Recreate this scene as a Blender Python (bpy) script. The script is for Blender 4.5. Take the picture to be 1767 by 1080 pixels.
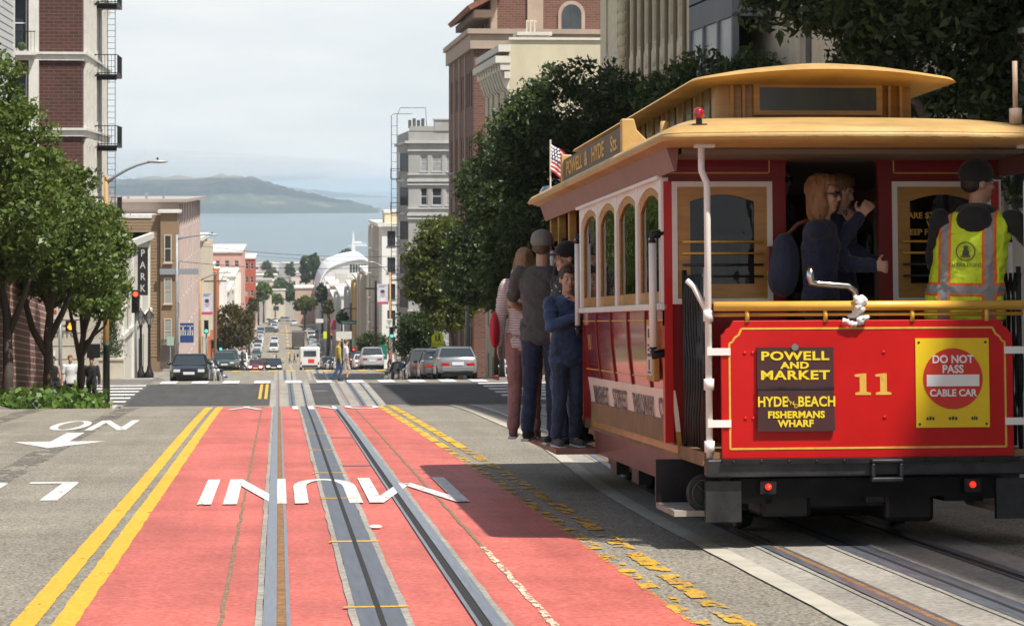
import bpy, bmesh, math, random
import numpy as np
from mathutils import Vector, Matrix, noise as mnoise
R = math.radians
random.seed(7)
for _o in list(bpy.data.objects): bpy.data.objects.remove(_o)
scene = bpy.context.scene
col = scene.collection

# ------------------------------------------------------------------ camera (street runs along +Y, sea level z = 0)
EYE = 75.0
FPX = 4300.0                       # focal length in photo pixels (photo is 1767 px wide)
CX, HY = 883.5, 320.0              # principal column, row of the horizon
YAW = math.atan((CX-480)/FPX)      # street vanishes left of the middle
SA, CA = math.sin(YAW), math.cos(YAW)
cam_d = bpy.data.cameras.new('camera'); cam = bpy.data.objects.new('camera', cam_d); col.objects.link(cam)
cam_d.sensor_width = 36; cam_d.lens = 36*FPX/1767
cam_d.shift_y = -(540-HY)/1767
cam_d.clip_start = 0.3; cam_d.clip_end = 40000
cam.location = (0, 0, EYE); cam.rotation_euler = (R(90), 0, -YAW)
scene.camera = cam
cam_d.dof.use_dof = True; cam_d.dof.focus_distance = 20.0; cam_d.dof.aperture_fstop = 11

# ------------------------------------------------------------------ sky and sun
SUN_EL, SUN_BACK = R(60), R(45)    # high, from the right and a little behind the viewer
sdir = Vector((math.cos(SUN_EL)*math.cos(SUN_BACK), -math.cos(SUN_EL)*math.sin(SUN_BACK), math.sin(SUN_EL)))
sdir = Matrix.Rotation(-YAW, 3, 'Z') @ sdir
world = bpy.data.worlds.new('World'); scene.world = world; world.use_nodes = True
nt = world.node_tree; nt.nodes.clear()
def N(t, **k):
    n = nt.nodes.new(t)
    for a, b in k.items(): setattr(n, a, b)
    return n
out = N('ShaderNodeOutputWorld'); bg = N('ShaderNodeBackground')
sky = N('ShaderNodeTexSky', sky_type='NISHITA', sun_disc=False, sun_elevation=SUN_EL)
sky.sun_rotation = math.atan2(sdir.x, sdir.y); sky.altitude = 75; sky.air_density = 1.0; sky.dust_density = 2.0; sky.ozone_density = 1.5
tc = N('ShaderNodeTexCoord'); sp = N('ShaderNodeSeparateXYZ')
nt.links.new(tc.outputs['Generated'], sp.inputs[0])
mp = N('ShaderNodeMapping'); mp.inputs['Scale'].default_value = (5, 5, 22)
nt.links.new(tc.outputs['Generated'], mp.inputs[0])
nz = N('ShaderNodeTexNoise'); nz.inputs['Scale'].default_value = 1.6; nz.inputs['Detail'].default_value = 6; nz.inputs['Roughness'].default_value = .55
nt.links.new(mp.outputs[0], nz.inputs['Vector'])
# bank of marine cloud round the horizon, opening to blue sky high up
band = N('ShaderNodeMapRange'); band.interpolation_type = 'SMOOTHSTEP'
band.inputs['From Min'].default_value = .14; band.inputs['From Max'].default_value = .6
band.inputs['To Min'].default_value = 1; band.inputs['To Max'].default_value = .12
nt.links.new(sp.outputs['Z'], band.inputs['Value'])
cr = N('ShaderNodeValToRGB'); cr.color_ramp.elements[0].position = .32; cr.color_ramp.elements[1].position = .68
cr.color_ramp.elements[0].color = (7.3, 7.9, 8.2, 1); cr.color_ramp.elements[1].color = (8.9, 9.1, 9.1, 1)
nt.links.new(nz.outputs['Fac'], cr.inputs[0])
mx = N('ShaderNodeMix', data_type='RGBA')
nt.links.new(band.outputs[0], mx.inputs['Factor']); nt.links.new(sky.outputs[0], mx.inputs['A']); nt.links.new(cr.outputs[0], mx.inputs['B'])
nt.links.new(mx.outputs['Result'], bg.inputs['Color']); bg.inputs['Strength'].default_value = 0.085
nt.links.new(bg.outputs[0], out.inputs[0])
sun_d = bpy.data.lights.new('sun', 'SUN'); sun = bpy.data.objects.new('sun', sun_d); col.objects.link(sun)
sun_d.energy = 5.0; sun_d.angle = R(.53); sun_d.color = (1, .955, .88)
sun.rotation_euler = sdir.to_track_quat('Z', 'Y').to_euler()
scene.view_settings.view_transform = 'Standard'; scene.view_settings.look = 'None'
scene.view_settings.exposure = 0.32; scene.view_settings.gamma = 1.0; scene.view_settings.use_curve_mapping = False
cy = scene.cycles
cy.max_bounces = 7; cy.diffuse_bounces = 3; cy.glossy_bounces = 3; cy.transmission_bounces = 4; cy.transparent_max_bounces = 8; cy.volume_bounces = 1
cy.use_denoising = True; cy.caustics_reflective = False; cy.caustics_refractive = False; cy.sample_clamp_indirect = 6

# ------------------------------------------------------------------ placement helpers
def W(px, py, zc):                 # photo pixel at a distance -> world point
    X = (px-CX)/FPX*zc; h = (HY-py)/FPX*zc
    return Vector((X*CA + zc*SA, -X*SA + zc*CA, EYE+h))
PR = [(-60,-1.953),(-20,.279),(0,1.395),(20,2.511),(40,3.627),(43.6,3.86),(47,4.2),(52,4.8),(65,6.35),(78,7.25),(88,7.6),(98,7.98),(107,8.36),(111,8.65),(118,9.3),(135,11.0),
      (150,12.4),(160,13.0),(168,13.25),(180,13.7),(190,14.05),(200,14.8),(300,22.3),(420,30.4),(440,31.3),(460,31.9),(475,32.5),(600,35.6),(630,36.4),(800,44),(1050,55),(1200,58.6),(1500,66),(2200,74),(2500,75.5)]
_py = [p[0] for p in PR]; _pd = [p[1] for p in PR]
def _slopes():
    n = len(PR); d = [(_pd[i+1]-_pd[i])/(_py[i+1]-_py[i]) for i in range(n-1)]; m = [d[0]]
    for i in range(1, n-1):
        m.append(0 if d[i-1]*d[i] <= 0 else 2*d[i-1]*d[i]/(d[i-1]+d[i]))
    return m+[d[-1]]
_pm = _slopes()
def gz(y):                         # street surface height at distance y
    y = min(max(y, _py[0]), _py[-1]-1e-6); i = 0
    lo, hi = 0, len(_py)-1
    while hi-lo > 1:
        k = (lo+hi)//2
        if _py[k] <= y: lo = k
        else: hi = k
    h = _py[lo+1]-_py[lo]; t = (y-_py[lo])/h
    a = (1+2*t)*(1-t)**2*_pd[lo] + t*(1-t)**2*h*_pm[lo] + t*t*(3-2*t)*_pd[lo+1] + t*t*(t-1)*h*_pm[lo+1]
    return EYE - a
def slope(y): return (gz(y+.5)-gz(y-.5))
def G(px, zc, dz=0):               # ground point seen in a photo column at a distance
    p = W(px, HY, zc); p.z = gz(p.y)+dz; return p

# ------------------------------------------------------------------ materials
def mat(name, color, rough=.6, var=.0, scale=8., metal=0., bump=0., bscale=60., spec=.5, color2=None, emit=None, estr=0, trans=0, alpha=1, coat=0, stretch=None, rvar=0, obj=True, sheen=0):
    m = bpy.data.materials.new(name); m.use_nodes = True; t = m.node_tree; b = t.nodes['Principled BSDF']; L = t.links.new
    c = tuple(color)+(1,)
    b.inputs['Base Color'].default_value = c; b.inputs['Roughness'].default_value = rough; b.inputs['Metallic'].default_value = metal
    b.inputs['Specular IOR Level'].default_value = spec; b.inputs['Coat Weight'].default_value = coat; b.inputs['Coat Roughness'].default_value = .08
    if sheen: b.inputs['Sheen Weight'].default_value = sheen
    if emit: b.inputs['Emission Color'].default_value = tuple(emit)+(1,); b.inputs['Emission Strength'].default_value = estr
    if trans: b.inputs['Transmission Weight'].default_value = trans
    m.diffuse_color = c
    if var or bump or color2:
        tcn = t.nodes.new('ShaderNodeTexCoord'); src = tcn.outputs['Object']
        if stretch:
            mpn = t.nodes.new('ShaderNodeMapping'); mpn.inputs['Scale'].default_value = stretch; L(src, mpn.inputs[0]); src = mpn.outputs[0]
    if var or color2:
        n = t.nodes.new('ShaderNodeTexNoise'); n.inputs['Scale'].default_value = scale; n.inputs['Detail'].default_value = 6; n.inputs['Roughness'].default_value = .62
        L(src, n.inputs['Vector'])
        rp = t.nodes.new('ShaderNodeValToRGB'); rp.color_ramp.elements[0].position = .3; rp.color_ramp.elements[1].position = .7
        lo = tuple(max(0, x*(1-var)) for x in color) if color2 is None else tuple(color2); hi = tuple(min(1, x*(1+var)) for x in color)
        rp.color_ramp.elements[0].color = lo+(1,); rp.color_ramp.elements[1].color = hi+(1,)
        L(n.outputs['Fac'], rp.inputs[0]); L(rp.outputs[0], b.inputs['Base Color'])
        if rvar:
            mr = t.nodes.new('ShaderNodeMapRange'); mr.inputs['To Min'].default_value = max(.03, rough-rvar); mr.inputs['To Max'].default_value = min(1, rough+rvar)
            L(n.outputs['Fac'], mr.inputs['Value']); L(mr.outputs[0], b.inputs['Roughness'])
    if bump:
        n2 = t.nodes.new('ShaderNodeTexNoise'); n2.inputs['Scale'].default_value = bscale; n2.inputs['Detail'].default_value = 4; L(src, n2.inputs['Vector'])
        bp = t.nodes.new('ShaderNodeBump'); bp.inputs['Strength'].default_value = bump; bp.inputs['Distance'].default_value = .02
        L(n2.outputs['Fac'], bp.inputs['Height']); L(bp.outputs[0], b.inputs['Normal'])
    return m
_mc = {}
def M(name, *a, **k):
    if name not in _mc: _mc[name] = mat(name, *a, **k)
    return _mc[name]
def paint(c, rough=.45): return M('paint_%d_%d_%d' % tuple(int(x*255) for x in c), c, rough, var=.08, scale=3)

# ------------------------------------------------------------------ mesh builder
class MB:
    def __init__(s): s.v = []; s.f = []; s.mi = []; s.cur = 0
    def add(s, vs, fs):
        o = len(s.v); s.v += [tuple(v) for v in vs]; s.f += [tuple(i+o for i in f) for f in fs]; s.mi += [s.cur]*len(fs); return s
    def box(s, x0, x1, y0, y1, z0, z1):
        return s.add([(x0,y0,z0),(x1,y0,z0),(x1,y1,z0),(x0,y1,z0),(x0,y0,z1),(x1,y0,z1),(x1,y1,z1),(x0,y1,z1)],
                     [(0,3,2,1),(4,5,6,7),(0,1,5,4),(1,2,6,5),(2,3,7,6),(3,0,4,7)])
    def cbox(s, c, d, m=None):
        vs = [Vector(((i&1)-.5, ((i>>1)&1)-.5, (i>>2)-.5)) for i in range(8)]
        vs = [Vector((v.x*d[0], v.y*d[1], v.z*d[2])) for v in vs]
        if m is not None: vs = [m @ v for v in vs]
        c = Vector(c)
        return s.add([v+c for v in vs], [(0,2,3,1),(4,5,7,6),(0,1,5,4),(1,3,7,5),(3,2,6,7),(2,0,4,6)])
    def bar(s, p, q, w, t=None, up=(0,0,1)):
        p, q = Vector(p), Vector(q); d = q-p; L = d.length
        if L < 1e-6: return s
        d /= L; up = Vector(up)
        if abs(d.dot(up)) > .97: up = Vector((1,0,0))
        a = d.cross(up).normalized(); b = a.cross(d); t = t or w
        m = Matrix((a, d, b)).transposed()
        return s.cbox((p+q)/2, (w, L, t), m)
    def tube(s, pts, r, n=8, caps=True, rs=None):
        pts = [Vector(p) for p in pts]; k = len(pts); o = len(s.v); prev = None
        for i, p in enumerate(pts):
            d = (pts[min(i+1,k-1)]-pts[max(i-1,0)]).normalized()
            if prev is None:
                a = d.cross(Vector((0,0,1)))
                if a.length < .05: a = d.cross(Vector((1,0,0)))
            else: a = prev - d*prev.dot(d)
            a.normalize(); prev = a; b = d.cross(a); rr = rs[i] if rs else r
            for j in range(n):
                t = 2*math.pi*j/n; s.v.append(tuple(p+(a*math.cos(t)+b*math.sin(t))*rr))
        fs = [(o+i*n+j, o+i*n+(j+1)%n, o+(i+1)*n+(j+1)%n, o+(i+1)*n+j) for i in range(k-1) for j in range(n)]
        if caps: fs += [tuple(o+j for j in range(n))[::-1], tuple(o+(k-1)*n+j for j in range(n))]
        s.f += fs; s.mi += [s.cur]*len(fs); return s
    def lathe(s, prof, n=16, c=(0,0,0), axis='z'):
        o = len(s.v); c = Vector(c)
        for r, z in prof:
            for j in range(n):
                t = 2*math.pi*j/n; a, b = r*math.cos(t), r*math.sin(t)
                p = (a,b,z) if axis == 'z' else ((a,z,b) if axis == 'y' else (z,a,b))
                s.v.append(tuple(c+Vector(p)))
        k = len(prof)
        fs = [(o+i*n+j, o+i*n+(j+1)%n, o+(i+1)*n+(j+1)%n, o+(i+1)*n+j) for i in range(k-1) for j in range(n)]
        fs += [tuple(o+j for j in range(n))[::-1], tuple(o+(k-1)*n+j for j in range(n))]
        s.f += fs; s.mi += [s.cur]*len(fs); return s
    def prism(s, poly, a0, a1, axis='y'):      # poly in the two other axes
        n = len(poly)
        def P(u, v, a): return (u,a,v) if axis == 'y' else ((a,u,v) if axis == 'x' else (u,v,a))
        vs = [P(u,v,a0) for u,v in poly]+[P(u,v,a1) for u,v in poly]
        return s.add(vs, [tuple(range(n))[::-1], tuple(range(n,2*n))]+[(i,(i+1)%n,n+(i+1)%n,n+i) for i in range(n)])
    def loft(s, rings, close=True, caps=True):
        o = len(s.v); n = len(rings[0]); k = len(rings)
        for r in rings: s.v += [tuple(p) for p in r]
        m = n if close else n-1
        fs = [(o+i*n+j, o+i*n+(j+1)%n, o+(i+1)*n+(j+1)%n, o+(i+1)*n+j) for i in range(k-1) for j in range(m)]
        if caps and close: fs += [tuple(o+j for j in range(n))[::-1], tuple(o+(k-1)*n+j for j in range(n))]
        s.f += fs; s.mi += [s.cur]*len(fs); return s
    def ell(s, c, r, n=10, m=None):
        o = len(s.v); c = Vector(c); k = n
        vs = []
        for i in range(k+1):
            t = math.pi*i/k
            for j in range(n):
                u = 2*math.pi*j/n
                p = Vector((r[0]*math.sin(t)*math.cos(u), r[1]*math.sin(t)*math.sin(u), r[2]*math.cos(t)))
                if m is not None: p = m @ p
                vs.append(c+p)
        return s.add(vs, [(i*n+j,(i+1)*n+j,(i+1)*n+(j+1)%n,i*n+(j+1)%n) for i in range(k) for j in range(n)])
    def mesh(s, name, mats=None, smooth=False, fix=True):
        me = bpy.data.meshes.new(name); me.from_pydata(s.v, [], s.f)
        for m in (mats if isinstance(mats, (list, tuple)) else [mats]):
            if m: me.materials.append(m)
        if any(s.mi): me.polygons.foreach_set('material_index', s.mi)
        if fix and len(s.f) < 60000:
            b = bmesh.new(); b.from_mesh(me); bmesh.ops.recalc_face_normals(b, faces=b.faces); b.to_mesh(me); b.free()
        if smooth: me.polygons.foreach_set('use_smooth', [True]*len(me.polygons))
        me.update(); return me
    def build(s, name, m, parent=None, smooth=False, bevel=0, loc=None, rot=None, sub=0, angle=None):
        return link(name, s.mesh(name, m, smooth), parent, bevel, loc, rot, sub, angle)
def link(name, me, parent=None, bevel=0, loc=None, rot=None, sub=0, angle=None):
    o = bpy.data.objects.new(name, me); col.objects.link(o)
    if parent is not None: o.parent = parent
    if loc is not None: o.location = loc
    if rot is not None: o.rotation_euler = rot
    if bevel:
        b = o.modifiers.new('b', 'BEVEL'); b.width = bevel; b.segments = 2; b.limit_method = 'ANGLE'; b.angle_limit = R(40)
    if sub:
        b = o.modifiers.new('s', 'SUBSURF'); b.levels = sub; b.render_levels = sub
    if angle:
        me.polygons.foreach_set('use_smooth', [True]*len(me.polygons)); me.set_sharp_from_angle(angle=R(angle))
    return o
def tag(o, label=None, cat=None, group=None, kind=None):
    if label: o['label'] = label
    if cat: o['category'] = cat
    if group: o['group'] = group
    if kind: o['kind'] = kind
    return o
def thing(name, label, cat, loc=(0,0,0), rotz=0, group=None, pitch=0):
    o = bpy.data.objects.new(name, None); col.objects.link(o); o.location = loc; o.rotation_euler = (pitch, 0, rotz)
    o.empty_display_size = .2
    return tag(o, label, cat, group)
def copy_tree(o, parent=None):
    c = o.copy(); col.objects.link(c); c.parent = parent
    for ch in o.children: copy_tree(ch, c)
    return c
_tmp_scene = bpy.data.scenes.new('bake'); _tvl = _tmp_scene.view_layers[0]
def bake(o):                        # evaluate one object alone and return its mesh
    _tmp_scene.collection.objects.link(o); _tvl.update(); dg = _tvl.depsgraph; dg.update()
    return bpy.data.meshes.new_from_object(o.evaluated_get(dg))
def text_mesh(txt, size, bold=0., ext=0., mt=None, sx=1., align='CENTER', spacing=1., line=1.):
    cu = bpy.data.curves.new('t', 'FONT'); cu.body = txt; cu.size = size; cu.offset = bold; cu.extrude = ext
    cu.align_x = align; cu.align_y = 'CENTER'; cu.space_character = spacing; cu.space_line = line; cu.resolution_u = 3
    t = bpy.data.objects.new('t', cu); me = bake(t)
    bpy.data.objects.remove(t); bpy.data.curves.remove(cu)
    if sx != 1: me.transform(Matrix.Scale(sx, 4, (1,0,0)))
    me.materials.clear()
    if mt: me.materials.append(mt)
    return me
def letters(name, txt, size, mt, parent, loc, rot=(R(90),0,0), bold=0., sx=1., **k):
    return link(name, text_mesh(txt, size, bold, .0015, mt, sx, **k), parent, loc=loc, rot=rot)
# ------------------------------------------------------------------ ground, roads, water
def speckle(name, base, dark, light, fine=220., amount=.5, rough=.85, patch=.18, streak=True, bump=.25, stain=None):
    m = bpy.data.materials.new(name); m.use_nodes = True; t = m.node_tree; b = t.nodes['Principled BSDF']; L = t.links.new
    tcn = t.nodes.new('ShaderNodeTexCoord')
    def noise(sc, det=4, mapping=None, rough=.6):
        n = t.nodes.new('ShaderNodeTexNoise'); n.inputs['Scale'].default_value = sc; n.inputs['Detail'].default_value = det; n.inputs['Roughness'].default_value = rough
        src = tcn.outputs['Object']
        if mapping:
            mp = t.nodes.new('ShaderNodeMapping'); mp.inputs['Scale'].default_value = mapping; L(src, mp.inputs[0]); src = mp.outputs[0]
        L(src, n.inputs['Vector']); return n.outputs['Fac']
    def ramp(src, p0, p1, c0, c1):
        r = t.nodes.new('ShaderNodeValToRGB'); e = r.color_ramp.elements; e[0].position = p0; e[1].position = p1; e[0].color = tuple(c0)+(1,); e[1].color = tuple(c1)+(1,)
        L(src, r.inputs[0]); return r.outputs[0]
    def mix(f, a, c, mode='MIX'):
        x = t.nodes.new('ShaderNodeMix'); x.data_type = 'RGBA'; x.blend_type = mode
        if isinstance(f, (int, float)): x.inputs['Factor'].default_value = f
        else: L(f, x.inputs['Factor'])
        for s, k in ((a,'A'),(c,'B')):
            if isinstance(s, tuple): x.inputs[k].default_value = s+(1,)
            else: L(s, x.inputs[k])
        return x.outputs['Result']
    fine_c = ramp(noise(fine, 2), .36, .66, dark, light)
    c = mix(amount, tuple(base), fine_c)
    c = mix(1.0, c, ramp(noise(.9, 5), .3, .7, (1-patch,)*3, (1+patch*.5,)*3), 'MULTIPLY')
    if streak: c = mix(1.0, c, ramp(noise(1.3, 5, (2.2, .12, 1)), .3, .72, (1-patch*.9,)*3, (1.04,)*3), 'MULTIPLY')
    if stain: c = mix(ramp(noise(stain[0], 6, stain[3] if len(stain) > 3 else None, .7), stain[1], stain[1]+.05, (0,0,0), (1,1,1)), c, tuple(stain[2]))
    L(c, b.inputs['Base Color']); b.inputs['Roughness'].default_value = rough; b.inputs['Specular IOR Level'].default_value = .3
    if bump:
        bp = t.nodes.new('ShaderNodeBump'); bp.inputs['Strength'].default_value = bump; bp.inputs['Distance'].default_value = .01
        L(noise(fine*.6, 3), bp.inputs['Height']); L(bp.outputs[0], b.inputs['Normal'])
    return m
asphalt = speckle('old_asphalt', (.245,.222,.175), (.085,.073,.058), (.47,.43,.355), 48, .75, patch=.2, stain=(2.2,.70,(.12,.11,.095)))
asphalt_dark = speckle('new_asphalt', (.075,.073,.071), (.035,.034,.033), (.13,.128,.124), 40, .6, patch=.25)
concrete = speckle('track_concrete', (.36,.335,.29), (.22,.2,.17), (.48,.45,.4), 26, .6, patch=.22, stain=(7, .66, (.2,.18,.15)))
walkmat = speckle('sidewalk_concrete', (.34,.32,.29), (.22,.2,.18), (.46,.43,.4), 20, .5, patch=.15, streak=False)
redpaint = speckle('red_lane_paint', (.585,.14,.112), (.46,.085,.068), (.68,.21,.17), 30, .65, patch=.26, rough=.62, bump=.2, stain=(7, .655, (.27,.085,.07), (.55,1.7,1)))
yellowp = speckle('yellow_road_paint', (.72,.40,.028), (.55,.29,.02), (.86,.52,.06), 30, .5, patch=.1, rough=.6, bump=.1, stain=(12, .66, (.36,.24,.08)))
yellow_worn = speckle('worn_yellow_road_paint', (.66,.37,.035), (.4,.24,.05), (.8,.48,.06), 30, .6, patch=.2, rough=.65, bump=.1, stain=(6, .57, (.22,.19,.14)))
whitep = speckle('white_road_paint', (.72,.71,.68), (.56,.55,.52), (.82,.81,.8), 30, .5, patch=.14, rough=.6, bump=.1, stain=(6, .66, (.46,.38,.34)))
steel = mat('rail_steel', (.30,.33,.38), .38, var=.3, scale=3, metal=.75, stretch=(30,1,1), rvar=.15)
steel_dark = mat('groove_dark', (.02,.019,.018), .8)
rust = mat('rusty_groove', (.23,.12,.05), .9, var=.5, scale=20)
plate = mat('slot_plate_steel', (.15,.165,.20), .5, var=.3, scale=2.5, metal=.55, stretch=(14,1,1), rvar=.15)
landm = mat('land', (.2,.18,.15), .95, var=.35, scale=.02)

def yrange(y0, y1):
    ys = [y0]
    while ys[-1] < y1-1e-6:
        y = ys[-1]; st = .5 if y < 60 else (1 if y < 120 else (2 if y < 200 else (8 if y < 700 else 40)))
        ys.append(min(y+st, y1))
    return ys
def sheet(name, x0, x1, y0, y1, dz, m, parent=None, skirt=0, jit=0., kind=None, step=None):
    ys = yrange(y0, y1) if not step else [y0+(y1-y0)*i/max(1,int((y1-y0)/step)) for i in range(int((y1-y0)/step)+1)]
    b = MB(); rows = []
    f0 = x0 if callable(x0) else (lambda y: x0); f1 = x1 if callable(x1) else (lambda y: x1)
    for y in ys:
        z = gz(y)+dz; a, c = f0(y), f1(y)
        if jit: a += random.uniform(-jit, jit); c += random.uniform(-jit, jit)
        r = [(a,y,z),(c,y,z)]
        if skirt: r = [(a,y,z-skirt)]+r+[(c,y,z-skirt)]
        rows.append(r)
    b.loft(rows, close=False, caps=False)
    if skirt:
        for r in (rows[0], rows[-1]): b.add(r, [(0,1,2,3)])
    o = b.build(name, m, parent)
    if kind: tag(o, kind=kind)
    return o
def struct(o, label=None): return tag(o, label, kind='structure')
XL, XR, BL, BR = -5.3, 9.4, -8.4, 12.0         # kerbs and building lines
# land and water
b = MB(); rows = []
for y in yrange(-60, 2600): rows.append([(x, y, gz(y)-.35) for x in (-2600, -400, -60, 0, 60, 400, 2600)])
b.loft(rows, close=False, caps=False); struct(b.build('terrain', landm))
sea = mat('bay_water', (.07,.12,.145), .28, spec=.5, bump=.9, bscale=.05, var=.35, scale=.004, stretch=(1,4,1))
b = MB(); b.add([(-14000,2150,0),(14000,2150,0),(14000,30000,0),(-14000,30000,0)], [(0,1,2,3)]); struct(b.build('water', sea))
# street and cross streets
road = struct(sheet('road', XL, XR, -10, 1260, 0, asphalt))
CROSS = [(85.5,104.8),(168,189),(438,461),(598,622),(860,880)]
for i, (a, c) in enumerate(CROSS):
    for s in (-1, 1):
        x0, x1 = (-70, XL) if s < 0 else (XR, 70)
        struct(sheet('cross_street', x0, x1, a, c, -.004, asphalt))
struct(sheet('road_patch', XL+.02, XR-.02, 85.6, 103.6, .004, asphalt_dark))
struct(sheet('road_patch', XL-9, XL, 87.0, 103.6, .004, asphalt_dark))
# sidewalks with kerb face
segs = [(-10,84.0)]+[(CROSS[i][1]+1.2, CROSS[i+1][0]-1.2) for i in range(4)]+[(882,1250)]
joint = mat('sidewalk_joint', (.12,.11,.1), .9)
for a, c in segs:
    for x0, x1 in ((BL-.3, XL), (XR, BR+.3)):
        s = struct(sheet('sidewalk', x0, x1, a, c, .15, walkmat, skirt=.4))
        if c < 170:
            for k in range(int((c-a)/1.5)):
                y = a+k*1.5+.6
                if y > 40: sheet('joint', x0+.05, x1-.16, y, y+.025, .154, joint, s, step=.02)
            kx = (x1-.15, x1+.004) if x0 < 0 else (x0-.004, x0+.15)
            sheet('kerb', kx[0], kx[1], a, c, .156, M('kerb_stone', (.42,.40,.37), .8, var=.2, scale=3), s)
# red kerb at the far corner
struct(sheet('red_kerb_paint', XR-.008, XR+.16, 106.05, 109.5, .162, M('kerb_red', (.5,.09,.07), .7, var=.3, scale=9), skirt=.15))

# tracks ---------------------------------------------------------------
T1 = .485
def smooth(t): t = min(1, max(0, t)); return t*t*(3-2*t)
def T2(y):
    return 3.53 + .42*smooth((y-17)/15) - 1.05*smooth((y-38)/45)
def wob(y, k): return .012*mnoise.noise(Vector((k*7.1, y*1.7, 0)))
lane = struct(sheet('red_transit_lane', lambda y: -.95+wob(y,1), lambda y: 1.83+.1*math.sin(y*.11)+wob(y,2), -6, 45.2, .004, redpaint))
tag(lane, 'red painted transit lane between the double yellow lines')
def track(cxf, y0, y1, bed, nm, bedw=.78):
    f = cxf if callable(cxf) else (lambda y: cxf)
    tr = struct(thing(nm, None, None))
    if bed: sheet('track_bed', lambda y: f(y)-bedw, lambda y: f(y)+bedw, y0, y1, .006, concrete, tr)
    for s in (-1, 1):
        g = lambda y, s=s: f(y)+s*.525
        sheet('rail', lambda y: g(y)-.032, lambda y: g(y)+.032, y0, y1, .016, steel, tr)
        sheet('groove', lambda y: g(y)-s*.055-.023, lambda y: g(y)-s*.055+.023, y0, y1, .012, rust if s < 0 else steel_dark, tr)
        sheet('guard_rail', lambda y: g(y)-s*.088-.010, lambda y: g(y)-s*.088+.010, y0, y1, .014, steel, tr)
        sheet('joint', lambda y: g(y)+s*.05-.018+wob(y,3), lambda y: g(y)+s*.05+.018+wob(y,4), y0, y1, .011, concrete, tr)
    for s in (-1, 1):
        a, c = (.014, .108) if s > 0 else (-.108, -.014)
        sheet('slot_plate', lambda y: f(y)+a, lambda y: f(y)+c, y0, y1, .013, plate, tr)
        d = .125*s
        sheet('joint', lambda y: f(y)+d-.02+wob(y,5), lambda y: f(y)+d+.02+wob(y,6), y0, y1, .011, concrete, tr)
    sheet('slot', lambda y: f(y)-.014, lambda y: f(y)+.014, y0, y1, .0152, steel_dark, tr)
    return tr
t1 = track(T1, -6, 45.4, False, 'cable_track')
track(T1, 45.4, 104, True, 'cable_track'); track(T1, 104, 196, True, 'cable_track')
t2 = track(T2, -6, 60, True, 'cable_track', .82)
track(T2, 60, 104, True, 'cable_track'); track(T2, 104, 196, True, 'cable_track')
# pale concrete edge of the second track
struct(sheet('concrete_strip', lambda y: T2(y)-.93+wob(y,8), lambda y: T2(y)-.79, -6, 52, .009, M('pale_concrete', (.43,.40,.33), .85, var=.18, scale=4)))
# cross tie marks on the slot plates and joints in the red paint
for y, w in ((8.3,.5),(12.2,.16),(15.9,.26),(19.9,.2),(23.3,.22),(27.5,.2),(31.5,.2),(36,.2)):
    sheet('tie_mark', T1-.16, T1+.15, y, y+w*.35, .0150, yellowp, t1, jit=.012, step=.04)
for y, a, c in ((24.5,.62,.93),(30.5,.62,.93),(37.5,.62,.93)):
    sheet('tie_plate', a, c, y, y+.12, .0080, plate, t1, step=.05)
# seams in the red paint
crack = M('seam_dirt', (.2,.15,.09), .95, var=.5, scale=25)
for x, y0, y1, w in ((-.27,-4,44,.010),(1.27,13.5,44,.012)):
    sheet('seam', lambda y: x-w+1.2*wob(y*1.1,x)+.5*wob(y*7,x), lambda y: x+w+1.2*wob(y*1.1,x)+.5*wob(y*9,x+3), y0, y1, .0075, crack, lane, step=.05)

def worn(m, cover, sc):             # paint flaked away in patches
    m = m.copy(); t = m.node_tree; L = t.links.new; o = t.nodes['Material Output']; p = t.nodes['Principled BSDF']
    tcn = t.nodes.new('ShaderNodeTexCoord'); mp = t.nodes.new('ShaderNodeMapping'); mp.inputs['Scale'].default_value = (1.6,.9,1); L(tcn.outputs['Object'], mp.inputs[0])
    n = t.nodes.new('ShaderNodeTexNoise'); n.inputs['Scale'].default_value = sc; n.inputs['Detail'].default_value = 7; n.inputs['Roughness'].default_value = .72; L(mp.outputs[0], n.inputs['Vector'])
    r = t.nodes.new('ShaderNodeValToRGB'); r.color_ramp.elements[0].position = cover-.02; r.color_ramp.elements[1].position = cover+.02; L(n.outputs['Fac'], r.inputs[0])
    tr = t.nodes.new('ShaderNodeBsdfTransparent'); mx = t.nodes.new('ShaderNodeMixShader'); L(r.outputs[0], mx.inputs[0]); L(tr.outputs[0], mx.inputs[1]); L(p.outputs[0], mx.inputs[2]); L(mx.outputs[0], o.inputs[0]); return m
yel_main = worn(yellowp, .36, 6); white_main = worn(whitep, .385, 7)
# road markings
def marking(name, *a, label=None, **k):
    return struct(sheet(name, *a, **k), label)
marking('yellow_line', lambda y: -1.245+.6*wob(y*1.5,21), lambda y: -1.125+.6*wob(y*1.7,22), -6, 45.3, .0045, yel_main, jit=.0025, step=.05)
marking('yellow_line', lambda y: -1.055+.6*wob(y*1.6,23), lambda y: -.94+.6*wob(y*1.4,24), -6, 45.3, .0062, yel_main, jit=.0025, step=.05)
sheet('seam', lambda y: 1.25+1.5*wob(y,9), lambda y: 1.29+1.5*wob(y*1.2,11), 9, 15.5, .0085, worn(M('seam_cream', (.62,.5,.36), .9, var=.4, scale=12), .47, 14), lane, step=.05, jit=.005)
yw = worn(yellow_worn, .50, 4.2); yw2 = worn(yellowp, .40, 4.5)
y = 4.
while y < 45:
    for x0, w in ((1.80,.105),(1.985,.115)):
        a = x0+.1*math.sin(y*.11)
        marking('worn_yellow_line', a, a+w, y+random.uniform(0,.12), y+random.uniform(1.15,1.4), .0066, yw if y < 27 else yw2, jit=.007, step=.06)
    y += 1.4
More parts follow.
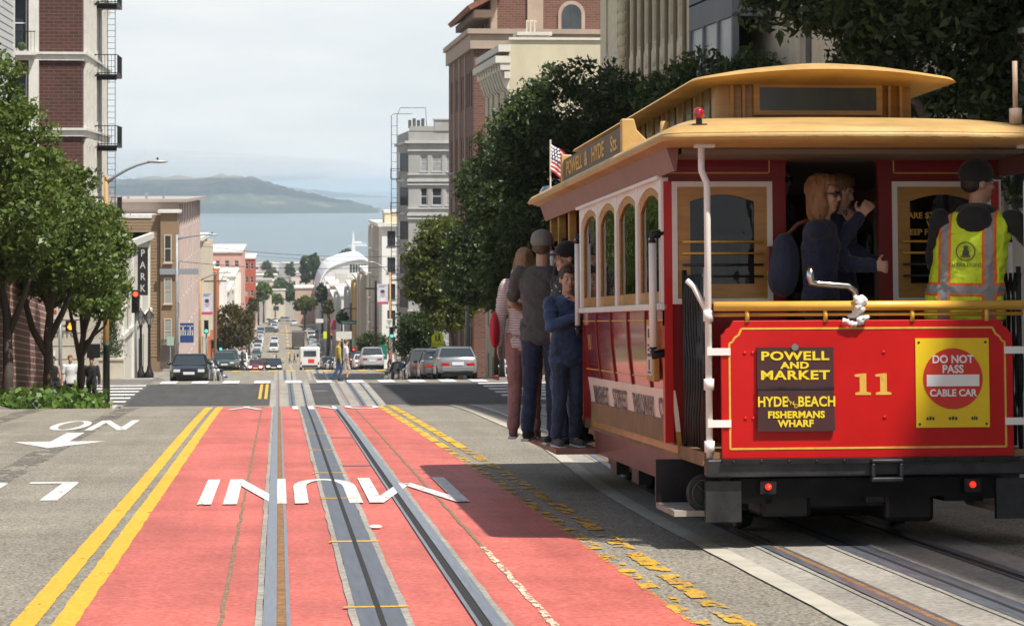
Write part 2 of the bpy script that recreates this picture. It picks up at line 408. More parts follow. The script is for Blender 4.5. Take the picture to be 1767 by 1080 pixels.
# lettering on the road reads for drivers coming up the hill
def arc(cx, cy, rx, ry, a0, a1, n=10): return [(cx+rx*math.cos(R(a0+(a1-a0)*i/n)), cy+ry*math.sin(R(a0+(a1-a0)*i/n))) for i in range(n+1)]
GL = {'I': [[(.5,0),(.5,1)]], 'M': [[(.08,0),(.08,1)],[(.08,1),(.5,.25)],[(.5,.25),(.92,1)],[(.92,1),(.92,0)]], 'N': [[(.1,0),(.1,1)],[(.1,1),(.9,0)],[(.9,0),(.9,1)]],
      'U': [[(.1,1),(.1,.35)]+arc(.5,.35,.4,.3,180,360)+[(.9,.35),(.9,1)]], 'O': [arc(.5,.5,.4,.45,0,360,20)], 'L': [[(.12,1),(.12,.06)],[(.0,.06),(.95,.06)]],
      'Y': [[(.5,0),(.5,.5)],[(.5,.5),(.06,1)],[(.5,.5),(.94,1)]]}
def road_letter(ch, x0, x1, y0, y1, wx, dz, name='road_letter'):
    b = MB(); w, h = x1-x0, y1-y0; wy = wx*1.5
    def P(u, v): return (x1-u*w, y1-v*h)          # turned half round
    for k, pl in enumerate(GL[ch]):
        pts = [P(*q) for q in pl]; o = len(b.v); n = len(pts)
        for i, p in enumerate(pts):
            q0, q1 = pts[max(i-1,0)], pts[min(i+1,n-1)]
            if ch == 'O' and i in (0, n-1): q0, q1 = pts[-2], pts[1]
            dx, dy = q1[0]-q0[0], (q1[1]-q0[1]); l = math.hypot(dx/w*1, dy/h) or 1
            l = math.hypot(dx, dy*.5); nx, ny = -dy*.5/l*wx/2, dx/l*wy/2
            for s in (1,-1):
                yy = p[1]+ny*s; b.v.append((p[0]+nx*s, yy, gz(yy)+dz+k*.0006))
        fs = [(o+2*i, o+2*i+1, o+2*i+3, o+2*i+2) for i in range(n-1)]; b.f += fs; b.mi += [0]*len(fs)
    bm = bmesh.new(); me = b.mesh('road_letter', white_main); bm.from_mesh(me)
    bmesh.ops.subdivide_edges(bm, edges=[e for e in bm.edges if e.calc_length() > .8], cuts=4, use_grid_fill=True)
    for v in bm.verts: v.co.z = gz(v.co.y)+dz
    bm.to_mesh(me); bm.free()
    return struct(link('road_letter', me), None)
for ch, a, c in (('I',-.64,-.50),('N',-.42,.06),('U',.13,.66),('M',.70,1.5)):
    road_letter(ch, a, c, 19.4, 22.5, .108, .0145)
for ch, a, c in (('Y',-.83,-.25),('L',-.1,.34),('N',.5,1.02),('O',1.12,1.72)): road_letter(ch, a, c, 41.2, 44.2, .10, .0145)
for ch, a, c in (('O',-3.12,-2.62),('N',-2.56,-2.02)): road_letter(ch, a, c, 33.4, 36.9, .11, .005)
for a, c in ((-2.22,-1.78),(-2.84,-2.4)): road_letter('L', a, c, 20.2, 22.6, .14, .005)
b = MB(); zf = lambda y: gz(y)+.005
for q in ([(-2.72,30.1),(-2.5,30.1),(-2.5,32.7),(-2.72,32.7)], [(-3.16,30.25),(-2.61,28.7),(-2.06,30.25)]):
    b.add([(x, y, zf(y)) for x, y in q], [tuple(range(len(q)))])
struct(b.build('road_arrow', white_main))
# crosswalks
for x in np.arange(XL+.4, XR-.6, 1.3): marking('crosswalk_bar', float(x), float(x)+.68, 103.7, 107.1, .0225, whitep)
for k in range(6):
    marking('crosswalk_bar', -9.1, XL-.05, 88.2+k*2.7, 89.35+k*2.7, .009, whitep); marking('crosswalk_bar', 8.2, 11.9, 88.2+k*2.7, 89.35+k*2.7, .009, whitep)
for yy in (167.0, 187.2, 437, 459.5, 597, 620):
    for x in np.arange(XL+.5, XR-.6, 1.35): marking('yellow_crosswalk_bar', float(x), float(x)+.7, yy, yy+(2.4 if yy < 300 else 3.2), .0225, yellowp)
for x in (-.72,-.5): marking('yellow_line', x, x+.11, 90, 103, .0085, yellowp)
for y in range(200, 436, 14): marking('lane_dash', 1.95, 2.2, y, y+4.5, .006, whitep); 
for y in range(470, 860, 20): marking('yellow_dash', 1.95, 2.25, y, y+8, .006, yellowp)
marking('white_line', 6.05, 6.17, -6, 40, .005, whitep); marking('yellow_dash', 6.9, 7.02, 9.2, 10.6, .005, yellowp); marking('yellow_dash', 6.9, 7.02, 13.5, 14.7, .005, yellowp)
b = MB(); b.lathe([(.31,0),(.31,.01),(.27,.014),(.05,.014)], 20, (1.62, 96, gz(96)+.006)); struct(b.build('manhole_cover', plate))
for x_ in (-4.1,-2.55): marking('wheel_track', lambda y: x_-.16+2*wob(y*.4,x_), lambda y: x_+.16+2*wob(y*.5,x_+1), -6, 84, .0030, worn(speckle('tyre_polish_%d' % int(-x_*10), (.17,.155,.13), (.06,.055,.05), (.32,.30,.25), 48, .7, patch=.2), .50, 2.4))
# litter and a weed on the lane
b = MB(); p = Vector((.66, 17.0, gz(17)+.02)); b.ell(p, (.045,.05,.012), 8); tag(b.build('crushed_paper_cup', M('paper', (.8,.77,.74), .8)), 'crushed white paper cup lying beside the cable slot on the red lane', 'litter')
# ------------------------------------------------------------------ the cable car
c_red = mat('car_red_paint', (.50,.008,.007), .33, var=.14, scale=2.2, coat=.12, rvar=.08, spec=.35)
c_side = mat('car_side_varnish', (.36,.007,.008), .22, var=.12, scale=2.2, coat=.9, rvar=.08)
c_dred = mat('car_dark_red', (.20,.005,.006), .4, var=.15, scale=3, coat=.1, spec=.3)
c_cream = mat('car_cream_paint', (.82,.72,.60), .3, var=.08, scale=3)
c_white = mat('car_white_paint', (.80,.78,.73), .38, var=.06, scale=5)
c_ochre = mat('car_ochre_wood', (.42,.22,.045), .42, var=.22, scale=4, stretch=(1,1,6), coat=.2)
c_yel = mat('car_roof_yellow', (.52,.33,.115), .5, var=.14, scale=2.6, color2=(.38,.23,.075), bump=.15, bscale=30)
c_yrail = mat('car_yellow_rail', (.75,.42,.06), .35, var=.1, scale=6, coat=.3)
c_skirt = mat('car_skirt_maroon', (.17,.045,.04), .4, var=.25, scale=3, coat=.2)
c_black = mat('car_black_iron', (.018,.018,.019), .42, var=.4, scale=9, metal=.4)
c_steel = mat('car_worn_steel', (.055,.055,.058), .4, var=.45, scale=5, metal=.7, rvar=.15)
c_chrome = mat('car_chrome', (.6,.6,.6), .18, metal=1)
c_gold = mat('car_gold_leaf', (.68,.40,.07), .4, var=.15, scale=20)
c_signbr = mat('sign_brown', (.055,.018,.018), .5, var=.15, scale=4)
c_signyel = mat('sign_letter_yellow', (.80,.60,.02), .5)
c_syel = mat('sign_yellow', (.80,.55,.01), .45, var=.06, scale=6)
c_sred = mat('sign_red', (.62,.035,.02), .45)
c_swhite = mat('sign_white', (.82,.81,.78), .45)
c_sblack = mat('sign_black', (.03,.03,.03), .5)
c_brown = mat('roof_sign_brown', (.10,.075,.055), .5, var=.2, scale=5)
c_wood = mat('car_wood_floor', (.22,.12,.05), .6, var=.3, scale=5)
c_ceil = mat('car_ceiling', (.20,.17,.13), .6)
c_olive = mat('clerestory_glass', (.09,.075,.028), .16, var=.3, scale=4, spec=.6)
c_dglass = mat('destination_glass', (.035,.04,.025), .12, var=.4, scale=3, spec=.7)
def glassmat(name, tint=(.55,.6,.58), refl=.35):
    m = bpy.data.materials.new(name); m.use_nodes = True; t = m.node_tree; t.nodes.clear(); L = t.links.new
    o = t.nodes.new('ShaderNodeOutputMaterial'); mx = t.nodes.new('ShaderNodeMixShader'); tr = t.nodes.new('ShaderNodeBsdfTransparent'); gl = t.nodes.new('ShaderNodeBsdfGlossy')
    fr = t.nodes.new('ShaderNodeFresnel'); fr.inputs['IOR'].default_value = 1.5; ma = t.nodes.new('ShaderNodeMath'); ma.operation = 'MULTIPLY_ADD'; ma.inputs[1].default_value = 1.0; ma.inputs[2].default_value = refl*.15
    nz = t.nodes.new('ShaderNodeTexNoise'); nz.inputs['Scale'].default_value = 2.5; bp = t.nodes.new('ShaderNodeBump'); bp.inputs['Strength'].default_value = .05; bp.inputs['Distance'].default_value = .05
    L(nz.outputs['Fac'], bp.inputs['Height']); L(bp.outputs[0], gl.inputs['Normal'])
    tr.inputs['Color'].default_value = tint+(1,); gl.inputs['Roughness'].default_value = .02
    L(fr.outputs[0], ma.inputs[0]); L(ma.outputs[0], mx.inputs[0]); L(tr.outputs[0], mx.inputs[1]); L(gl.outputs[0], mx.inputs[2]); L(mx.outputs[0], o.inputs[0])
    return m
c_glass = glassmat('car_window_glass', (.42,.46,.43)); c_glass2 = glassmat('bulkhead_glass', (.12,.13,.12), 0.)
CAR_X, CAR_Y = 3.625, 15.05
car = thing('cable_car', 'red and cream cable car number 11 seen from its rear platform', 'cable car', (CAR_X, CAR_Y, gz(CAR_Y)+.016), 0, None, math.atan(slope(CAR_Y+3)))
HW = 1.12
YB, YF, YE = .95, 5.35, 8.1       # rear bulkhead, front bulkhead, front end
def outline(hw, y0, y1, bow, rc, z, n=12, crown=0):
    pts = []
    def endy(x, s, ye): return ye + s*bow*(x/hw)**2
    N_ = n
    for i in range(N_+1):                                   # rear end, left to right
        x = -hw+rc+(2*hw-2*rc)*i/N_; pts.append((x, endy(x, 1, y0)))
    k = 5
    for i in range(1, k+1):
        t = R(90*i/k); pts.append((hw-rc+rc*math.sin(t), endy(hw-rc,1,y0)+rc*(1-math.cos(t))))
    for i in range(1, N_): pts.append((hw, y0+bow+rc+(y1-y0-2*bow-2*rc)*i/N_))
    for i in range(0, k): 
        t = R(90*i/k); pts.append((hw-rc+rc*math.cos(t), endy(hw-rc,-1,y1)-rc+rc*math.sin(t)))
    for i in range(N_+1):
        x = hw-rc-(2*hw-2*rc)*i/N_; pts.append((x, endy(x,-1,y1)))
    for i in range(1, k+1):
        t = R(90*i/k); pts.append((-hw+rc-rc*math.sin(t), endy(hw-rc,-1,y1)-rc*(1-math.cos(t))))
    for i in range(1, N_): pts.append((-hw, y1-bow-rc-(y1-y0-2*bow-2*rc)*i/N_))
    for i in range(0, k):
        t = R(90*i/k); pts.append((-hw+rc-rc*math.cos(t), endy(hw-rc,1,y0)+rc-rc*math.sin(t)))
    return [(x, y, z-crown*(x/hw)**2) for x, y in pts]
# lower roof deck
rings = [outline(1.20,-.22,8.35,.18,.16,2.475), outline(1.265,-.27,8.40,.18,.16,2.50), outline(1.28,-.29,8.42,.18,.16,2.535), outline(1.25,-.26,8.39,.18,.16,2.565)]
for t in (.15,.3,.45,.6,.8,1.0): rings.append(outline(1.25-.57*t, -.26+1.68*t, 8.39-.72*t, .18-.06*t, .16, 2.565+.175*math.sin(t*math.pi/2)))
roof = MB().loft(rings, caps=True).build('roof', c_yel, car, angle=35)
b = MB()
b.loft([outline(1.275,-.285,8.415,.18,.16,2.49), outline(1.295,-.305,8.435,.18,.16,2.51), outline(1.275,-.285,8.415,.18,.16,2.535)], caps=False); b.build('drip_moulding', c_yel, roof, smooth=True)
# side eave letterboard band
for s in (-1, 1):
    b = MB(); b.prism([(s*1.135,2.33),(s*1.15,2.33),(s*1.2,2.48),(s*1.12,2.48)], .3, 7.9); b.build('letterboard', mat('letterboard_maroon', (.23,.10,.085), .45, var=.15, scale=3), car)
    b = MB(); b.box(min(s*1.13,s*1.165), max(s*1.13,s*1.165), YB-.02, YF+.05, 2.315, 2.338); b.build('moulding', c_white, car)
# clerestory
b = MB(); b.loft([outline(.68,1.36,7.7,.10,.06,2.66), outline(.68,1.36,7.7,.10,.06,3.02)], caps=False); cl = b.build('clerestory', c_ochre, car, angle=40)
ro = [outline(.78,1.15,7.95,.16,.12,3.0,crown=.03), outline(.88,.88,8.10,.20,.16,3.02,crown=.05), outline(.90,.86,8.12,.20,.16,3.035,crown=.06), outline(.88,.88,8.10,.20,.16,3.055,crown=.06)]
for t in (.3,.6,.9): ro.append(outline(.88*(1-t)+.02, .88+.5*t, 8.10-.5*t, .20*(1-t), .16*(1-t), 3.055+.06*(1-(1-t)**2), crown=.06*(1-t)))
MB().loft(ro).build('clerestory_roof', c_yel, car, angle=40)
for s in (-1, 1):
    for k in range(8):
        y = 1.62+k*.75
        MB().box(min(s*.674,s*.692), max(s*.674,s*.692), y, y+.58, 2.76, 2.975).build('clerestory_pane', c_olive, cl)
        MB().box(min(s*.68,s*.705), max(s*.68,s*.705), y+.285, y+.30, 2.76, 2.975).build('pane_bar', c_ochre, cl)
YC = 1.335
MB().prism([(-.40,2.80),(.40,2.80),(.40,2.955),(-.40,2.955)], YC, 1.42).build('destination_glass', c_dglass, cl)
for q in ((-.44,-.40,2.77,2.985),(.40,.44,2.77,2.985),(-.40,.40,2.955,2.985),(-.40,.40,2.77,2.80)): MB().box(q[0],q[1],YC-.01,1.42,q[2],q[3]).build('glass_frame', c_ochre, cl)
for x in (-.58,-.5,.5,.58): MB().box(x-.01,x+.01,YC+.03,1.45,2.75,3.0).build('panel_moulding', c_ochre, cl)
# roof furniture
b = MB(); b.tube([(1.02,.2,2.62),(1.02,.2,2.72)], .04, 10); b.tube([(1.02,.2,2.7),(1.02,.2,3.02)], .017, 8); b.build('roof_pole', mat('weathered_pole', (.5,.36,.27), .6), car, smooth=True)
b = MB(); b.tube([(-1.02,.12,2.56),(-1.02,.12,2.64)], .02, 8); b.cbox((-1.02,.12,2.59), (.09,.07,.04)); b.build('lamp_bracket', c_black, car)
MB().ell((-1.02,.12,2.675), (.036,.036,.04), 12).build('roof_lamp', mat('lamp_red_glass', (.30,.01,.02), .08, coat=.8), car, smooth=True)
b = MB(); b.tube([(-.98,1.75,2.6),(-.98,1.75,2.76)], .035, 10, rs=[.045,.03]); b.build('roof_vent', c_yel, car, smooth=True)
b = MB(); b.tube([(-1.05,6.9,2.6),(-1.05,6.9,2.66)], .05, 10); b.build('bell_base', c_chrome, car, smooth=True)
b = MB(); b.lathe([(.0,.08),(.05,.07),(.085,.02),(.09,0)], 14, (-1.12,7.9,2.58)); b.build('bell', c_chrome, car, smooth=True)
# route board on the roof edge
b = MB(); b.box(-1.19,-1.16,2.35,6.0,2.585,2.775); rb = b.build('route_board', c_brown, car)
for wd, yy in (('POWELL',5.25),('&',4.45),('HYDE',3.72),('Sts.',2.78)): letters('route_lettering', wd, .165, c_gold, rb, (-1.193, yy, 2.68), (R(90),0,R(-90)), bold=.003, sx=1.75)
for y in (2.25, 6.0):
    MB().prism([(-1.21,2.56),(-.92,2.56),(-1.02,2.66),(-1.10,2.74),(-1.12,2.82),(-1.21,2.82)], y, y+.09).build('board_bracket', c_yel, rb, bevel=.01)
# rear bulkhead ---------------------------------------------------------
def wallx(name, x0, x1, z0, z1, m, y0=YB, y1=YB+.05, parent=None): return MB().box(x0,x1,y0,y1,z0,z1).build(name, m, parent or car)
bh = wallx('bulkhead', -HW, -.36, 2.30, 2.58, c_dred); wallx('bulkhead', .36, HW, 2.30, 2.58, c_dred)
b = MB(); b.prism([(-.36,2.58),(-.36,2.30),(-.31,2.30),(-.305,2.42),(-.27,2.49),(-.2,2.53),(0,2.545),(.2,2.53),(.27,2.49),(.305,2.42),(.31,2.30),(.36,2.30),(.36,2.58)], YB, YB+.05); b.build('door_arch', c_dred, car)
for s in (-1, 1):
    a, c = sorted((s*.31, s*.40)); wallx('door_jamb', a, c, .6, 2.30, c_dred, YB-.01, YB+.07)
    a, c = sorted((s*1.065, s*HW)); wallx('corner_post', a, c, .6, 2.30, c_red, YB-.012, YB+.07)
    a, c = sorted((s*.40, s*1.065))
    wallx('bulkhead_panel', a, c, .6, 1.52, c_dred)
    wallx('white_frame', a+.0, c-.0, 1.5, 1.535, c_white, YB-.016, YB+.04); wallx('white_frame', a, c, 2.265, 2.30, c_white, YB-.016, YB+.04)
    wallx('white_frame', a, a+.035, 1.535, 2.265, c_white, YB-.016, YB+.04); wallx('white_frame', c-.035, c, 1.535, 2.265, c_white, YB-.016, YB+.04)
    a += .035; c -= .035; m = (a+c)/2
    b = MB(); b.prism([(a,1.535),(c,1.535),(c,2.265),(a,2.265)], YB+.001, YB+.03)
    fr = wallx('window_frame', a, a+.085, 1.535, 2.265, c_ochre, YB-.008, YB+.035); wallx('window_frame', c-.085, c, 1.535, 2.265, c_ochre, YB-.008, YB+.035)
    wallx('window_frame', a+.085, c-.085, 1.535, 1.63, c_ochre, YB-.008, YB+.035)
    ar = [(a+.085,2.265),(a+.085,2.17)]+[(a+.085+(c-a-.17)*t, 2.17+.045*math.sin(math.pi*t)) for t in (.2,.4,.6,.8)]+[(c-.085,2.17),(c-.085,2.265)]
    b = MB(); b.prism(ar, YB-.008, YB+.035); b.build('window_frame', c_ochre, car)
    MB().box(a+.08,c-.08,YB+.012,YB+.018,1.62,2.22).build('window_pane', c_glass2, car)
    for z in (1.68,1.755,1.83,1.905): b = MB().tube([(a+.03,YB-.03,z),(c-.03,YB-.03,z)], .008, 6); b.build('window_guard_bar', c_steel if z < 1.8 else c_gold, car, smooth=True)
    # gold striping
    e = min(abs(a),abs(c))
    for z0, z1, x0, x1 in ((2.352,2.36,.42,1.09),): 
        p, q = sorted((s*x0, s*x1)); wallx('gold_stripe', p, q, z0, z1, c_gold, YB-.003, YB+.001)
    p, q = sorted((s*.42, s*.412)); wallx('gold_stripe', p, q, 2.36, 2.53, c_gold, YB-.003, YB+.001)
letters('fare_lettering', 'FARE $7.00 - ONE\nWAY\nKEEP FEET CLEAR', .055, c_gold, car, (.70, YB+.010, 2.02), bold=.001)
# side walls -----------------------------------------------------------
SP = [(-1.12,1.46),(-1.12,1.36),(-1.112,1.2),(-1.098,1.06),(-1.083,.94)]; CP = [(-1.083,.94),(-1.062,.80),(-1.050,.672)]; OP = [(-1.050,.672),(-1.043,.6),(-1.04,.532)]; KP = [(-1.03,.53),(-1.02,.42),(-1.012,.31)]
def strip_part(name, prof, s, m, y0, y1, off=0, th=.03):
    b = MB(); p = [(-s*(x-off), z) for x, z in prof]; q = [(-s*(x-off+th), z) for x, z in prof][::-1]
    b.prism(p+q, y0, y1); return b.build(name, m, car, angle=40)
side_cream = c_cream
for s in (-1, 1):
    S = -s
    strip_part('side_panel', SP, S if s > 0 else 1, c_red, YB, YF) if False else None
    def sp(name, prof, m, y0, y1, off=0.): 
        b = MB(); p = [(s*(-x+off), z) for x, z in prof]; q = [(s*(-x+off-.03), z) for x, z in prof][::-1]; b.prism(p+q, y0, y1); return b.build(name, m, car, angle=40)
    sp('side_panel', SP, c_side, YB-.01, YF); sp('name_panel', CP, c_cream, YB-.01, YF); sp('sill_board', OP, c_ochre, YB-.012, YF+.01); sp('skirt', KP, c_skirt, YB-.02, YF)
    for y in (1.75,2.65,3.55,4.4): sp('batten', SP, c_dred, y-.025, y+.025, .012)
    sp('gold_stripe', [(-1.091,1.012),(-1.0905,1.004)], c_gold, YB+.05, YF-.05, .004); sp('gold_stripe', [(-1.12,1.40),(-1.12,1.392)], c_gold, YB+.05, YF-.05, .004)
    a, c = sorted((s*1.10, s*1.15)); MB().box(a,c,YB-.012,YF+.02,1.462,1.505).build('window_sill', c_white, car, bevel=.008)
    bays = [YB+.04+(YF-YB-.08)*k/4 for k in range(5)]
    for y in bays:
        a, c = sorted((s*1.085, s*1.14)); MB().box(a,c,y-.045,y+.045,1.505,2.33).build('window_post', c_white, car, bevel=.006)
    for k in range(4):
        y0, y1 = bays[k]+.045, bays[k+1]-.045; a, c = sorted((s*1.095, s*1.13))
        ar = [(y0,2.33),(y0,2.20)]+[(y0+(y1-y0)*t, 2.20+.09*math.sin(math.pi*t)**.7) for t in (.08,.2,.35,.5,.65,.8,.92)]+[(y1,2.20),(y1,2.33)]
        MB().prism(ar, a, c, 'x').build('window_arch', c_white, car)
        i = sorted((s*1.09, s*1.118))
        sash = MB().prism([(y0,2.28)]+ar[1:-1]+[(y1,2.28)], i[0]-.004*s, i[1]-.012*s, 'x') if False else MB()
        for q in ((y0,y0+.04,1.505,2.30),(y1-.04,y1,1.505,2.30)): MB().box(i[0],i[1],*q).build('sash', c_ochre, car)
        MB().box(i[0],i[1],y0+.04,y1-.04,1.505,1.585).build('sash', c_ochre, car)
        ar2 = [(y0+.04,2.30),(y0+.04,2.13)]+[(y0+.04+(y1-y0-.08)*t, 2.13+.11*math.sin(math.pi*t)**.7) for t in (.1,.25,.4,.6,.75,.9)]+[(y1-.04,2.13),(y1-.04,2.30)]
        MB().prism(ar2, i[0], i[1], 'x').build('sash', c_ochre, car)
        MB().box(min(s*1.10,s*1.106), max(s*1.10,s*1.106), y0+.035, y1-.035, 1.575, 2.255).build('window_pane', c_glass, car)
for wd, yy in (('MARKET',4.55),('STREET',3.45),('RAILWAY',2.25),('CO.',1.32)): link('name_lettering', text_mesh(wd, .20, .004, .001, M('name_lettering_grey', (.14,.11,.10), .5), 1.12, spacing=1.04), car, loc=(-1.0715, yy, .80), rot=(R(97),0,R(-90)))
letters('number_lettering', '11', .17, c_gold, car, (-1.119, 4.9, 1.22), (R(94),0,R(-90)), bold=.003)
b = MB(); b.box(-1.15,-1.11,1.22,1.55,.99,1.40); pf = b.build('notice_frame', c_ochre, car, bevel=.006)
MB().box(-1.156,-1.148,1.28,1.49,1.03,1.36).build('notice_sheet', mat('notice_paper', (.66,.6,.5), .6), pf)
for k, (z, w, h) in enumerate(((1.31,.10,.06),(1.23,.14,.015),(1.2,.12,.015),(1.165,.14,.02),(1.1,.05,.07),(1.05,.13,.012))): MB().box(-1.158,-1.154,1.385-w/2,1.385+w/2,z-h/2,z+h/2).build('notice_print', c_sblack, pf)
# floors, interior, front end -------------------------------------------
MB().box(-1.03,1.03,.02,8.1,.50,.585).build('platform_floor', c_wood, car)
MB().box(-1.06,1.06,YB,YF,.585,.74).build('cabin_floor', c_wood, car)
MB().box(-1.1,1.1,.3,7.9,2.44,2.47).build('ceiling', c_ceil, car)
for s in (-1, 1):
    a, c = sorted((s*.62, s*1.06)); MB().box(a,c,YB+.1,YF-.1,1.1,1.16).build('bench_seat', c_wood, car)
    a, c = sorted((s*.98, s*1.06)); MB().box(a,c,YB+.1,YF-.1,1.16,1.5).build('bench_back', c_wood, car)
    for y in (1.8,2.9,4.0): MB().tube([(s*.55,y,.74),(s*.55,y,2.45)], .018, 8).build('grab_pole', c_white, car, smooth=True)
    # open section
    a, c = sorted((s*.35, s*.85)); MB().box(a,c,YF+.15,7.5,.95,1.0).build('bench_seat', c_wood, car)
    a, c = sorted((s*.30, s*.36)); MB().box(a,c,YF+.15,7.5,1.0,1.5).build('bench_back', c_wood, car)
    for y in (YF+.95, YF+1.75, 7.75): MB().box(min(s*1.05,s*1.12),max(s*1.05,s*1.12),y-.035,y+.035,.55,2.47).build('roof_post', c_ochre, car, bevel=.008)
    for y in (YF+.06, YF+1.12, YF+1.95):
        x = s*1.15
        MB().tube([(x,y,1.33),(x,y,2.08)], .024, 10).build('grab_pole', c_white, car, smooth=True)
        for z in (1.30,2.1): MB().tube([(s*1.06,y,z+.0),(x,y,z),(x,y,z+(.06 if z < 2 else -.06))], .028, 8).build('pole_bracket', c_black, car, smooth=True)
    x = s*1.19; MB().tube([(x,YB+.02,1.2),(x,YB+.02,1.93)], .026, 10).build('grab_pole', c_white, car, smooth=True)
    for z in (1.17,1.95): MB().tube([(s*1.08,YB+.02,z+.02),(x,YB+.02,z),(x,YB+.02,z+(.05 if z < 1.5 else -.05))], .03, 8).build('pole_bracket', c_black, car, smooth=True)
    a, c = sorted((s*.98, s*1.34)); MB().box(a,c,YF+.02,7.75,.30,.345).build('running_board', mat('step_wood', (.33,.16,.12), .7, var=.3, scale=6), car)
wallx('front_bulkhead', -HW, -.36, .6, 1.5, c_dred, YF-.05, YF); wallx('front_bulkhead', .36, HW, .6, 1.5, c_dred, YF-.05, YF)
for s in (-1, 1):
    a, c = sorted((s*.36, s*HW)); wallx('front_bulkhead', a, c, 2.12, 2.46, c_dred, YF-.05, YF); wallx('front_bulkhead', a, a+.13, 1.5, 2.12, c_dred, YF-.05, YF); wallx('front_bulkhead', c-.13, c, 1.5, 2.12, c_dred, YF-.05, YF); wallx('front_window_pane', a+.13, c-.13, 1.5, 2.12, c_glass2, YF-.03, YF-.025)
MB().box(-.92,.92,8.1,8.14,.54,1.39).build('front_dash', c_red, car); 
for x in (-.95,.95): MB().box(x-.05,x+.05,8.05,8.12,1.3,2.5).build('front_post', c_dred, car)
MB().box(-.95,.95,8.05,8.1,2.2,2.5).build('front_header', c_dred, car)
# rear dash panel --------------------------------------------------------
pn = [(-.916,.545),(.916,.545),(.916,1.30),(.90,1.31),(.885,1.335),(.86,1.35),(.84,1.39),(-.84,1.39),(-.86,1.35),(-.885,1.335),(-.90,1.31),(-.916,1.30)]
dash = MB().prism(pn, 0, .035).build('rear_dash', c_red, car, bevel=.004)
def stripe(poly, w, y0, y1, name, m):
    n = len(poly)
    for i in range(n):
        (x0,z0),(x1,z1) = poly[i], poly[(i+1)%n]
        MB().bar((x0,(y0+y1)/2,z0),(x1,(y0+y1)/2,z1), y1-y0, w, up=(1,0,0)).build(name, m, dash) if abs(x1-x0) < 1e-6 else MB().bar((x0,(y0+y1)/2,z0),(x1,(y0+y1)/2,z1), y1-y0, w).build(name, m, dash)
stripe([(x*.945 if abs(x) > .9 else x*.94, z-.05 if z > 1 else z+.06) for x, z in pn], .012, -.0035, .001, 'gold_stripe', c_gold)
for x in (-.77,-.72,-.46,-.41,.1,.58):
    for z in (1.19,.79): MB().ell((x,-.002,z), (.012,.006,.012), 8).build('rivet', c_red, dash, smooth=True)
def hx(px): return (px-1503.5)/280.
def hz(py): return (952-py)/280.
sg = MB().box(hx(1308),hx(1442),-.022,-.004,hz(680),hz(609)).build('destination_sign', c_signbr, dash)
sg2 = MB().prism([(hx(1307),hz(753)),(hx(1443),hz(753)),(hx(1441),hz(676)),(hx(1309),hz(676))], -.030, -.010).build('destination_sign', c_signbr, dash)
MB().box(hx(1308),hx(1442),-.034,-.02,hz(681),hz(677)).build('sign_hinge', c_steel, dash)
for t, py, s_, sx in (('POWELL',624.5,.074,1.42),('AND',640.5,.055,1.4),('MARKET',657.5,.076,1.42)): letters('sign_lettering', t, s_, c_signyel, sg, (hx(1374),-.024,hz(py)), bold=.0022, sx=sx, spacing=1.08)
for t, py, s_, sx, px in (('HYDE',703,.085,.84,1334),('BEACH',703,.085,.86,1411),('FISHERMANS',725,.057,1.06,1375),('WHARF',740,.058,1.06,1374)): letters('sign_lettering', t, s_, c_signyel, sg2, (hx(px),-.032,hz(py)), bold=.0022, sx=sx, spacing=1.04)
for t, px, py in (('A',1361,700),('N',1368,705),('D',1375,710)): letters('sign_lettering', t, .036, c_signyel, sg2, (hx(px),-.032,hz(py)))
b = MB(); b.lathe([(0,-.02),(.022,-.02),(.022,0),(0,0)], 12, (hx(1374),-.012,hz(609)), 'y'); b.build('sign_latch', c_chrome, dash)
# number 11 with slab serifs
for px in (1494, 1530):
    x = hx(px); z0, z1 = hz(692), hz(655)
    MB().prism([(x-.048,z0),(x+.05,z0),(x+.05,z0+.014),(x+.022,z0+.02),(x+.022,z1),(x-.0,z1),(x-.05,z1-.006),(x-.05,z1-.02),(x-.02,z1-.022),(x-.02,z0+.02),(x-.048,z0+.014)], -.003, .001).build('car_number', c_gold, dash)
# pass warning sign
ps = MB().box(hx(1587),hx(1717),-.008,-.001,hz(749),hz(595)).build('warning_sign', c_syel, dash)
b = MB(); b.lathe([(0,-.003),(.188,-.003),(.188,0),(0,0)], 40, (hx(1652.5),-.008,hz(665)), 'y'); b.build('warning_disc', c_sred, ps)
MB().box(hx(1606),hx(1699),-.0135,-.0105,hz(678),hz(658)).build('warning_bar', c_swhite, ps)
for t, py, s_ in (('DO NOT',632,.068),('PASS',649,.068),('CABLE CAR',690,.06)): letters('warning_lettering', t, s_, c_swhite, ps, (hx(1652.5),-.0125,hz(py)), bold=.0018, sx=.95)
for px, w in ((1612,.05),(1652,.055),(1690,.04)):
    for k in range(3): MB().box(hx(px)-w/2+k*w*.36,hx(px)-w/2+k*w*.36+w*.25,-.0105,-.0085,hz(736),hz(731)+.004*(k%2)).build('small_print', c_sblack, ps)
for px in (1593,1711):
    for py in (602,743): MB().ell((hx(px),-.009,hz(py)), (.008,.004,.008), 8).build('rivet', c_steel, ps)
# yellow hand rail
rl = MB().tube([(-.96,-.0,1.478),(1.1,-.0,1.478)], .030, 12).build('hand_rail', c_yrail, car, smooth=True)
MB().tube([(-.96,.05,1.425),(1.05,.05,1.425)], .012, 8).build('hand_rail_rod', c_yrail, car, smooth=True)
for px in (1293,1430,1583,1715): MB().tube([(hx(px),.0,1.38),(hx(px),.0,1.47)], .014, 8).build('rail_post', c_yrail, rl, smooth=True)
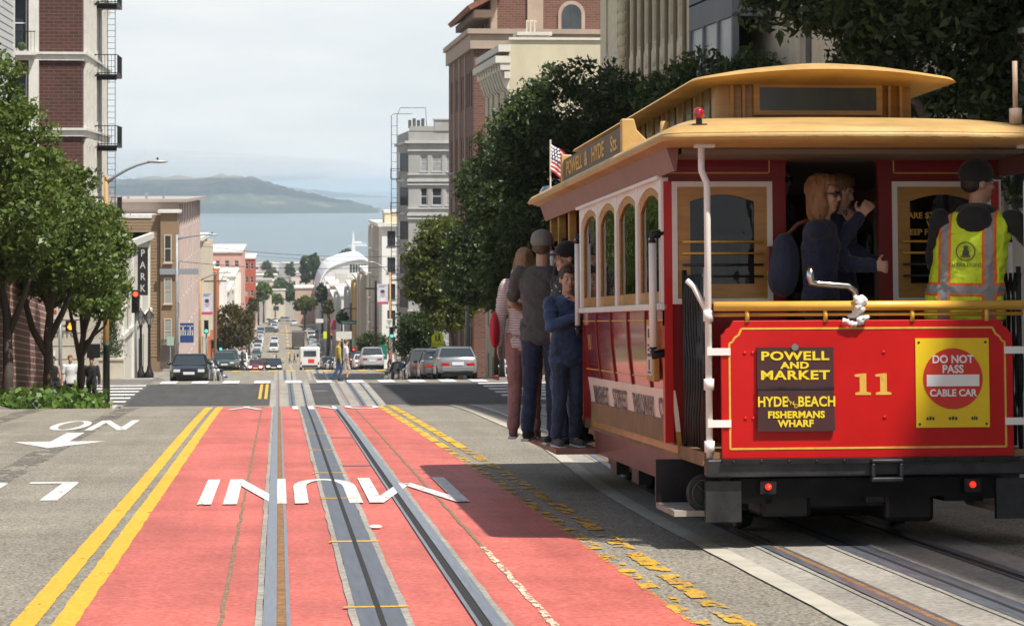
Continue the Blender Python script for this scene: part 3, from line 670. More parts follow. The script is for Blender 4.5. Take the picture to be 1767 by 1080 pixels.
# white corner post with a kink
for s in (-1, 1):
    x = s*1.005 if s < 0 else 1.04
    cp = MB().tube([(x-s*-.02,.02,2.47),(x+s*.02,.02,2.33),(x+s*.018,.02,2.31),(x-s*.012,.02,2.24),(x-s*.014,.02,2.2),(x-s*.014,.02,.55)], .021, 10).build('corner_post', c_white, car, smooth=True)
    for z in (.62,1.0,1.42): MB().tube([(x-s*.014,.02,z-.035),(x-s*.014,.02,z+.035)], .032, 10).build('post_clamp', c_white, cp, smooth=True)
    for z in (1.20,.76): MB().box(min(x,s*.86),max(x,s*.86),-.012,.02,z-.022,z+.022).build('clamp_strap', c_white, cp)
    MB().box(min(x-s*.06,x+s*.06),max(x-s*.06,x+s*.06),-.02,.06,2.455,2.48).build('post_cap', c_white, cp)
    MB().tube([(x-s*.014,.02,1.43),(x-s*-.06,.1,1.6),(x-s*-.1,.12,1.64)], .018, 8).build('hand_hook', c_white, cp, smooth=True)
# folding lattice gate at the platform side
for s in (-1, 1):
    gt = tag(MB().tube([(s*1.0,.13,.55),(s*1.0,.13,1.72)], .016, 8).build('lattice_gate', c_black, car, smooth=True))
    MB().tube([(s*1.0,.86,.55),(s*1.0,.86,1.72)], .016, 8).build('gate_stile', c_black, gt, smooth=True)
    for k in range(7):
        y0 = .15+k*.1
        for d in (-1, 1):
            pts = [(s*(1.0+.008*d), y0+.05*d*math.sin(i*math.pi/2+.6), .6+i*.18) for i in range(7)]
            MB().tube(pts, .011, 6).build('gate_slat', c_black, gt, smooth=True)
# bumper, steps, running gear
bm_ = MB().box(-1.02,1.02,-.05,.06,.435,.545).build('bumper', c_steel, car, bevel=.012)
MB().box(-.93,.93,-.075,-.0495,.515,.545).build('bumper_angle', c_black, bm_)
for k in range(11): MB().ell((-.86+k*.172,-.076,.53), (.010,.008,.010), 8).build('rivet', c_black, bm_, smooth=True)
x = hx(1528); b = MB()
for q in ((x-.10,x+.10,.515,.54),(x-.10,x+.10,.40,.43),(x-.10,x-.075,.43,.515),(x+.075,x+.10,.43,.515)): b.box(q[0],q[1],-.12,-.051,q[2],q[3])
b.build('coupler_pocket', c_steel, bm_, bevel=.008)
for px in (1325, 1683): 
    b = MB(); b.lathe([(0,-.03),(.014,-.028),(.02,-.01),(.02,0)], 12, (hx(px),-.03,.375), 'y'); b.build('tail_lamp', mat('tail_lamp_red', (.6,.01,.005), .2, emit=(1,.03,.01), estr=1.2), car, smooth=True)
    MB().box(hx(px)-.05,hx(px)+.05,-.028,.0,.33,.41).build('lamp_plate', c_black, car)
for s in (-1, 1):
    a, c = sorted((s*.80, s*1.02)); MB().box(a,c,.0,.05,.16,.41).build('step_apron', c_steel, car)
    a, c = sorted((s*.84, s*1.2)); MB().box(a,c,.1,.85,.19,.225).build('step_board', mat('step_grey', (.30,.26,.22), .7, var=.3, scale=6), car)
    MB().box(a,c,.84,.88,.2,.5).build('step_riser', c_black, car)
    a, c = sorted((s*.55, s*.8)); MB().box(a,c,.3,7.6,.25,.5).build('truss_beam', c_black, car)
    for y in (1.5,2.7,5.6,6.8):
        b = MB(); b.lathe([(0,-.05),(.26,-.05),(.28,-.02),(.26,.05),(0,.05)], 20, (s*.525,y,.27), 'x'); b.build('wheel', c_steel, car, angle=40)
    for y in (1.0,3.0,4.2): MB().box(min(s*.9,s*1.0),max(s*.9,s*1.0),y,y+.35,.2,.35).build('spring_box', c_black, car)
b = MB(); b.lathe([(0,-.02),(.11,-.02),(.12,0),(.11,.02),(0,.02)], 18, (-1.0,.14,.33), 'y'); bw = b.build('brake_wheel', c_black, car)
b = MB(); b.tube([(-1.0+.085*math.cos(t*.4),.10,.33+.085*math.sin(t*.4)) for t in range(17)], .006, 6)
for t in (0.3,2.4,4.5): b.tube([(-1.0,.10,.33),(-1.0+.085*math.cos(t),.10,.33+.085*math.sin(t))], .005, 6)
b.build('wheel_spokes', c_steel, bw, smooth=True)
MB().box(-.5,.5,.4,7.4,.22,.5).build('underframe', c_black, car); MB().box(-.66,.6,1.1,2.9,.10,.42).build('truck_frame', c_black, car, bevel=.05); MB().box(-.66,.66,4.9,7.3,.10,.42).build('truck_frame', c_black, car, bevel=.05); MB().box(.18,.5,.35,.8,.12,.4).build('brake_shoe_box', c_black, car, bevel=.03); MB().box(-.62,-.3,.3,.75,.16,.4).build('brake_shoe_box', c_black, car, bevel=.03)
for x_ in (-.55,-.2,.25,.6): MB().tube([(x_,.15,.36),(x_,1.4,.24)], .018, 6).build('brake_rod', c_steel, car)
for x_, z_ in ((-.35,.30),(.05,.26),(.45,.31)): MB().box(x_-.06,x_+.06,.05,.16,z_,.42).build('hanger_bracket', c_black, car, bevel=.01); MB().box(-.85,.85,.05,.12,.3,.42).build('end_beam', c_black, car)
# brake crank with a rag tied on it
ck = MB().tube([(hx(1492),.12,.6),(hx(1492),.12,1.52),(hx(1490),.12,1.57),(hx(1478),.12,1.60),(hx(1425),.13,1.615),(hx(1414),.13,1.625),(hx(1412),.13,1.66),(hx(1412),.13,1.72)], .022, 12, rs=[.02,.02,.022,.024,.024,.026,.026,.022]).build('brake_crank', c_chrome, car, smooth=True)
b = MB(); random.seed(3)
for k in range(16): b.ell((hx(1487)+random.uniform(-.03,.035), -.02+random.uniform(-.02,.04), 1.44+random.uniform(-.06,.09)), (random.uniform(.012,.03),.016,random.uniform(.02,.04)), 8, Matrix.Rotation(random.random()*3,3,'Y'))
b.cbox((hx(1470),-.03,1.375), (.09,.015,.025), Matrix.Rotation(.4,3,'Y')); RAG = b
if 0: tag(b.build('tied_rag', None), 'white rag knotted round the brake crank at the yellow rail', 'rag')
# flag on the roof
def flag(loc, sc, rz, label):
    t = thing('flag', label, 'flag', loc, rz)
    MB().tube([(0,0,-.1),(0,0,.56*sc)], .008, 6).build('flag_pole', M('pole_pale', (.7,.66,.6), .5), t)
    fr_, fw, fb = M('flag_red', (.5,.02,.04), .8), M('flag_white', (.75,.74,.73), .8), M('flag_blue', (.03,.05,.2), .8)
    b = MB(); nx = 14
    def P(i, j): u = i/nx; return (u*.26*sc, .03*math.sin(u*9+j*.3), .52*sc-(j/13)*.34*sc - u*.16*sc)
    for j in range(13):
        for i in range(nx):
            b.cur = 2 if (j < 7 and i < 6) else (0 if j % 2 == 0 else 1)
            o = len(b.v); b.add([P(i,j),P(i+1,j),P(i+1,j+1),P(i,j+1)], [(0,1,2,3)])
    for k in range(16): 
        u = P(.8+(k%4)*1.35, 1+(k//4)*1.6); b.cur = 1; b.ell((u[0],u[1]-.008,u[2]), (.011*sc/.6,.006,.011*sc/.6), 5)
    b.build('flag_cloth', [fr_, fw, fb], t)
    return t
# ------------------------------------------------------------------ buildings
def brickmat(name, c1, c2, mortar, sc=1., shear=0., off=.5):
    m = bpy.data.materials.new(name); m.use_nodes = True; t = m.node_tree; b = t.nodes['Principled BSDF']; L = t.links.new
    tcn = t.nodes.new('ShaderNodeTexCoord'); sp = t.nodes.new('ShaderNodeSeparateXYZ'); L(tcn.outputs['Object'], sp.inputs[0])
    ad = t.nodes.new('ShaderNodeMath'); ad.operation = 'ADD'; L(sp.outputs['X'], ad.inputs[0]); L(sp.outputs['Y'], ad.inputs[1])
    zz = sp.outputs['Z']
    if shear:
        ma = t.nodes.new('ShaderNodeMath'); ma.operation = 'MULTIPLY_ADD'; ma.inputs[1].default_value = shear; L(sp.outputs['Y'], ma.inputs[0]); L(zz, ma.inputs[2]); zz = ma.outputs[0]
    cb = t.nodes.new('ShaderNodeCombineXYZ'); L(ad.outputs[0], cb.inputs['X']); L(zz, cb.inputs['Y'])
    br = t.nodes.new('ShaderNodeTexBrick'); L(cb.outputs[0], br.inputs['Vector']); br.inputs['Scale'].default_value = 1/sc
    br.inputs['Brick Width'].default_value = .42; br.inputs['Row Height'].default_value = .15; br.inputs['Mortar Size'].default_value = .018; br.inputs['Mortar Smooth'].default_value = .2; br.inputs['Bias'].default_value = 0
    br.inputs['Color1'].default_value = c1+(1,); br.inputs['Color2'].default_value = c2+(1,); br.inputs['Mortar'].default_value = mortar+(1,)
    nz = t.nodes.new('ShaderNodeTexNoise'); nz.inputs['Scale'].default_value = .5; nz.inputs['Detail'].default_value = 5; L(tcn.outputs['Object'], nz.inputs['Vector'])
    rp = t.nodes.new('ShaderNodeValToRGB'); rp.color_ramp.elements[0].color = (.72,.72,.72,1); rp.color_ramp.elements[1].color = (1.1,1.1,1.1,1); L(nz.outputs['Fac'], rp.inputs[0])
    mx = t.nodes.new('ShaderNodeMix'); mx.data_type = 'RGBA'; mx.blend_type = 'MULTIPLY'; mx.inputs['Factor'].default_value = 1; L(br.outputs['Color'], mx.inputs['A']); L(rp.outputs[0], mx.inputs['B'])
    L(mx.outputs['Result'], b.inputs['Base Color']); b.inputs['Roughness'].default_value = .85
    bp = t.nodes.new('ShaderNodeBump'); bp.inputs['Strength'].default_value = .5; bp.inputs['Distance'].default_value = .02; L(br.outputs['Fac'], bp.inputs['Height']); bp.invert = True; L(bp.outputs[0], b.inputs['Normal'])
    return m
def stucco(c, var=.1): return M('stucco_%d_%d_%d' % tuple(int(x*255) for x in c), c, .85, var=var, scale=.8, bump=.25, bscale=9, stretch=(1,1,.35))
w_glass = mat('window_glass', (.035,.042,.05), .08, var=.5, scale=.6, spec=.8)
w_glass2 = mat('window_glass_curtain', (.30,.31,.31), .35, var=.35, scale=1.2, spec=.6)
w_trim = mat('window_trim_white', (.66,.64,.58), .6, var=.1, scale=3)
w_dark = mat('window_trim_dark', (.06,.055,.05), .5)
iron = mat('black_iron', (.02,.02,.022), .45, var=.3, scale=6, metal=.3)
_wm = {}
def win_meshes(w, h, m, g, ft, mid):
    k = (round(w,2), round(h,2), m.name, g.name, ft, mid)
    if k not in _wm:
        b = MB()                                   # local: u = x, outward = -y, v = z, origin at bottom middle
        for q in ((-w/2,-w/2+ft,0,h),(w/2-ft,w/2,0,h),(-w/2+ft,w/2-ft,0,ft),(-w/2+ft,w/2-ft,h-ft,h)): b.box(q[0],q[1],.02,.09,q[2],q[3])
        if mid: b.box(-w/2+ft,w/2-ft,.03,.085,h*.5-ft*.4,h*.5+ft*.4)
        p = MB().box(-w/2+ft*.8,w/2-ft*.8,.06,.07,ft*.8,h-ft*.8)
        s = MB().box(-w/2-.08,w/2+.08,-.10,.09,-.09,0)
        _wm[k] = (b.mesh('window', m), p.mesh('pane', g), s.mesh('sill', m))
    return _wm[k]
class Bldg:
    def __init__(s, name, label, x0, x1, y0, y1, z0, z1, wall, cat='building', group=None):
        s.r = thing(name, label, cat, ((x0+x1)/2, (y0+y1)/2, z0), 0, group); s.o = Vector(s.r.location); s.wall = wall
        s.x0, s.x1, s.y0, s.y1, s.z0, s.z1 = x0, x1, y0, y1, z0, z1; s.op = {'S': [], 'E': [], 'W': []}
    def part(s, name, mb, m, parent=None, **k):          # mesh given in world coordinates
        mb.v = [(a-s.o.x, b-s.o.y, c-s.o.z) for a, b, c in mb.v]; return mb.build(name, m, parent or s.r, **k)
    def box(s, name, m, x0, x1, y0, y1, z0, z1, **k): return s.part(name, MB().box(x0,x1,y0,y1,z0,z1), m, **k)
    def win(s, face, u, z, w, h, m=None, g=None, ft=.07, mid=True, sill=True, depth=.16):
        m = m or w_trim; g = g or (w_glass if random.random() < .7 else w_glass2)
        s.op[face].append((u-w/2, u+w/2, z, z+h, depth)); fm, pm, sm = win_meshes(w, h, m, g, ft, mid)
        if face == 'S': loc, rz = (u, s.y0+depth-.09, z), 0
        elif face == 'E': loc, rz = (s.x1-depth+.09, u, z), R(90)
        else: loc, rz = (s.x0+depth-.09, u, z), R(-90)
        f = link('window', fm, s.r, loc=Vector(loc)-s.o, rot=(0,0,rz)); link('pane', pm, f)
        if sill:
            o = link('sill', sm, f); o.location = (0, -depth+.09, 0)
        return f
    def finish(s, top=True):
        b = MB()
        for face, (a, c) in (('S',(s.x0,s.x1)),('E',(s.y0,s.y1)),('W',(s.y0,s.y1))):
            def P(u, v, d=0):
                return {'S': (u, s.y0+d, v), 'E': (s.x1-d, u, v), 'W': (s.x0+d, u, v)}[face]
            ops = [o for o in s.op[face]]
            us = sorted({a, c}|{min(max(q,a),c) for o in ops for q in o[:2]}); vs = sorted({s.z0,s.z1}|{min(max(q,s.z0),s.z1) for o in ops for q in o[2:4]})
            for i in range(len(us)-1):
                for j in range(len(vs)-1):
                    mu, mv = (us[i]+us[i+1])/2, (vs[j]+vs[j+1])/2
                    if any(o[0] < mu < o[1] and o[2] < mv < o[3] for o in ops): continue
                    b.add([P(us[i],vs[j]),P(us[i+1],vs[j]),P(us[i+1],vs[j+1]),P(us[i],vs[j+1])], [(0,1,2,3)])
            for o in ops:
                u0,u1,v0,v1,d = o
                q = [(u0,v0),(u1,v0),(u1,v1),(u0,v1)]
                for k in range(4): (p0,r0),(p1,r1) = q[k], q[(k+1)%4]; b.add([P(p0,r0),P(p1,r1),P(p1,r1,d),P(p0,r0,d)], [(0,1,2,3)])
                b.add([P(u,v,d) for u,v in q], [(0,1,2,3)])
        b.add([(s.x0,s.y1,s.z0),(s.x1,s.y1,s.z0),(s.x1,s.y1,s.z1),(s.x0,s.y1,s.z1)], [(0,1,2,3)])
        if top: b.add([(s.x0,s.y0,s.z1),(s.x1,s.y0,s.z1),(s.x1,s.y1,s.z1),(s.x0,s.y1,s.z1)], [(0,1,2,3)])
        w = s.part('wall', b, s.wall)
        return s
    def cornice(s, z, h, out, m, faces='SE', name='cornice'):
        x0, x1, y0, y1 = s.x0, s.x1, s.y0, s.y1
        return s.box(name, m, x0-(out if 'W' in faces else -.02), x1+(out if 'E' in faces else -.02), y0-(out if 'S' in faces else -.02), y1-.02, z, z+h)
def zpx(py, zc): return EYE+(HY-py)/FPX*zc
def xpx(px, y): return (px-480)*y/FPX*1.0+0     # street-parallel lines: px = 480 + f*x/y (near enough)
brick_red = brickmat('brick_red', (.105,.036,.026), (.07,.024,.018), (.12,.085,.07), 1)
brick_brown = brickmat('brick_brown', (.20,.085,.058), (.14,.058,.042), (.20,.15,.12), 1)
brick_wall = brickmat('brick_garden_wall', (.28,.105,.08), (.22,.08,.065), (.55,.47,.42), 1.25, shear=.085)
cream_t = stucco((.62,.58,.50)); random.seed(11)
# --- near left: pale sided house on a brick retaining wall
B = Bldg('sided_house', 'pale grey house with wide siding boards at the top left corner', -20, -8.62, 40, 82.5, gz(60)-3, EYE+14, stucco((.5,.5,.5))); B.finish()
for k in range(46):
    z = EYE-1+k*.235; B.part('siding_board', MB().prism([(-8.62,z),(-8.585,z),(-8.60,z+.232),(-8.62,z+.232)], 56, 82.5), M('siding_grey', (.50,.51,.50), .7, var=.06, scale=2))
B.box('corner_board', M('siding_trim', (.6,.6,.57), .7), -8.75, -8.56, 82.4, 82.6, EYE-2, EYE+13)
b = MB(); rows = []
for y in np.arange(30, 82.6, 2.5): rows.append([(-12,y,gz(y)-1),(-7.45,y,gz(y)-1),(-7.45,y,gz(y)+4.6),(-12,y,gz(y)+4.6)])
b.loft(rows); tag(b.build('brick_retaining_wall', brick_wall), 'sloping red brick retaining wall behind the street trees at the corner', 'wall')
# --- corner building with brick piers and white bands
LB = Bldg('brick_apartment_building', 'dark brick apartment building with white bands and black iron balconies', -22, -8.4, 108.2, 124.5, gz(112)-1, EYE+15, brick_red)
stone = M('beige_stone', (.50,.45,.36), .8, var=.12, scale=1.2, bump=.2, bscale=6)
for k, zb in enumerate((5.35, 2.1, -1.17, 8.6, 11.9)):
    z = EYE+zb
    LB.box('stone_band', w_trim, -22.1, -8.28, 108.08, 124.6, z, z+.34); LB.box('stone_band_lip', w_trim, -22.15, -8.18, 107.98, 124.65, z+.26, z+.36)
    for y in (110.2, 112.4, 114.6, 117.0, 119.4, 121.8):
        LB.win('E', y, z+.55, .95, 2.1, g=w_glass)
        for dy in (-.75,.75): LB.box('pilaster', w_trim, -8.42, -8.27, y+dy-.13, y+dy+.13, z+.36, z+2.9); 
        for dy in (-.75,.75): LB.part('bracket', MB().prism([(-8.4,z+2.75),(-8.16,z+2.95),(-8.12,z+3.2),(-8.4,z+3.2)], y+dy-.12, y+dy+.12), w_trim)
    LB.win('S', -11.2, z+.45, 1.0, 2.3, g=w_glass); LB.win('S', -13.4, z+.45, 1.0, 2.3, g=w_glass)
    LB.box('bay_trim', w_trim, -10.62, -10.2, 108.0, 108.3, z+.34, z+3.25); LB.box('bay_trim', w_trim, -12.3, -11.85, 108.0, 108.3, z+.34, z+3.25)
    LB.box('balconet', w_trim, -12.2, -10.3, 107.6, 108.2, z+.2, z+.36)
    for i in range(13): LB.box('balconet_bar', iron, -12.15+i*.15, -12.135+i*.15, 107.63, 107.645, z+.36, z+1.2)
    LB.box('balconet_rail', iron, -12.2, -10.3, 107.62, 107.65, z+1.18, z+1.22)
    LB.part('balcony_plant', MB().ell((-11.6,107.85,z+.62), (.22,.15,.25), 7).ell((-10.9,107.85,z+.58), (.2,.15,.2), 7), M('planter_green', (.05,.08,.03), .8, var=.4, scale=12))
    # iron balcony and ladder on the street side
    y0, y1, zf = 115.2, 118.6, z-.35
    bl = LB.box('balcony_floor', iron, -8.4, -7.32, y0, y1, zf, zf+.08); LB.box('balcony_beam', iron, -8.4, -7.36, y0+.1, y0+.2, zf-.18, zf)
    for zz in (.95, .12): 
        LB.box('balcony_rail', iron, -7.35, -7.31, y0, y1, zf+zz, zf+zz+.04); LB.box('balcony_rail', iron, -8.4, -7.35, y0, y0+.03, zf+zz, zf+zz+.04)
    mb = MB()
    for i in range(22): mb.box(-7.34,-7.32, y0+.05+i*.155, y0+.065+i*.155, zf+.08, zf+.95)
    for i in range(7): mb.box(-8.35+i*.15,-8.333+i*.15, y0+.005, y0+.02, zf+.08, zf+.95)
    tag(LB.part('balcony_bars', mb, iron), kind='stuff')
    for dx in (0,.36): LB.box('ladder_rail', iron, -7.98+dx, -7.955+dx, 118.1, 118.13, zf-2.9, zf+.9)
    for i in range(11): LB.box('ladder_rung', iron, -7.97, -7.6, 118.105, 118.125, zf-2.7+i*.28, zf-2.68+i*.28)
zs = EYE-3.9
for k in range(9):
    z = zs-.72-k*.56; LB.box('stone_course', stone, -22.2, -8.2, 107.9, 124.7, z, z+.52)
LB.box('stone_cornice', stone, -22.3, -8.05, 107.75, 124.75, zs-.2, zs+.12)
tm = link('carved_name', text_mesh('SACRAMENTO', .42, .006, .01, M('carved_dark', (.16,.14,.11), .8)), LB.r, loc=Vector((-9.9,107.89,EYE-6.35))-LB.o, rot=(R(90),0,0))
for k in range(7): LB.box('stair_step', stone, -9.6+k*.16, -8.2, 107.0-.0, 107.9, EYE-9.3+k*.0, EYE-8.9+k*.2-.4)
LB.part('stair_wall', MB().prism([(-11.4,EYE-8.9),(-9.4,EYE-7.2),(-9.4,EYE-6.95),(-11.4,EYE-8.6)], 106.7, 107.0), w_trim)
LB.finish()
# --- low pale building with garage and the tall black sign
B = Bldg('pale_low_building', 'low off white building beside the tall black vertical sign', -20, -8.4, 125.2, 166, gz(150)-2, EYE-3.1, stucco((.60,.57,.50)))
for y in np.arange(128, 165, 3.6):
    for zz in (-6.6,): B.win('E', float(y), EYE+zz, 1.2, 2.0)
B.cornice(EYE-3.5, .4, .25, w_trim, 'E'); B.box('garage_door', iron, -8.42, -8.36, 152, 157, gz(154)+.2, gz(154)+3.4); B.box('string_course', w_trim, -8.44, -8.25, 125.3, 165.9, EYE-8.3, EYE-8.05); B.finish()
for k in range(5): B.box('pilaster', w_trim, -8.45, -8.28, 127+k*9, 127.7+k*9, gz(150), EYE-3.6)
sg = thing('vertical_sign', 'tall black vertical sign with pale letters P A R K beside the brown house', 'sign', (-7.5, 140, zpx(507,140)))
MB().box(-.28,.28,-.12,.12,-.02,2.66).build('sign_box', M('sign_black_box', (.018,.018,.02), .4), sg, bevel=.02)
for k, ch in enumerate('PARK'): letters('sign_letter', ch, .56, M('sign_letter_pale', (.6,.6,.58), .5), sg, (0, -.125, 2.3-k*.65), sx=.8)
for z in (.4, 2.5): MB().box(-.85,-.25,-.03,.03,z-.2,z-.14).build('sign_bracket', iron, sg)
# --- brown clapboard house and the pink block behind
def boards(name, c, step=.22):
    m = mat(name, c, .75, var=.08, scale=1.5); t = m.node_tree; bs = t.nodes['Principled BSDF']
    tcn = t.nodes.new('ShaderNodeTexCoord'); wv = t.nodes.new('ShaderNodeTexWave'); wv.wave_type = 'BANDS'; wv.bands_direction = 'Z'; wv.wave_profile = 'SAW'; wv.inputs['Scale'].default_value = 1/step/3.1416*.5*1.0
    t.links.new(tcn.outputs['Object'], wv.inputs['Vector']); bp = t.nodes.new('ShaderNodeBump'); bp.inputs['Strength'].default_value = 1; bp.inputs['Distance'].default_value = .03; t.links.new(wv.outputs['Fac'], bp.inputs['Height']); t.links.new(bp.outputs[0], bs.inputs['Normal']); return m
brownc = mat('brown_clapboard', (.25,.165,.095), .75, var=.08, scale=1.5)
B = Bldg('clapboard_house', 'brown clapboard house with a narrow corner bay beside the crossing', -16, -9.3, 200, 207, gz(200)-2, zpx(371,200), brownc)
gt = M('trim_tan', (.50,.43,.31), .7)
B.finish(); B.box('parapet', w_trim, -16.1, -10.0, 199.9, 207, zpx(376,200), zpx(371,200)+.05)
for k in range(44):
    z = gz(200)+1.2+k*.26
    if z < zpx(378,200): B.part('clapboard', MB().prism([(200,z),(199.955,z),(199.985,z+.255),(200,z+.255)], -16, -9.42, 'x'), brownc)
B.box('corner_bay', brownc, -9.3, -7.95, 199.6, 203, zpx(598,200), zpx(365,200)); B.box('bay_cornice', w_trim, -9.5, -7.75, 199.3, 203.2, zpx(367,200), zpx(364,200)+.1)
B.box('bay_base', brownc, -9.3, -8.3, 200, 203, gz(200), zpx(598,200)); B.box('grey_band', M('band_grey', (.25,.26,.28), .6), -9.35, -6.3, 199.35, 199.5, zpx(472,200), zpx(462,200))
for py0, py1 in ((404,452),(477,522),(547,590)):
    fm, pm, sm = win_meshes(.62, (py1-py0)/4300*200, gt, w_glass2 if py0 > 450 else w_glass, .09, True)
    f = link('window', fm, B.r, loc=Vector((-8.72,199.50,zpx(py1,200)))-B.o); link('pane', pm, f); link('sill', sm, f)
    fm, pm, sm = win_meshes(.8, (py1-py0)/4300*200, gt, w_glass, .09, True)
    f = link('window', fm, B.r, loc=Vector((-7.86,201.3,zpx(py1,200)))-B.o, rot=(0,0,R(90))); link('pane', pm, f)
for k in range(14): B.box('fence_picket', M('fence_dark', (.06,.05,.045), .8), -9.3+k*.085, -9.24+k*.085, 198.6, 198.64, gz(198)+.1, gz(198)+2.5)
B = Bldg('pink_apartment_block', 'pale pink flat roofed apartment block rising behind the brown clapboard house', -18, -8.2, 207.3, 262, gz(230)-3, zpx(346,210), stucco((.52,.43,.39)))
for fl in range(5):
    z = zpx(346,210)-2.3-fl*2.95
    for y in (211,217,223,230,237,244,251,257): B.win('E', y, z, 1.3, 1.7, g=w_glass if (fl+int(y))%3 else w_glass2)
    for x in (-10.6,-13.4,-16.2): B.win('S', x, z, 1.1, 1.25)
for y in (209.2,214,220,226.5,233.5,240.5,247.5,254,260): B.box('pilaster', stucco((.5,.4,.37)), -8.25, -8.05, y-.35, y+.35, gz(230), zpx(346,210)-.3)
B.cornice(zpx(346,210)-.1, .25, .75, M('roof_edge', (.36,.32,.29), .8), 'SE'); B.finish()
for x, h in ((-16,.4),(-13.8,.7),(-12.5,.35),(-11,.5),(-9.6,.3)): B.box('roof_vent', M('vent_metal', (.3,.3,.3), .5), x, x+.2, 209, 209.3, zpx(346,210)+.1, zpx(346,210)+.15+h)
tag(MB().box(-8.0,-6.9,205.7,205.85,0,1.6).build('blue_shop_sign', M('shop_blue', (.02,.06,.2), .5), loc=(0,0,zpx(590,205))), 'dark blue shop sign with white characters under the pink block', 'sign')
o = bpy.data.objects['blue_shop_sign']
for k in range(2):
    for q in ((-.24,.24,.42,.5),(-.05,.04,-.4,.5),(-.24,.24,-.06,.02),(-.22,-.14,-.4,.1),(.14,.22,-.4,.1)): MB().box(-7.75+k*.58+q[0],-7.75+k*.58+q[1],205.68,205.7,.95+q[2]*.9,.95+q[3]*.9).build('sign_character', w_trim, o)
# --- further buildings along the hill, generic but each with its own windows
def block(px0, px1, py_top, y0, dep, c, label, side, rows=3, cols=3, name='town_house', roofc=None, zb=None, w=None, x0=None, x1=None, trim=None, ww=.9, wh=1.5, bay=False):
    a = x0 if x0 is not None else xpx(px0, y0); c1 = x1 if x1 is not None else xpx(px1, y0)
    z0 = (zb if zb is not None else gz(y0+dep)-1.5); z1 = zpx(py_top, y0)
    B = Bldg(name, label, a, c1, y0, y0+dep, z0, z1, stucco(c), 'building')
    H = z1-gz(y0)-.6; fh = H/rows
    for r in range(rows):
        z = z1-.4-(r+1)*fh+fh*.28
        for k in range(cols): B.win('S', a+(c1-a)*(k+.5)/cols, z, min(ww,(c1-a)/cols*.55), min(wh,fh*.6), sill=False)
        f = 'E' if side < 0 else 'W'; n = max(2, int(dep/3.2))
        for k in range(n): B.win(f, y0+dep*(k+.5)/n, z, 1.1, min(wh,fh*.6), sill=False)
    B.cornice(z1-.3, .38, .3, trim or w_trim, 'SE' if side < 0 else 'SW'); B.finish()
    if bay and dep > 6:
        for k in range(2):
            yy = y0+dep*(.28+.45*k); xs = (c1-.0, c1+.8) if side < 0 else (a-.8, a)
            B.box('bay_window', stucco(c), xs[0], xs[1], yy-1.1, yy+1.1, gz(y0)+3.4, z1-.6)
    return B
block(0,0,410,262.5,26,(.55,.49,.40),'tan corner building with a bay beyond the pink block',-1,4,3,x0=-17,x1=-8.1,bay=True)
block(0,0,462,289,24,(.52,.19,.08),'orange painted house with a dark tiled edge',-1,4,3,x0=-15,x1=-8.0,bay=True)
block(0,0,470,314,22,(.60,.55,.42),'cream house between the orange house and a white one',-1,3,3,x0=-15,x1=-8.0)
block(0,0,482,338,30,(.70,.68,.64),'white rendered house above the row of parked cars',-1,3,4,x0=-16,x1=-8.1,bay=True)
block(0,0,495,370,30,(.58,.50,.40),'sandy house further down the row of parked cars',-1,3,4,x0=-16,x1=-8.1)
block(0,0,500,402,34,(.66,.63,.58),'off white house at the bottom corner of the parked row',-1,3,3,x0=-18,x1=-8.0)
block(0,0,433,520,60,(.60,.34,.27),'large salmon pink apartment block below the hill',-1,5,4,x0=-15.5,x1=-7.6,ww=.9,wh=1.3)
block(0,0,418,560,30,(.74,.73,.70),'tall white block rising behind the salmon apartment block',-1,6,4,x0=-22,x1=-17,wh=1.3)
block(0,0,444,660,40,(.42,.09,.05),'brick red apartment building with maroon roof boxes',-1,5,3,x0=-10.2,x1=-4.8+-1.4,wh=1.6)
block(0,0,474,470,40,(.70,.67,.6),'white bay fronted house in front of the salmon block',-1,3,3,x0=-14,x1=-8.2,bay=True)
block(0,0,497,464,5,(.62,.55,.42),'small cream garage house at the crossing with dark trees',-1,2,3,x0=-13,x1=-8.3)
# --- right side, far to near
block(0,0,470,330,26,(.56,.50,.42),'tan fronted building with a flat cornice past the white building',1,5,3,x0=11.8,x1=19,bay=True)
block(0,0,486,358,34,(.55,.40,.20),'ochre walled building lower down behind the street banner',1,4,3,x0=11.9,x1=19,bay=True)
block(0,0,500,394,40,(.48,.47,.45),'grey house with small bays near the green street sign',1,4,3,x0=11.9,x1=18,bay=True)
block(0,0,508,464,40,(.58,.57,.55),'pale grey house below the white arched hall',1,4,3,x0=11.7,x1=20,bay=True)
block(0,0,518,506,50,(.50,.44,.34),'beige row house below the white arched hall',1,3,3,x0=11.7,x1=20)
B = Bldg('white_building', 'tall white plastered building left of the grey bay windowed building', 12.1, 19, 292, 322, gz(310)-3, zpx(386,292), stucco((.74,.73,.69)))
for fl in range(6):
    z = zpx(386,292)-2.6-fl*3.1
    for y in (295.5,300.5,306,311.5,317): B.win('W', y, z, 1.3, 1.9)
    B.win('S', 13.2, z, .95, 1.75, m=w_dark, g=w_glass); B.win('S', 14.6, z, .95, 1.75, m=w_dark, g=w_glass)
    for y in (303,314): B.box('bay_window', stucco((.62,.58,.5)), 11.3, 12.12, y-1.3, y+1.3, z-.7, z+2.2)
B.cornice(zpx(386,292)-.35, .4, .5, w_trim, 'SW'); B.finish(); B.box('roof_room', M('roof_room_tan', (.60,.52,.36), .8), 12.5, 18, 294, 300, zpx(386,292), zpx(364,292)); B.box('roof_room_band', w_trim, 12.4, 18.1, 293.9, 300.1, zpx(368,292), zpx(363,292))
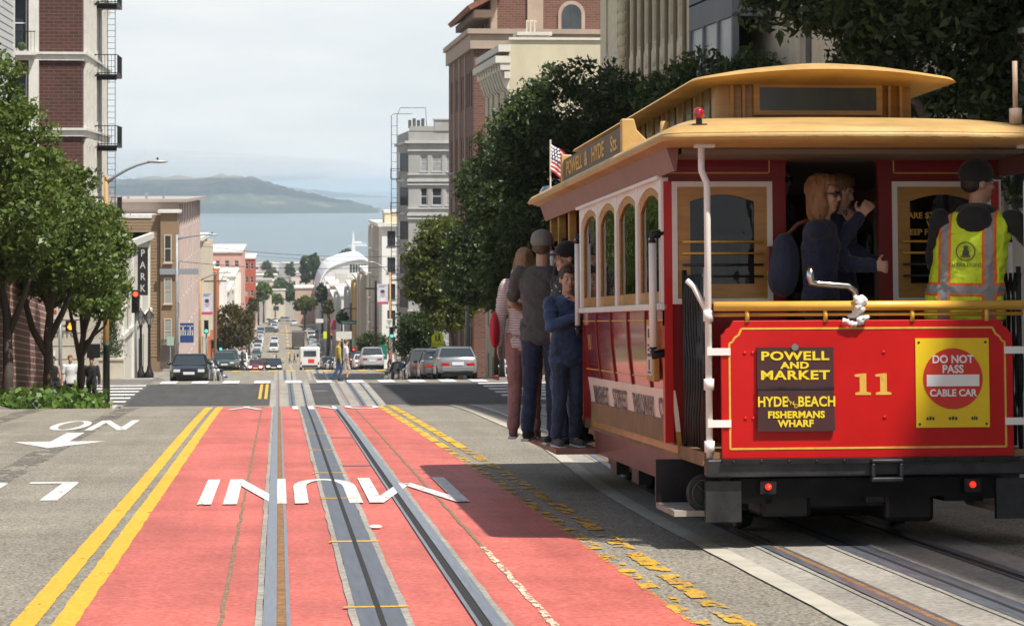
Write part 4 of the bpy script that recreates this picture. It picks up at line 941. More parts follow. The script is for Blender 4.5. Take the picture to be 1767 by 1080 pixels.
# arched hall
hy = 640.; hx0, hx1 = xpx(548,hy), xpx(638,hy); zt, ze = zpx(441,hy), zpx(505,hy)
hl = thing('arched_hall', 'big white hall with a curved roof above the street', 'building', (0,0,0)); wv_ = stucco((.52,.52,.51), .1)
pts = [(hx0+(hx1-hx0)*t, zpx(p_,hy)) for t, p_ in ((0,503),(.03,492),(.07,482),(.12,474),(.18,467),(.26,461),(.36,457),(.5,453),(.65,450),(.8,448),(.9,449),(1,455))]
MB().prism([(hx0,gz(hy)-3)]+[(float(a),float(c)) for a,c in pts]+[(hx1,gz(hy)-3)], hy, hy+60).build('wall', wv_, hl)
MB().prism([(float(a),float(c)+.05) for a,c in pts]+[(float(a),float(c)+.6) for a,c in pts[::-1]], hy-.5, hy+60.3).build('roof', M('hall_roof', (.72,.73,.75), .5), hl)
for k in range(6): MB().box(hx1-5.2+k*.72,hx1-4.65+k*.72,hy-.06,hy+.02,zpx(470,hy),zpx(456,hy)).build('window', w_glass, hl)
for k in range(5): MB().box(hx0+2+k*2.2,hx0+3.1+k*2.2,hy-.06,hy+.02,zpx(545,hy),zpx(528,hy)).build('window', w_glass, hl)
MB().box(hx0-.3,hx1+.3,hy-.4,hy+.02,zpx(506,hy),zpx(503,hy)).build('string_course', w_trim, hl)
tag(MB().loft([[(-s_,-s_,z),(s_,-s_,z),(s_,s_,z),(-s_,s_,z)] for s_, z in ((.75,0),(.65,4),(.45,7),(.25,9.5),(.05,11))]).build('white_spire', wv_, loc=(xpx(609,700),700,zpx(447,700)-3)), 'slim white spire rising behind the arched hall', 'tower')
# --- grey bay windowed building
gry = stucco((.33,.325,.31), .15); gr2 = M('grey_trim', (.44,.435,.42), .7, var=.12, scale=1)
B = Bldg('grey_apartment_building', 'grey apartment building with bay windows and a roof ladder', 12.5, 24, 240, 262, gz(250)-3, zpx(226,240), gry)
FH = 3.28; zt = zpx(226,240)
for fl in range(7):
    z = zt-3.9-fl*FH
    for x, w in ((14.0,.7),(15.25,1.0),(16.5,.8)): B.win('S', x, z, w, 1.75, m=gr2, g=w_glass2 if fl < 1 else (w_glass if x < 16 else w_glass2), ft=.1)
    B.box('string_course', gr2, 12.35, 24, 239.75, 262, z-1.0, z-.72); B.box('string_course', gr2, 12.4, 24, 239.85, 262, z-.34, z-.2); B.box('string_course', gr2, 12.4, 24, 239.82, 262, z+1.95, z+2.1)
    # corner bay on the street side
    bay = B.part('bay_window', MB().loft([[(12.52,240.3,zz),(11.75,241.2,zz),(11.75,243.0,zz),(12.52,243.9,zz)] for zz in (z-.7,z+2.3)]), gry)
    for (xa,ya),(xb,yb) in (((12.48,240.36),(11.79,241.16)),((11.74,241.35),(11.74,242.85))):
        B.part('bay_pane', MB().add([(xa-.03,ya-.03,z),(xb-.03,yb-.03,z),(xb-.03,yb-.03,z+1.75),(xa-.03,ya-.03,z+1.75)], [(0,1,2,3)]), w_glass)
    for y in (246.5,251,256): B.win('W', y, z, 1.1, 1.75, m=gr2)
    B.box('fire_balcony', iron, 10.9, 11.8, 241.2, 243, z-.75, z-.68)
    for i in range(9): B.box('balcony_bar', iron, 10.9, 10.93, 241.2+i*.22, 241.23+i*.22, z-.68, z+.25)
    B.box('balcony_rail', iron, 10.88, 10.94, 241.2, 243, z+.22, z+.28); B.box('balcony_rail', iron, 10.9, 11.75, 241.18, 241.24, z+.22, z+.28)
B.box('parapet', gry, 15.0, 17.6, 239.9, 241, zt, zpx(207,240)); B.box('parapet_cap', gr2, 14.9, 17.7, 239.8, 241.1, zpx(207,240), zpx(206,240)+.06); B.box('parapet', gry, 12.6, 24, 239.95, 240.4, zt, zt+.45)
B.cornice(zt-1.2, .25, .35, gr2, 'SW'); B.finish()
for k in range(4): B.box('chimney_pot', M('pot_dark', (.09,.09,.09), .8), 12.6+k*.42, 12.9+k*.42, 242, 242.4, zt+.3, zt+1.1+.15*(k%2))
b = MB()
for dx in (0,.55): b.tube([(10.95+dx,242.1,zt-20),(10.95+dx,242.1,zt+1.5),(11.15+dx,242.3,zt+1.7),(13.0,242.4,zt+1.7)] if dx == 0 else [(10.95+dx,242.1,zt-20),(10.95+dx,242.1,zt+1.5),(11.3+dx,242.5,zt+2.3),(14.3,242.5,zt+2.3),(14.4,242.5,zt+.3)], .035, 6)
B.part('roof_ladder', b, iron)
for k in range(24): B.part('ladder_rung', MB().tube([(10.95,242.1,zt-19.5+k*.87),(11.5,242.1,zt-19.5+k*.87)], .02, 5), iron)
# --- brick tower block
lime = M('limestone', (.40,.31,.24), .8, var=.12, scale=1)
B = Bldg('brick_hotel_building', 'tall brown brick building with limestone balustrade and narrow windows', 11.75, 30, 150, 172, gz(160)-3, zpx(84,150), brick_brown)
for fl in range(7):
    z = zpx(84,150)-3.4-fl*3.9
    for y in (151.6,153.4,155.2,158.2,160,163,164.8,167.6,169.4): B.win('W', y, z, .75, 2.1, m=w_dark, g=w_glass, sill=False)
for y in (156.7,161.5,166.2): B.box('quoin_strip', lime, 11.68, 11.8, y-.28, y+.28, gz(160), zpx(84,150))
for x in (13.2,15.6,18): 
    for fl in range(6): B.win('S', x, zpx(84,150)-3.4-fl*3.9, .85, 2.0, m=w_dark, g=w_glass)
B.cornice(zpx(84,150), .9, .22, lime, 'SW'); B.cornice(zpx(84,150)+.9, .3, .4, lime, 'SW', 'balustrade_cap'); B.finish()
T = Bldg('brick_tower', 'brown brick tower with an arched window and tiled eaves', 13.4, 34, 156, 171, zpx(84,150)+.5, EYE+14, brick_brown)
for y in (158,160.5,163,165.5,168): T.win('W', y, zpx(70,150)+1.4, .7, 2.3, m=w_dark, g=w_glass, sill=False)
ax = xpx(983,156)+.15; az0, az1 = zpx(64,156), zpx(22,156)
arc_ = [(ax+.62*math.cos(R(t)), az1-.05+.62*math.sin(R(t))) for t in range(0,181,15)]
T.part('arch_surround', MB().prism([(ax+.85,az0-.1)]+[(ax+.85*math.cos(R(t)), az1-.05+.85*math.sin(R(t))) for t in range(0,181,15)]+[(ax-.85,az0-.1)], 155.9, 156.05), lime)
T.part('arched_window', MB().prism([(ax+.62,az0)]+arc_+[(ax-.62,az0)], 155.86, 156.0), w_glass)
T.part('arched_mullion', MB().box(ax-.03,ax+.03,155.84,155.9,az0,az1+.5), w_dark)
T.box('pilaster', lime, 15.6, 16.6, 155.85, 156.1, zpx(84,150), EYE+14); T.box('corner_stone', lime, 13.3, 13.7, 155.9, 157, zpx(84,150), EYE+14)
T.part('tiled_eave', MB().prism([(11.9,EYE+10.9),(14,EYE+12.0),(14,EYE+12.5),(11.7,EYE+11.15)], 154.3, 172.5), M('roof_tile', (.22,.09,.06), .8, var=.3, scale=3)); T.finish()
for k in range(16): T.part('eave_bracket', MB().box(12.2,13.45,155+k*1.1,155.25+k*1.1,EYE+10.5,EYE+10.95), lime)
# --- cream building with rooftop cornice
B = Bldg('cream_building', 'cream painted building with a blank side wall above the dark trees', 11.3, 22, 122, 136, gz(128)-3, zpx(68,122), stucco((.56,.50,.36)))
for fl in range(5):
    z = zpx(68,122)-4.2-fl*3.5
    for y in (124,127.5,131,134): B.win('W', y, z, 1.1, 2.0)
B.finish()
cw = M('cornice_white', (.66,.62,.53), .7, var=.1, scale=2)
for k, (o_, z_) in enumerate(((.25,-1.9),(.45,-1.5),(.7,-1.15),(.55,-.6))): B.box('cornice', cw, 11.3-o_, 11.35, 121.75-o_*.2, 136, zpx(68,122)+z_, zpx(68,122)+z_+.34)
for k in range(9): B.part('cornice_bracket', MB().prism([(10.75,zpx(68,122)-1.2),(11.3,zpx(68,122)-1.2),(11.3,zpx(68,122)-2.5),(11.1,zpx(68,122)-2.3),(10.9,zpx(68,122)-1.7)], 122+k*1.5, 122.5+k*1.5), cw)
zc_ = zpx(68,122)
B.box('roof_stack', cw, xpx(896,122), xpx(948,122), 122.02, 124, zc_-.05, zpx(54,122)); B.box('roof_stack_cap', cw, xpx(892,122), xpx(953,122), 121.9, 124.1, zpx(60,122), zpx(56,122)+.05); B.box('coping', cw, 11.3, 22, 121.9, 122.3, zc_, zc_+.12)
b = MB()
for dx in (0,.22,.44): b.tube([(xpx(911,122)+dx*.9,122.6,zpx(54,122)),(xpx(911,122)+dx*.9,122.6,zpx(33,122)),(xpx(911,122)+dx*.9+.2,123.4,zpx(33,122))], .03, 6)
B.part('roof_hoop', b, cw)
B.box('base_wall', stucco((.45,.36,.26)), 11.1, 11.32, 107, 121.9, gz(118)-3, gz(110)+3.4); 
# --- ornate cream building and the grey bay building nearer
orn = M('ornate_terracotta', (.72,.63,.44), .75, var=.14, scale=2.5, bump=.4, bscale=14)
B = Bldg('ornate_cream_building', 'ornate cream terracotta building with slender ribs above the cable car', 12.0, 24, 71.5, 92.5, gz(85)-3, EYE+13, orn)
for fl in range(6):
    z = EYE+8.3-fl*3.7
    for k, y in enumerate((73.6,75.3,77.0,78.7,80.4,82.1,83.8)): B.win('W', y, z, 1.0, 2.5, m=orn, g=w_glass2 if fl else w_glass, sill=False, depth=.25)
    B.win('W', 90.6, z+.2, .6, 2.0, m=w_trim, g=w_glass); B.win('W', 87.6, z+.2, .6, 2.0, m=w_trim, g=w_glass)
    for y in (73.6,75.3,77.0,78.7,80.4,82.1,83.8):
        B.part('relief_panel', MB().prism([(y-.55,z-1.0),(y+.55,z-1.0),(y+.55,z-.3),(y,z-.05),(y-.55,z-.3)], 11.93, 12.02, 'x'), orn); B.part('relief_boss', MB().ell((11.92,y,z-.6), (.06,.28,.22), 8), orn)
for y in (72.75,74.45,76.15,77.85,79.55,81.25,82.95,84.65): B.part('rib', MB().tube([(11.93,y,gz(80)),(11.93,y,EYE+13)], .06, 8), M('rib_bronze', (.22,.17,.11), .7))
for k in range(40): B.part('twisted_column', MB().ell((11.86,85.7,EYE-3+k*.4), (.16,.17,.24), 8), orn)
B.finish()
gb = stucco((.20,.21,.23)); 
B = Bldg('grey_bay_building', 'slate grey building with a tall bay window at the upper right', 12.2, 24, 48, 71.2, gz(60)-3, EYE+14, M('ornate2', (.66,.57,.42), .75, var=.14, scale=2))
for z in (EYE+1.6, EYE+5.2, EYE+8.8):
    B.box('bay_window', gb, 11.2, 12.25, 61, 67.5, z-.35, z); B.box('bay_window_head', gb, 11.2, 12.25, 61, 67.5, z+2.6, z+3.3)
    for y in (61,63.1,65.3,67.4): B.box('bay_mullion', gb, 11.2, 11.36, y-.1, y+.1, z, z+2.6)
    B.box('bay_pane', w_glass2, 11.26, 11.3, 61, 67.4, z, z+2.6); B.box('bay_rail', gb, 11.18, 11.3, 61, 67.4, z+1.25, z+1.4); B.box('bay_side', gb, 11.3, 12.2, 66.9, 67.5, z, z+2.6)
    for y in (53,57): B.win('W', y, z, 1.3, 2.4)
    B.win('W', 69.4, z, 1.0, 2.2)
B.finish()
B = Bldg('corner_apartment_building', 'tall apartment building beside the cable car, shading its kerb lane', 12.3, 24, -30, 47.5, gz(47)-3, EYE+21.4, stucco((.42,.38,.32)))
for fl in range(6):
    for k in range(9): B.win('W', -20+k*7.6, EYE-.5+fl*3.1, 1.3, 1.9)
B.finish()
# low street frontage under the trees on the right
B = Bldg('tan_shop_front', 'tan shop front with a brown sign band behind the parked grey sedan', 11.0, 11.9, 108.5, 121.5, gz(115)-2, gz(112)+3.9, stucco((.42,.33,.23)))
for y in (111,114.5,118): B.win('W', y, gz(114)+.8, 1.6, 2.2, m=w_dark, g=w_glass)
B.win('S', 11.45, gz(112)+.5, .5, 2.2, m=w_dark, g=w_glass); B.finish()
B.box('sign_band', M('sign_brown_band', (.25,.12,.06), .7), 10.85, 10.99, 108.6, 121.4, gz(112)+3.1, gz(112)+3.7)
# rows of houses lining the street on down to the shore
ordn = ['first','second','third','fourth','fifth','sixth','seventh','eighth','ninth','tenth','eleventh','twelfth','thirteenth','fourteenth','fifteenth','sixteenth','seventeenth','eighteenth','nineteenth','twentieth']
random.seed(31); rowc = [(.64,.60,.52),(.55,.42,.32),(.68,.67,.64),(.50,.47,.40),(.60,.50,.38),(.42,.30,.24),(.58,.58,.60)]; rown = ['cream','tan','white','stone grey','sand','brown','pale blue grey']
for side in (-1, 1):
    y = 470. if side > 0 else 705.
    if side > 0: y = 560.
    for i in range(17):
        d = random.uniform(16,26); h = random.uniform(7.5,12.5); ci = random.randrange(7); c = rowc[ci]
        xa, xb = (-19-random.random()*4,-8.1) if side < 0 else (11.8,22+random.random()*4)
        if not (side > 0 and 632 < y < 705) and not (850 < y < 885):
            B = Bldg('row_house', f'{rown[ci]} row house, {ordn[i]} of the far {"left" if side < 0 else "right"} row running down to the shore', xa, xb, y, y+d-1, gz(y+d)-2, gz(y)+h, stucco(c), 'house', 'row houses at the far end of the street')
            for r in range(3):
                for k in range(3): B.box('window', w_glass, xa+(xb-xa)*(k+.28)/3, xa+(xb-xa)*(k+.62)/3, y-.05, y+.03, gz(y)+h-2.5-r*3.1, gz(y)+h-1.0-r*3.1)
                f_ = xb if side < 0 else xa
                for k in range(3): B.box('window', w_glass, f_-.04, f_+.04, y+d*(k+.25)/3, y+d*(k+.55)/3, gz(y)+h-2.5-r*3.1, gz(y)+h-1.0-r*3.1)
            B.finish(); B.box('cornice', w_trim, xa-.4, xb+.4, y-.4, y+d-1, gz(y)+h-.05, gz(y)+h+.4); B.box('roof_box', stucco((.4,.38,.35)), xa+2, xa+5, y+3, y+6, gz(y)+h, gz(y)+h+1.8)
        y += d
# scattered roofs down to the shore
random.seed(23)
pal = [(.62,.6,.56),(.55,.48,.38),(.7,.69,.66),(.5,.36,.28),(.45,.43,.41),(.62,.52,.45),(.35,.33,.31)]
names = {(.62,.6,.56):'off white',(.55,.48,.38):'sand coloured',(.7,.69,.66):'white',(.5,.36,.28):'terracotta',(.45,.43,.41):'grey',(.62,.52,.45):'rose beige',(.35,.33,.31):'dark grey'}
for i in range(48):
    y0 = random.uniform(620, 2050); side = random.choice((-1,1)); c = random.choice(pal)
    pxc = random.uniform(352,462) if side < 0 else random.uniform(505,650)
    wdt = random.uniform(10,22); x = xpx(pxc, y0)
    if abs(x-2) < 9: x += side*9
    h = random.uniform(8,15)
    z = gz(y0)-2
    B = Bldg('distant_house', names[c]+(' house left of the distant street end, ' if side < 0 else ' house right of the distant street end, ')+('above the foot of the hill' if y0 < 1000 else ('half way down to the shore' if y0 < 1500 else 'close to the shore')), x-wdt/2, x+wdt/2, y0, y0+14, z, z+h+2, stucco(c), 'house', 'distant houses between the hill and the bay')
    for r in range(2):
        for k in range(3): B.box('window', w_glass, x-wdt/2+wdt*(k+.3)/3, x-wdt/2+wdt*(k+.62)/3, y0-.05, y0+.02, z+h-2.6-r*3.6, z+h-.9-r*3.6)
    B.finish(); B.box('roof_edge', random.choice((w_trim, M('roof_edge', (.36,.32,.29), .8))), x-wdt/2-.3, x+wdt/2+.3, y0-.3, y0+14.2, z+h+1.9, z+h+2.4)
# ------------------------------------------------------------------ island, ferry, haze
hillm = bpy.data.materials.new('island_hill'); hillm.use_nodes = True; t = hillm.node_tree; bs = t.nodes['Principled BSDF']; bs.inputs['Roughness'].default_value = .95
tcn = t.nodes.new('ShaderNodeTexCoord'); nz = t.nodes.new('ShaderNodeTexNoise'); nz.inputs['Scale'].default_value = .011; nz.inputs['Detail'].default_value = 7; nz.inputs['Roughness'].default_value = .65; t.links.new(tcn.outputs['Object'], nz.inputs[0])
spn = t.nodes.new('ShaderNodeSeparateXYZ'); t.links.new(tcn.outputs['Object'], spn.inputs[0]); ma = t.nodes.new('ShaderNodeMath'); ma.operation = 'MULTIPLY_ADD'; ma.inputs[1].default_value = .0030; t.links.new(spn.outputs['Z'], ma.inputs[0]); t.links.new(nz.outputs['Fac'], ma.inputs[2])
rp = t.nodes.new('ShaderNodeValToRGB'); rp.color_ramp.elements[0].position = .55; rp.color_ramp.elements[0].color = (.022,.036,.03,1); rp.color_ramp.elements[1].position = .9; rp.color_ramp.elements[1].color = (.30,.20,.12,1)
e = rp.color_ramp.elements.new(.68); e.color = (.06,.068,.04,1); t.links.new(ma.outputs[0], rp.inputs[0]); t.links.new(rp.outputs[0], bs.inputs['Base Color'])
def hill(name, prof, zc, depth, label, nn=220, amp=.10):
    b = MB(); rows = []; px0, px1 = prof[0][0], prof[-1][0]
    for i in range(nn+1):
        px = px0+(px1-px0)*i/nn; pyv = np.interp(px, [p[0] for p in prof], [p[1] for p in prof]); row = []
        H = max(0, (HY-pyv)/FPX*(zc+depth*.5)+EYE)
        for j in range(15):
            v = j/14; p = W(px, HY, zc+depth*v); s_ = math.sin(math.pi*min(1,v*1.0))**.8
            n = mnoise.fractal(Vector((p.x*.004, p.y*.004, 3)), .9, 2, 5)
            n2 = abs(mnoise.fractal(Vector((p.x*.02, p.y*.02, 9)), .8, 2, 4)); row.append((p.x, p.y, -2+s_*H*(1+amp*n)+ (7*n+9*n2)*min(1,s_*1.5)*(1 if H > 8 else .3)))
        rows.append(row)
    b.loft(rows, close=False, caps=False); return struct(b.build(name, hillm, smooth=True), label)
hill('island_hill', [(60,330),(150,318),(230,313),(265,310),(300,306),(340,309),(380,304),(405,306),(430,309),(470,318),(505,327),(550,339),(590,347),(620,353),(650,361),(680,368)], 6700, 1500, 'hazy brown and green island hill across the bay')
hill('distant_hills', [(380,330),(480,322),(560,330),(620,337),(700,341),(790,338),(900,330)], 15000, 2500, None)
fy = 3050; f = W(618, 425, 3071); f.z = 0
fe = thing('ferry', 'white ferry with a wake on the bay', 'boat', f, R(90)+YAW)
b = MB(); b.loft([[(s*w,y,z) for s, w, z in ((-1,w0,0),(-1,w0*1.1,2),(1,w0*1.1,2),(1,w0,0))] for y, w0 in ((-11,2.4),(-5,2.8),(5,2.7),(9,1.6),(12,.3))]); b.build('hull', M('ferry_white', (.8,.8,.8), .4), fe)
MB().box(-2.2,2.2,-9,6,2,4.2).build('cabin', M('ferry_white', (.8,.8,.8), .4), fe); MB().box(-2.25,2.25,-8.5,5.5,2.7,3.5).build('cabin_windows', w_glass, fe); MB().box(-1.6,1.6,-4,4,4.2,6.0).build('wheelhouse', M('ferry_white', (.8,.8,.8), .4), fe); MB().tube([(0,-1,6),(0,-1,10)], .15, 6).build('mast', M('ferry_white', (.8,.8,.8), .4), fe)
b = MB(); b.add([(-1.5,-11,.06),(1.5,-11,.06),(9,-190,.06),(-9,-190,.06)], [(0,1,2,3)]); b.build('wake', M('wake_foam', (.6,.65,.68), .6, var=.3, scale=.3), fe)
hz_m = bpy.data.materials.new('sea_haze'); hz_m.use_nodes = True; t = hz_m.node_tree; t.nodes.clear(); o_ = t.nodes.new('ShaderNodeOutputMaterial'); pv = t.nodes.new('ShaderNodeVolumePrincipled')
pv.inputs['Color'].default_value = (.74,.89,1.0,1); pv.inputs['Density'].default_value = 8.5e-5; pv.inputs['Anisotropy'].default_value = .2; t.links.new(pv.outputs[0], o_.inputs['Volume'])
b = MB(); b.box(-16000,16000,-200,29000,-3.5,128); tag(b.build('haze', hz_m), kind='stuff')

# low cloud resting on the island's crest
fm_ = bpy.data.materials.new('island_cloud'); fm_.use_nodes = True; t = fm_.node_tree; t.nodes.clear(); o_ = t.nodes.new('ShaderNodeOutputMaterial'); pv = t.nodes.new('ShaderNodeVolumePrincipled')
pv.inputs['Color'].default_value = (.97,.98,1,1); pv.inputs['Density'].default_value = 8e-4; pv.inputs['Anisotropy'].default_value = .3; t.links.new(pv.outputs[0], o_.inputs['Volume'])
b = MB()
for px, py, rx, rz in ((150,292,900,48),(255,290,650,34),(335,284,520,26),(410,288,420,20),(60,285,900,50)):
    p = W(px, py, 7300); b.ell(p, (rx,520,rz), 18)
tag(b.build('fog', fm_, smooth=True), kind='stuff')
# ------------------------------------------------------------------ trees
def leafmat(name, c, tr=.35):
    m = bpy.data.materials.new(name); m.use_nodes = True; t = m.node_tree; t.nodes.clear(); L = t.links.new
    o = t.nodes.new('ShaderNodeOutputMaterial'); p = t.nodes.new('ShaderNodeBsdfPrincipled'); tl = t.nodes.new('ShaderNodeBsdfTranslucent'); mx = t.nodes.new('ShaderNodeMixShader'); mx.inputs[0].default_value = tr
    p.inputs['Base Color'].default_value = c+(1,); p.inputs['Roughness'].default_value = .42; p.inputs['Specular IOR Level'].default_value = .45; tl.inputs['Color'].default_value = (min(1,c[0]*1.5), min(1,c[1]*1.5), c[2]*.8, 1)
    L(p.outputs[0], mx.inputs[1]); L(tl.outputs[0], mx.inputs[2]); L(mx.outputs[0], o.inputs[0]); return m
LM = {'fresh': [leafmat('leaf_fresh_%d' % i, c) for i, c in enumerate(((.11,.16,.034),(.155,.21,.05),(.065,.10,.024)))],
      'dark': [leafmat('leaf_dark_%d' % i, c, .33) for i, c in enumerate(((.054,.080,.026),(.076,.112,.034),(.033,.054,.02)))],
      'gold': [leafmat('leaf_gold_%d' % i, c) for i, c in enumerate(((.11,.13,.025),(.15,.17,.035),(.06,.085,.02)))],
      'olive': [leafmat('leaf_olive_%d' % i, c) for i, c in enumerate(((.085,.085,.025),(.12,.075,.03),(.06,.07,.02)))],
      'ivy': [leafmat('leaf_ivy_%d' % i, c) for i, c in enumerate(((.085,.16,.03),(.13,.22,.045),(.05,.10,.02)))]}
bark = mat('bark', (.09,.07,.055), .9, var=.4, scale=6, bump=.6, bscale=20, stretch=(1,1,.25))
def leaf_mesh(name, pts, size, mats, rng, droop=.2, slim=.55):
    n = len(pts); pts = np.asarray(pts)
    d = rng.normal(size=(n,3)); d[:,2] -= droop; d /= np.linalg.norm(d,axis=1)[:,None]
    u = rng.normal(size=(n,3)); u -= d*(u*d).sum(1)[:,None]; u /= np.linalg.norm(u,axis=1)[:,None]
    s = size*np.clip(rng.lognormal(-.08,.38,n),.4,1.9)[:,None]; nn = np.cross(d,u)
    v = np.stack([pts-d*s*.5, pts+u*s*slim*.5+nn*s*.12, pts+d*s*.5, pts-u*s*slim*.5+nn*s*.12], 1).reshape(-1,3)
    me = bpy.data.meshes.new(name); me.vertices.add(4*n); me.vertices.foreach_set('co', v.ravel()); me.loops.add(4*n); me.loops.foreach_set('vertex_index', np.arange(4*n)); me.polygons.add(n); me.polygons.foreach_set('loop_start', np.arange(0,4*n,4))
    for m in mats: me.materials.append(m)
    me.polygons.foreach_set('material_index', rng.integers(0,len(mats),n)); me.update(); me.validate(); return me
def crown_points(blobs, nclump, per, cr, rng, shell=.55):
    vol = np.array([b[1][0]*b[1][1]*b[1][2] for b in blobs])**.75; vol /= vol.sum(); out = []
    for k in range(nclump):
        c, r = blobs[rng.choice(len(blobs), p=vol)]
        d = rng.normal(size=3); d /= np.linalg.norm(d); rad = rng.uniform(shell,1.0)**.6
        p = np.array(c)+d*np.array(r)*rad*rng.uniform(.88,1.1); q = rng.normal(size=(per,3)); q *= (rng.uniform(0,1,per)**.4/np.linalg.norm(q,axis=1))[:,None]
        out.append(p+q*cr*rng.uniform(.6,1.3)*np.array([1,1,.72]))
    return np.concatenate(out)
def tree(name, label, base, blobs, kind, nclump, per, cr, leaf, trunk, limbs=(), seed=1, group=None, r0=.16, slim=.55, cat='tree', shell=.5):
    rng = np.random.default_rng(seed); t = thing(name, label, cat, base, 0, group)
    b = MB()
    if trunk:
        b.tube(trunk, r0, 8, rs=[r0*(1.15-.75*i/(len(trunk)-1)) for i in range(len(trunk))])
        top = Vector(trunk[-1]); mid = Vector(trunk[len(trunk)//2])
        for i, (c, r) in enumerate(blobs[:9]):
            c = Vector(c); s = mid.lerp(top, rng.uniform(0,1)); m = (s+c)/2+Vector(rng.normal(size=3)*.12)
            b.tube([s, m, c], r0*.4, 6, rs=[r0*.5, r0*.33, r0*.12])
        for l in limbs: b.tube(l, r0*.6, 7, rs=[r0*(.75-.4*i/(len(l)-1)) for i in range(len(l))])
        b.build('trunk', bark, t, smooth=True)
    pts = crown_points(blobs, nclump, per, cr, rng, shell)
    link('crown', leaf_mesh('crown', pts, leaf, LM[kind], rng, slim=slim), t)
    return t
def base_at(px, zc, dz=.1): return G(px, zc, dz)
def blobs_px(base, zc, lst):        # crown lobes read off the photo: (px, py, half-width px, half-height px, depth offset)
    out = []
    for px, py, rw, rh, dz in lst:
        p = W(px, py, zc+dz)-Vector(base); s = (zc+dz)/FPX
        out.append((tuple(p), (rw*s, rw*s*.9, rh*s)))
    return out
bA = base_at(8, 67); tree('street_tree', 'tall leafy street tree at the edge with its crown cut off by the frame', bA,
    blobs_px(bA, 67, [(-25,180,70,100,0),(30,260,70,90,0),(-20,330,90,90,1),(50,360,60,80,-1),(-10,420,90,60,0),(40,430,50,48,1)]), 'fresh', 620, 44, .42, .14,
    [(0,0,0),(.1,0,1.5),(.05,.1,3),(-.25,0,4.6),(-.2,0,6)], [[(.05,.1,2.4),(.5,0,3.5),(.9,0,4.8)]], 1, 'leafy trees at the corner', .15)
bB = base_at(84, 71.5); tree('street_tree', 'middle leafy street tree with a forked trunk before the brick wall', bB,
    blobs_px(bB, 71.5, [(70,335,62,65,0),(115,330,50,45,1),(60,420,65,70,0),(120,410,70,80,-1),(85,465,70,45,0),(40,480,50,32,1),(150,462,50,50,1)]), 'fresh', 640, 42, .40, .13,
    [(0,0,0),(0,0,1.4),(-.02,0,2.5),(.08,0,3.6),(.1,0,5)], [[(0,0,1.9),(-.45,0,2.7),(-.7,.1,3.6),(-.75,0,4.4)],[(0,0,2.4),(.4,0,3.2),(.7,0,4.0)]], 2, 'leafy trees at the corner', .16)
bC = base_at(140, 76.5); tree('street_tree', 'slender leafy street tree beside the pedestrian signal', bC,
    blobs_px(bC, 76.5, [(165,395,48,50,0),(193,428,28,44,0),(150,450,55,60,0),(185,490,38,46,1),(160,510,50,38,-1),(196,525,26,28,0),(130,490,45,40,0)]), 'fresh', 520, 42, .36, .12,
    [(0,0,0),(-.02,0,1.2),(.02,0,2.2),(.2,0,3.4),(.3,0,4.6)], [[(0,0,1.6),(-.2,0,2.6),(-.4,0,3.6)],[(.02,0,1.9),(.5,0,2.8),(.8,0,3.6)]], 3, 'leafy trees at the corner', .12)
# ivy bed under the trees
rng = np.random.default_rng(5); P = []
for k in range(900):
    y = rng.uniform(60, 77.5); x = rng.uniform(-7.35,-5.45) if y < 74 else rng.uniform(-7.35,-5.5)
    h = .42+.12*math.sin(y*1.3)+.12*math.sin(x*4+y*.7)
    q = rng.normal(size=(26,3))*np.array([.2,.25,.16]); P.append(np.array([x,y,gz(y)+.15+h*rng.uniform(.75,1.05)])+q)
t = thing('ivy_bed', 'bright green ivy bed along the sidewalk under the trees', 'ground cover', (0,0,0))
tag(link('leaves', leaf_mesh('leaves', np.concatenate(P), .16, LM['ivy'], rng, slim=.8), t), kind='stuff')
MB().box(-7.4,-5.45,59.5,77.6,gz(79)-1,gz(70)+.1).build('soil', M('soil', (.05,.035,.025), .95), t)
# right-hand trees
bD = base_at(1040, 78); tree('evergreen_street_tree', 'huge dark evergreen street tree towering behind the cable car roof', bD,
    blobs_px(bD, 78, [(990,190,100,90,0),(1060,180,70,65,1),(930,220,70,80,0),(900,300,70,80,1),(1000,300,110,100,1),(870,380,60,80,0),(930,420,90,90,-1),(1020,420,100,100,1),(900,490,70,60,0),(1085,230,55,55,0),(1060,300,80,80,0),(1110,330,60,90,1)]), 'dark', 1500, 46, .42, .16,
    [(0,0,0),(.1,0,2),(0,.1,4.5),(.5,0,7),(.9,0,9.5)], (), 4, 'evergreen trees along the right kerb', .28, .45)
bE = base_at(862, 116); tree('evergreen_street_tree', 'dark evergreen street tree next in line past the crossing', bE,
    blobs_px(bE, 116, [(880,270,55,70,0),(840,330,50,60,0),(890,380,70,80,1),(820,420,45,50,0),(850,470,65,60,0),(900,470,50,60,0),(800,480,40,45,0)]), 'dark', 900, 44, .55, .2,
    [(0,0,0),(0,0,2),(-.1,.1,4),(.2,0,7),(.4,0,9)], (), 5, 'evergreen trees along the right kerb', .24, .45)
bF = base_at(786, 148); tree('street_tree', 'yellow green street tree over the row of parked cars', bF,
    blobs_px(bF, 148, [(765,410,42,38,0),(735,440,36,38,0),(790,450,45,50,0),(750,490,48,45,0),(800,510,40,40,0),(725,490,28,35,0),(775,545,45,25,0)]), 'gold', 620, 40, .5, .2,
    [(0,0,0),(0,0,2),(-.2,.1,3.4),(-.4,0,5)], (), 6, None, .16)
bG = base_at(722, 185); tree('street_tree', 'bushy dark green small tree above the dark parked cars', bG,
    blobs_px(bG, 185, [(720,565,32,28,0),(705,590,25,25,0),(738,590,26,28,0)]), 'dark', 260, 30, .5, .24, [(0,0,0),(0,0,1.5),(.1,0,3)], (), 7, None, .12)
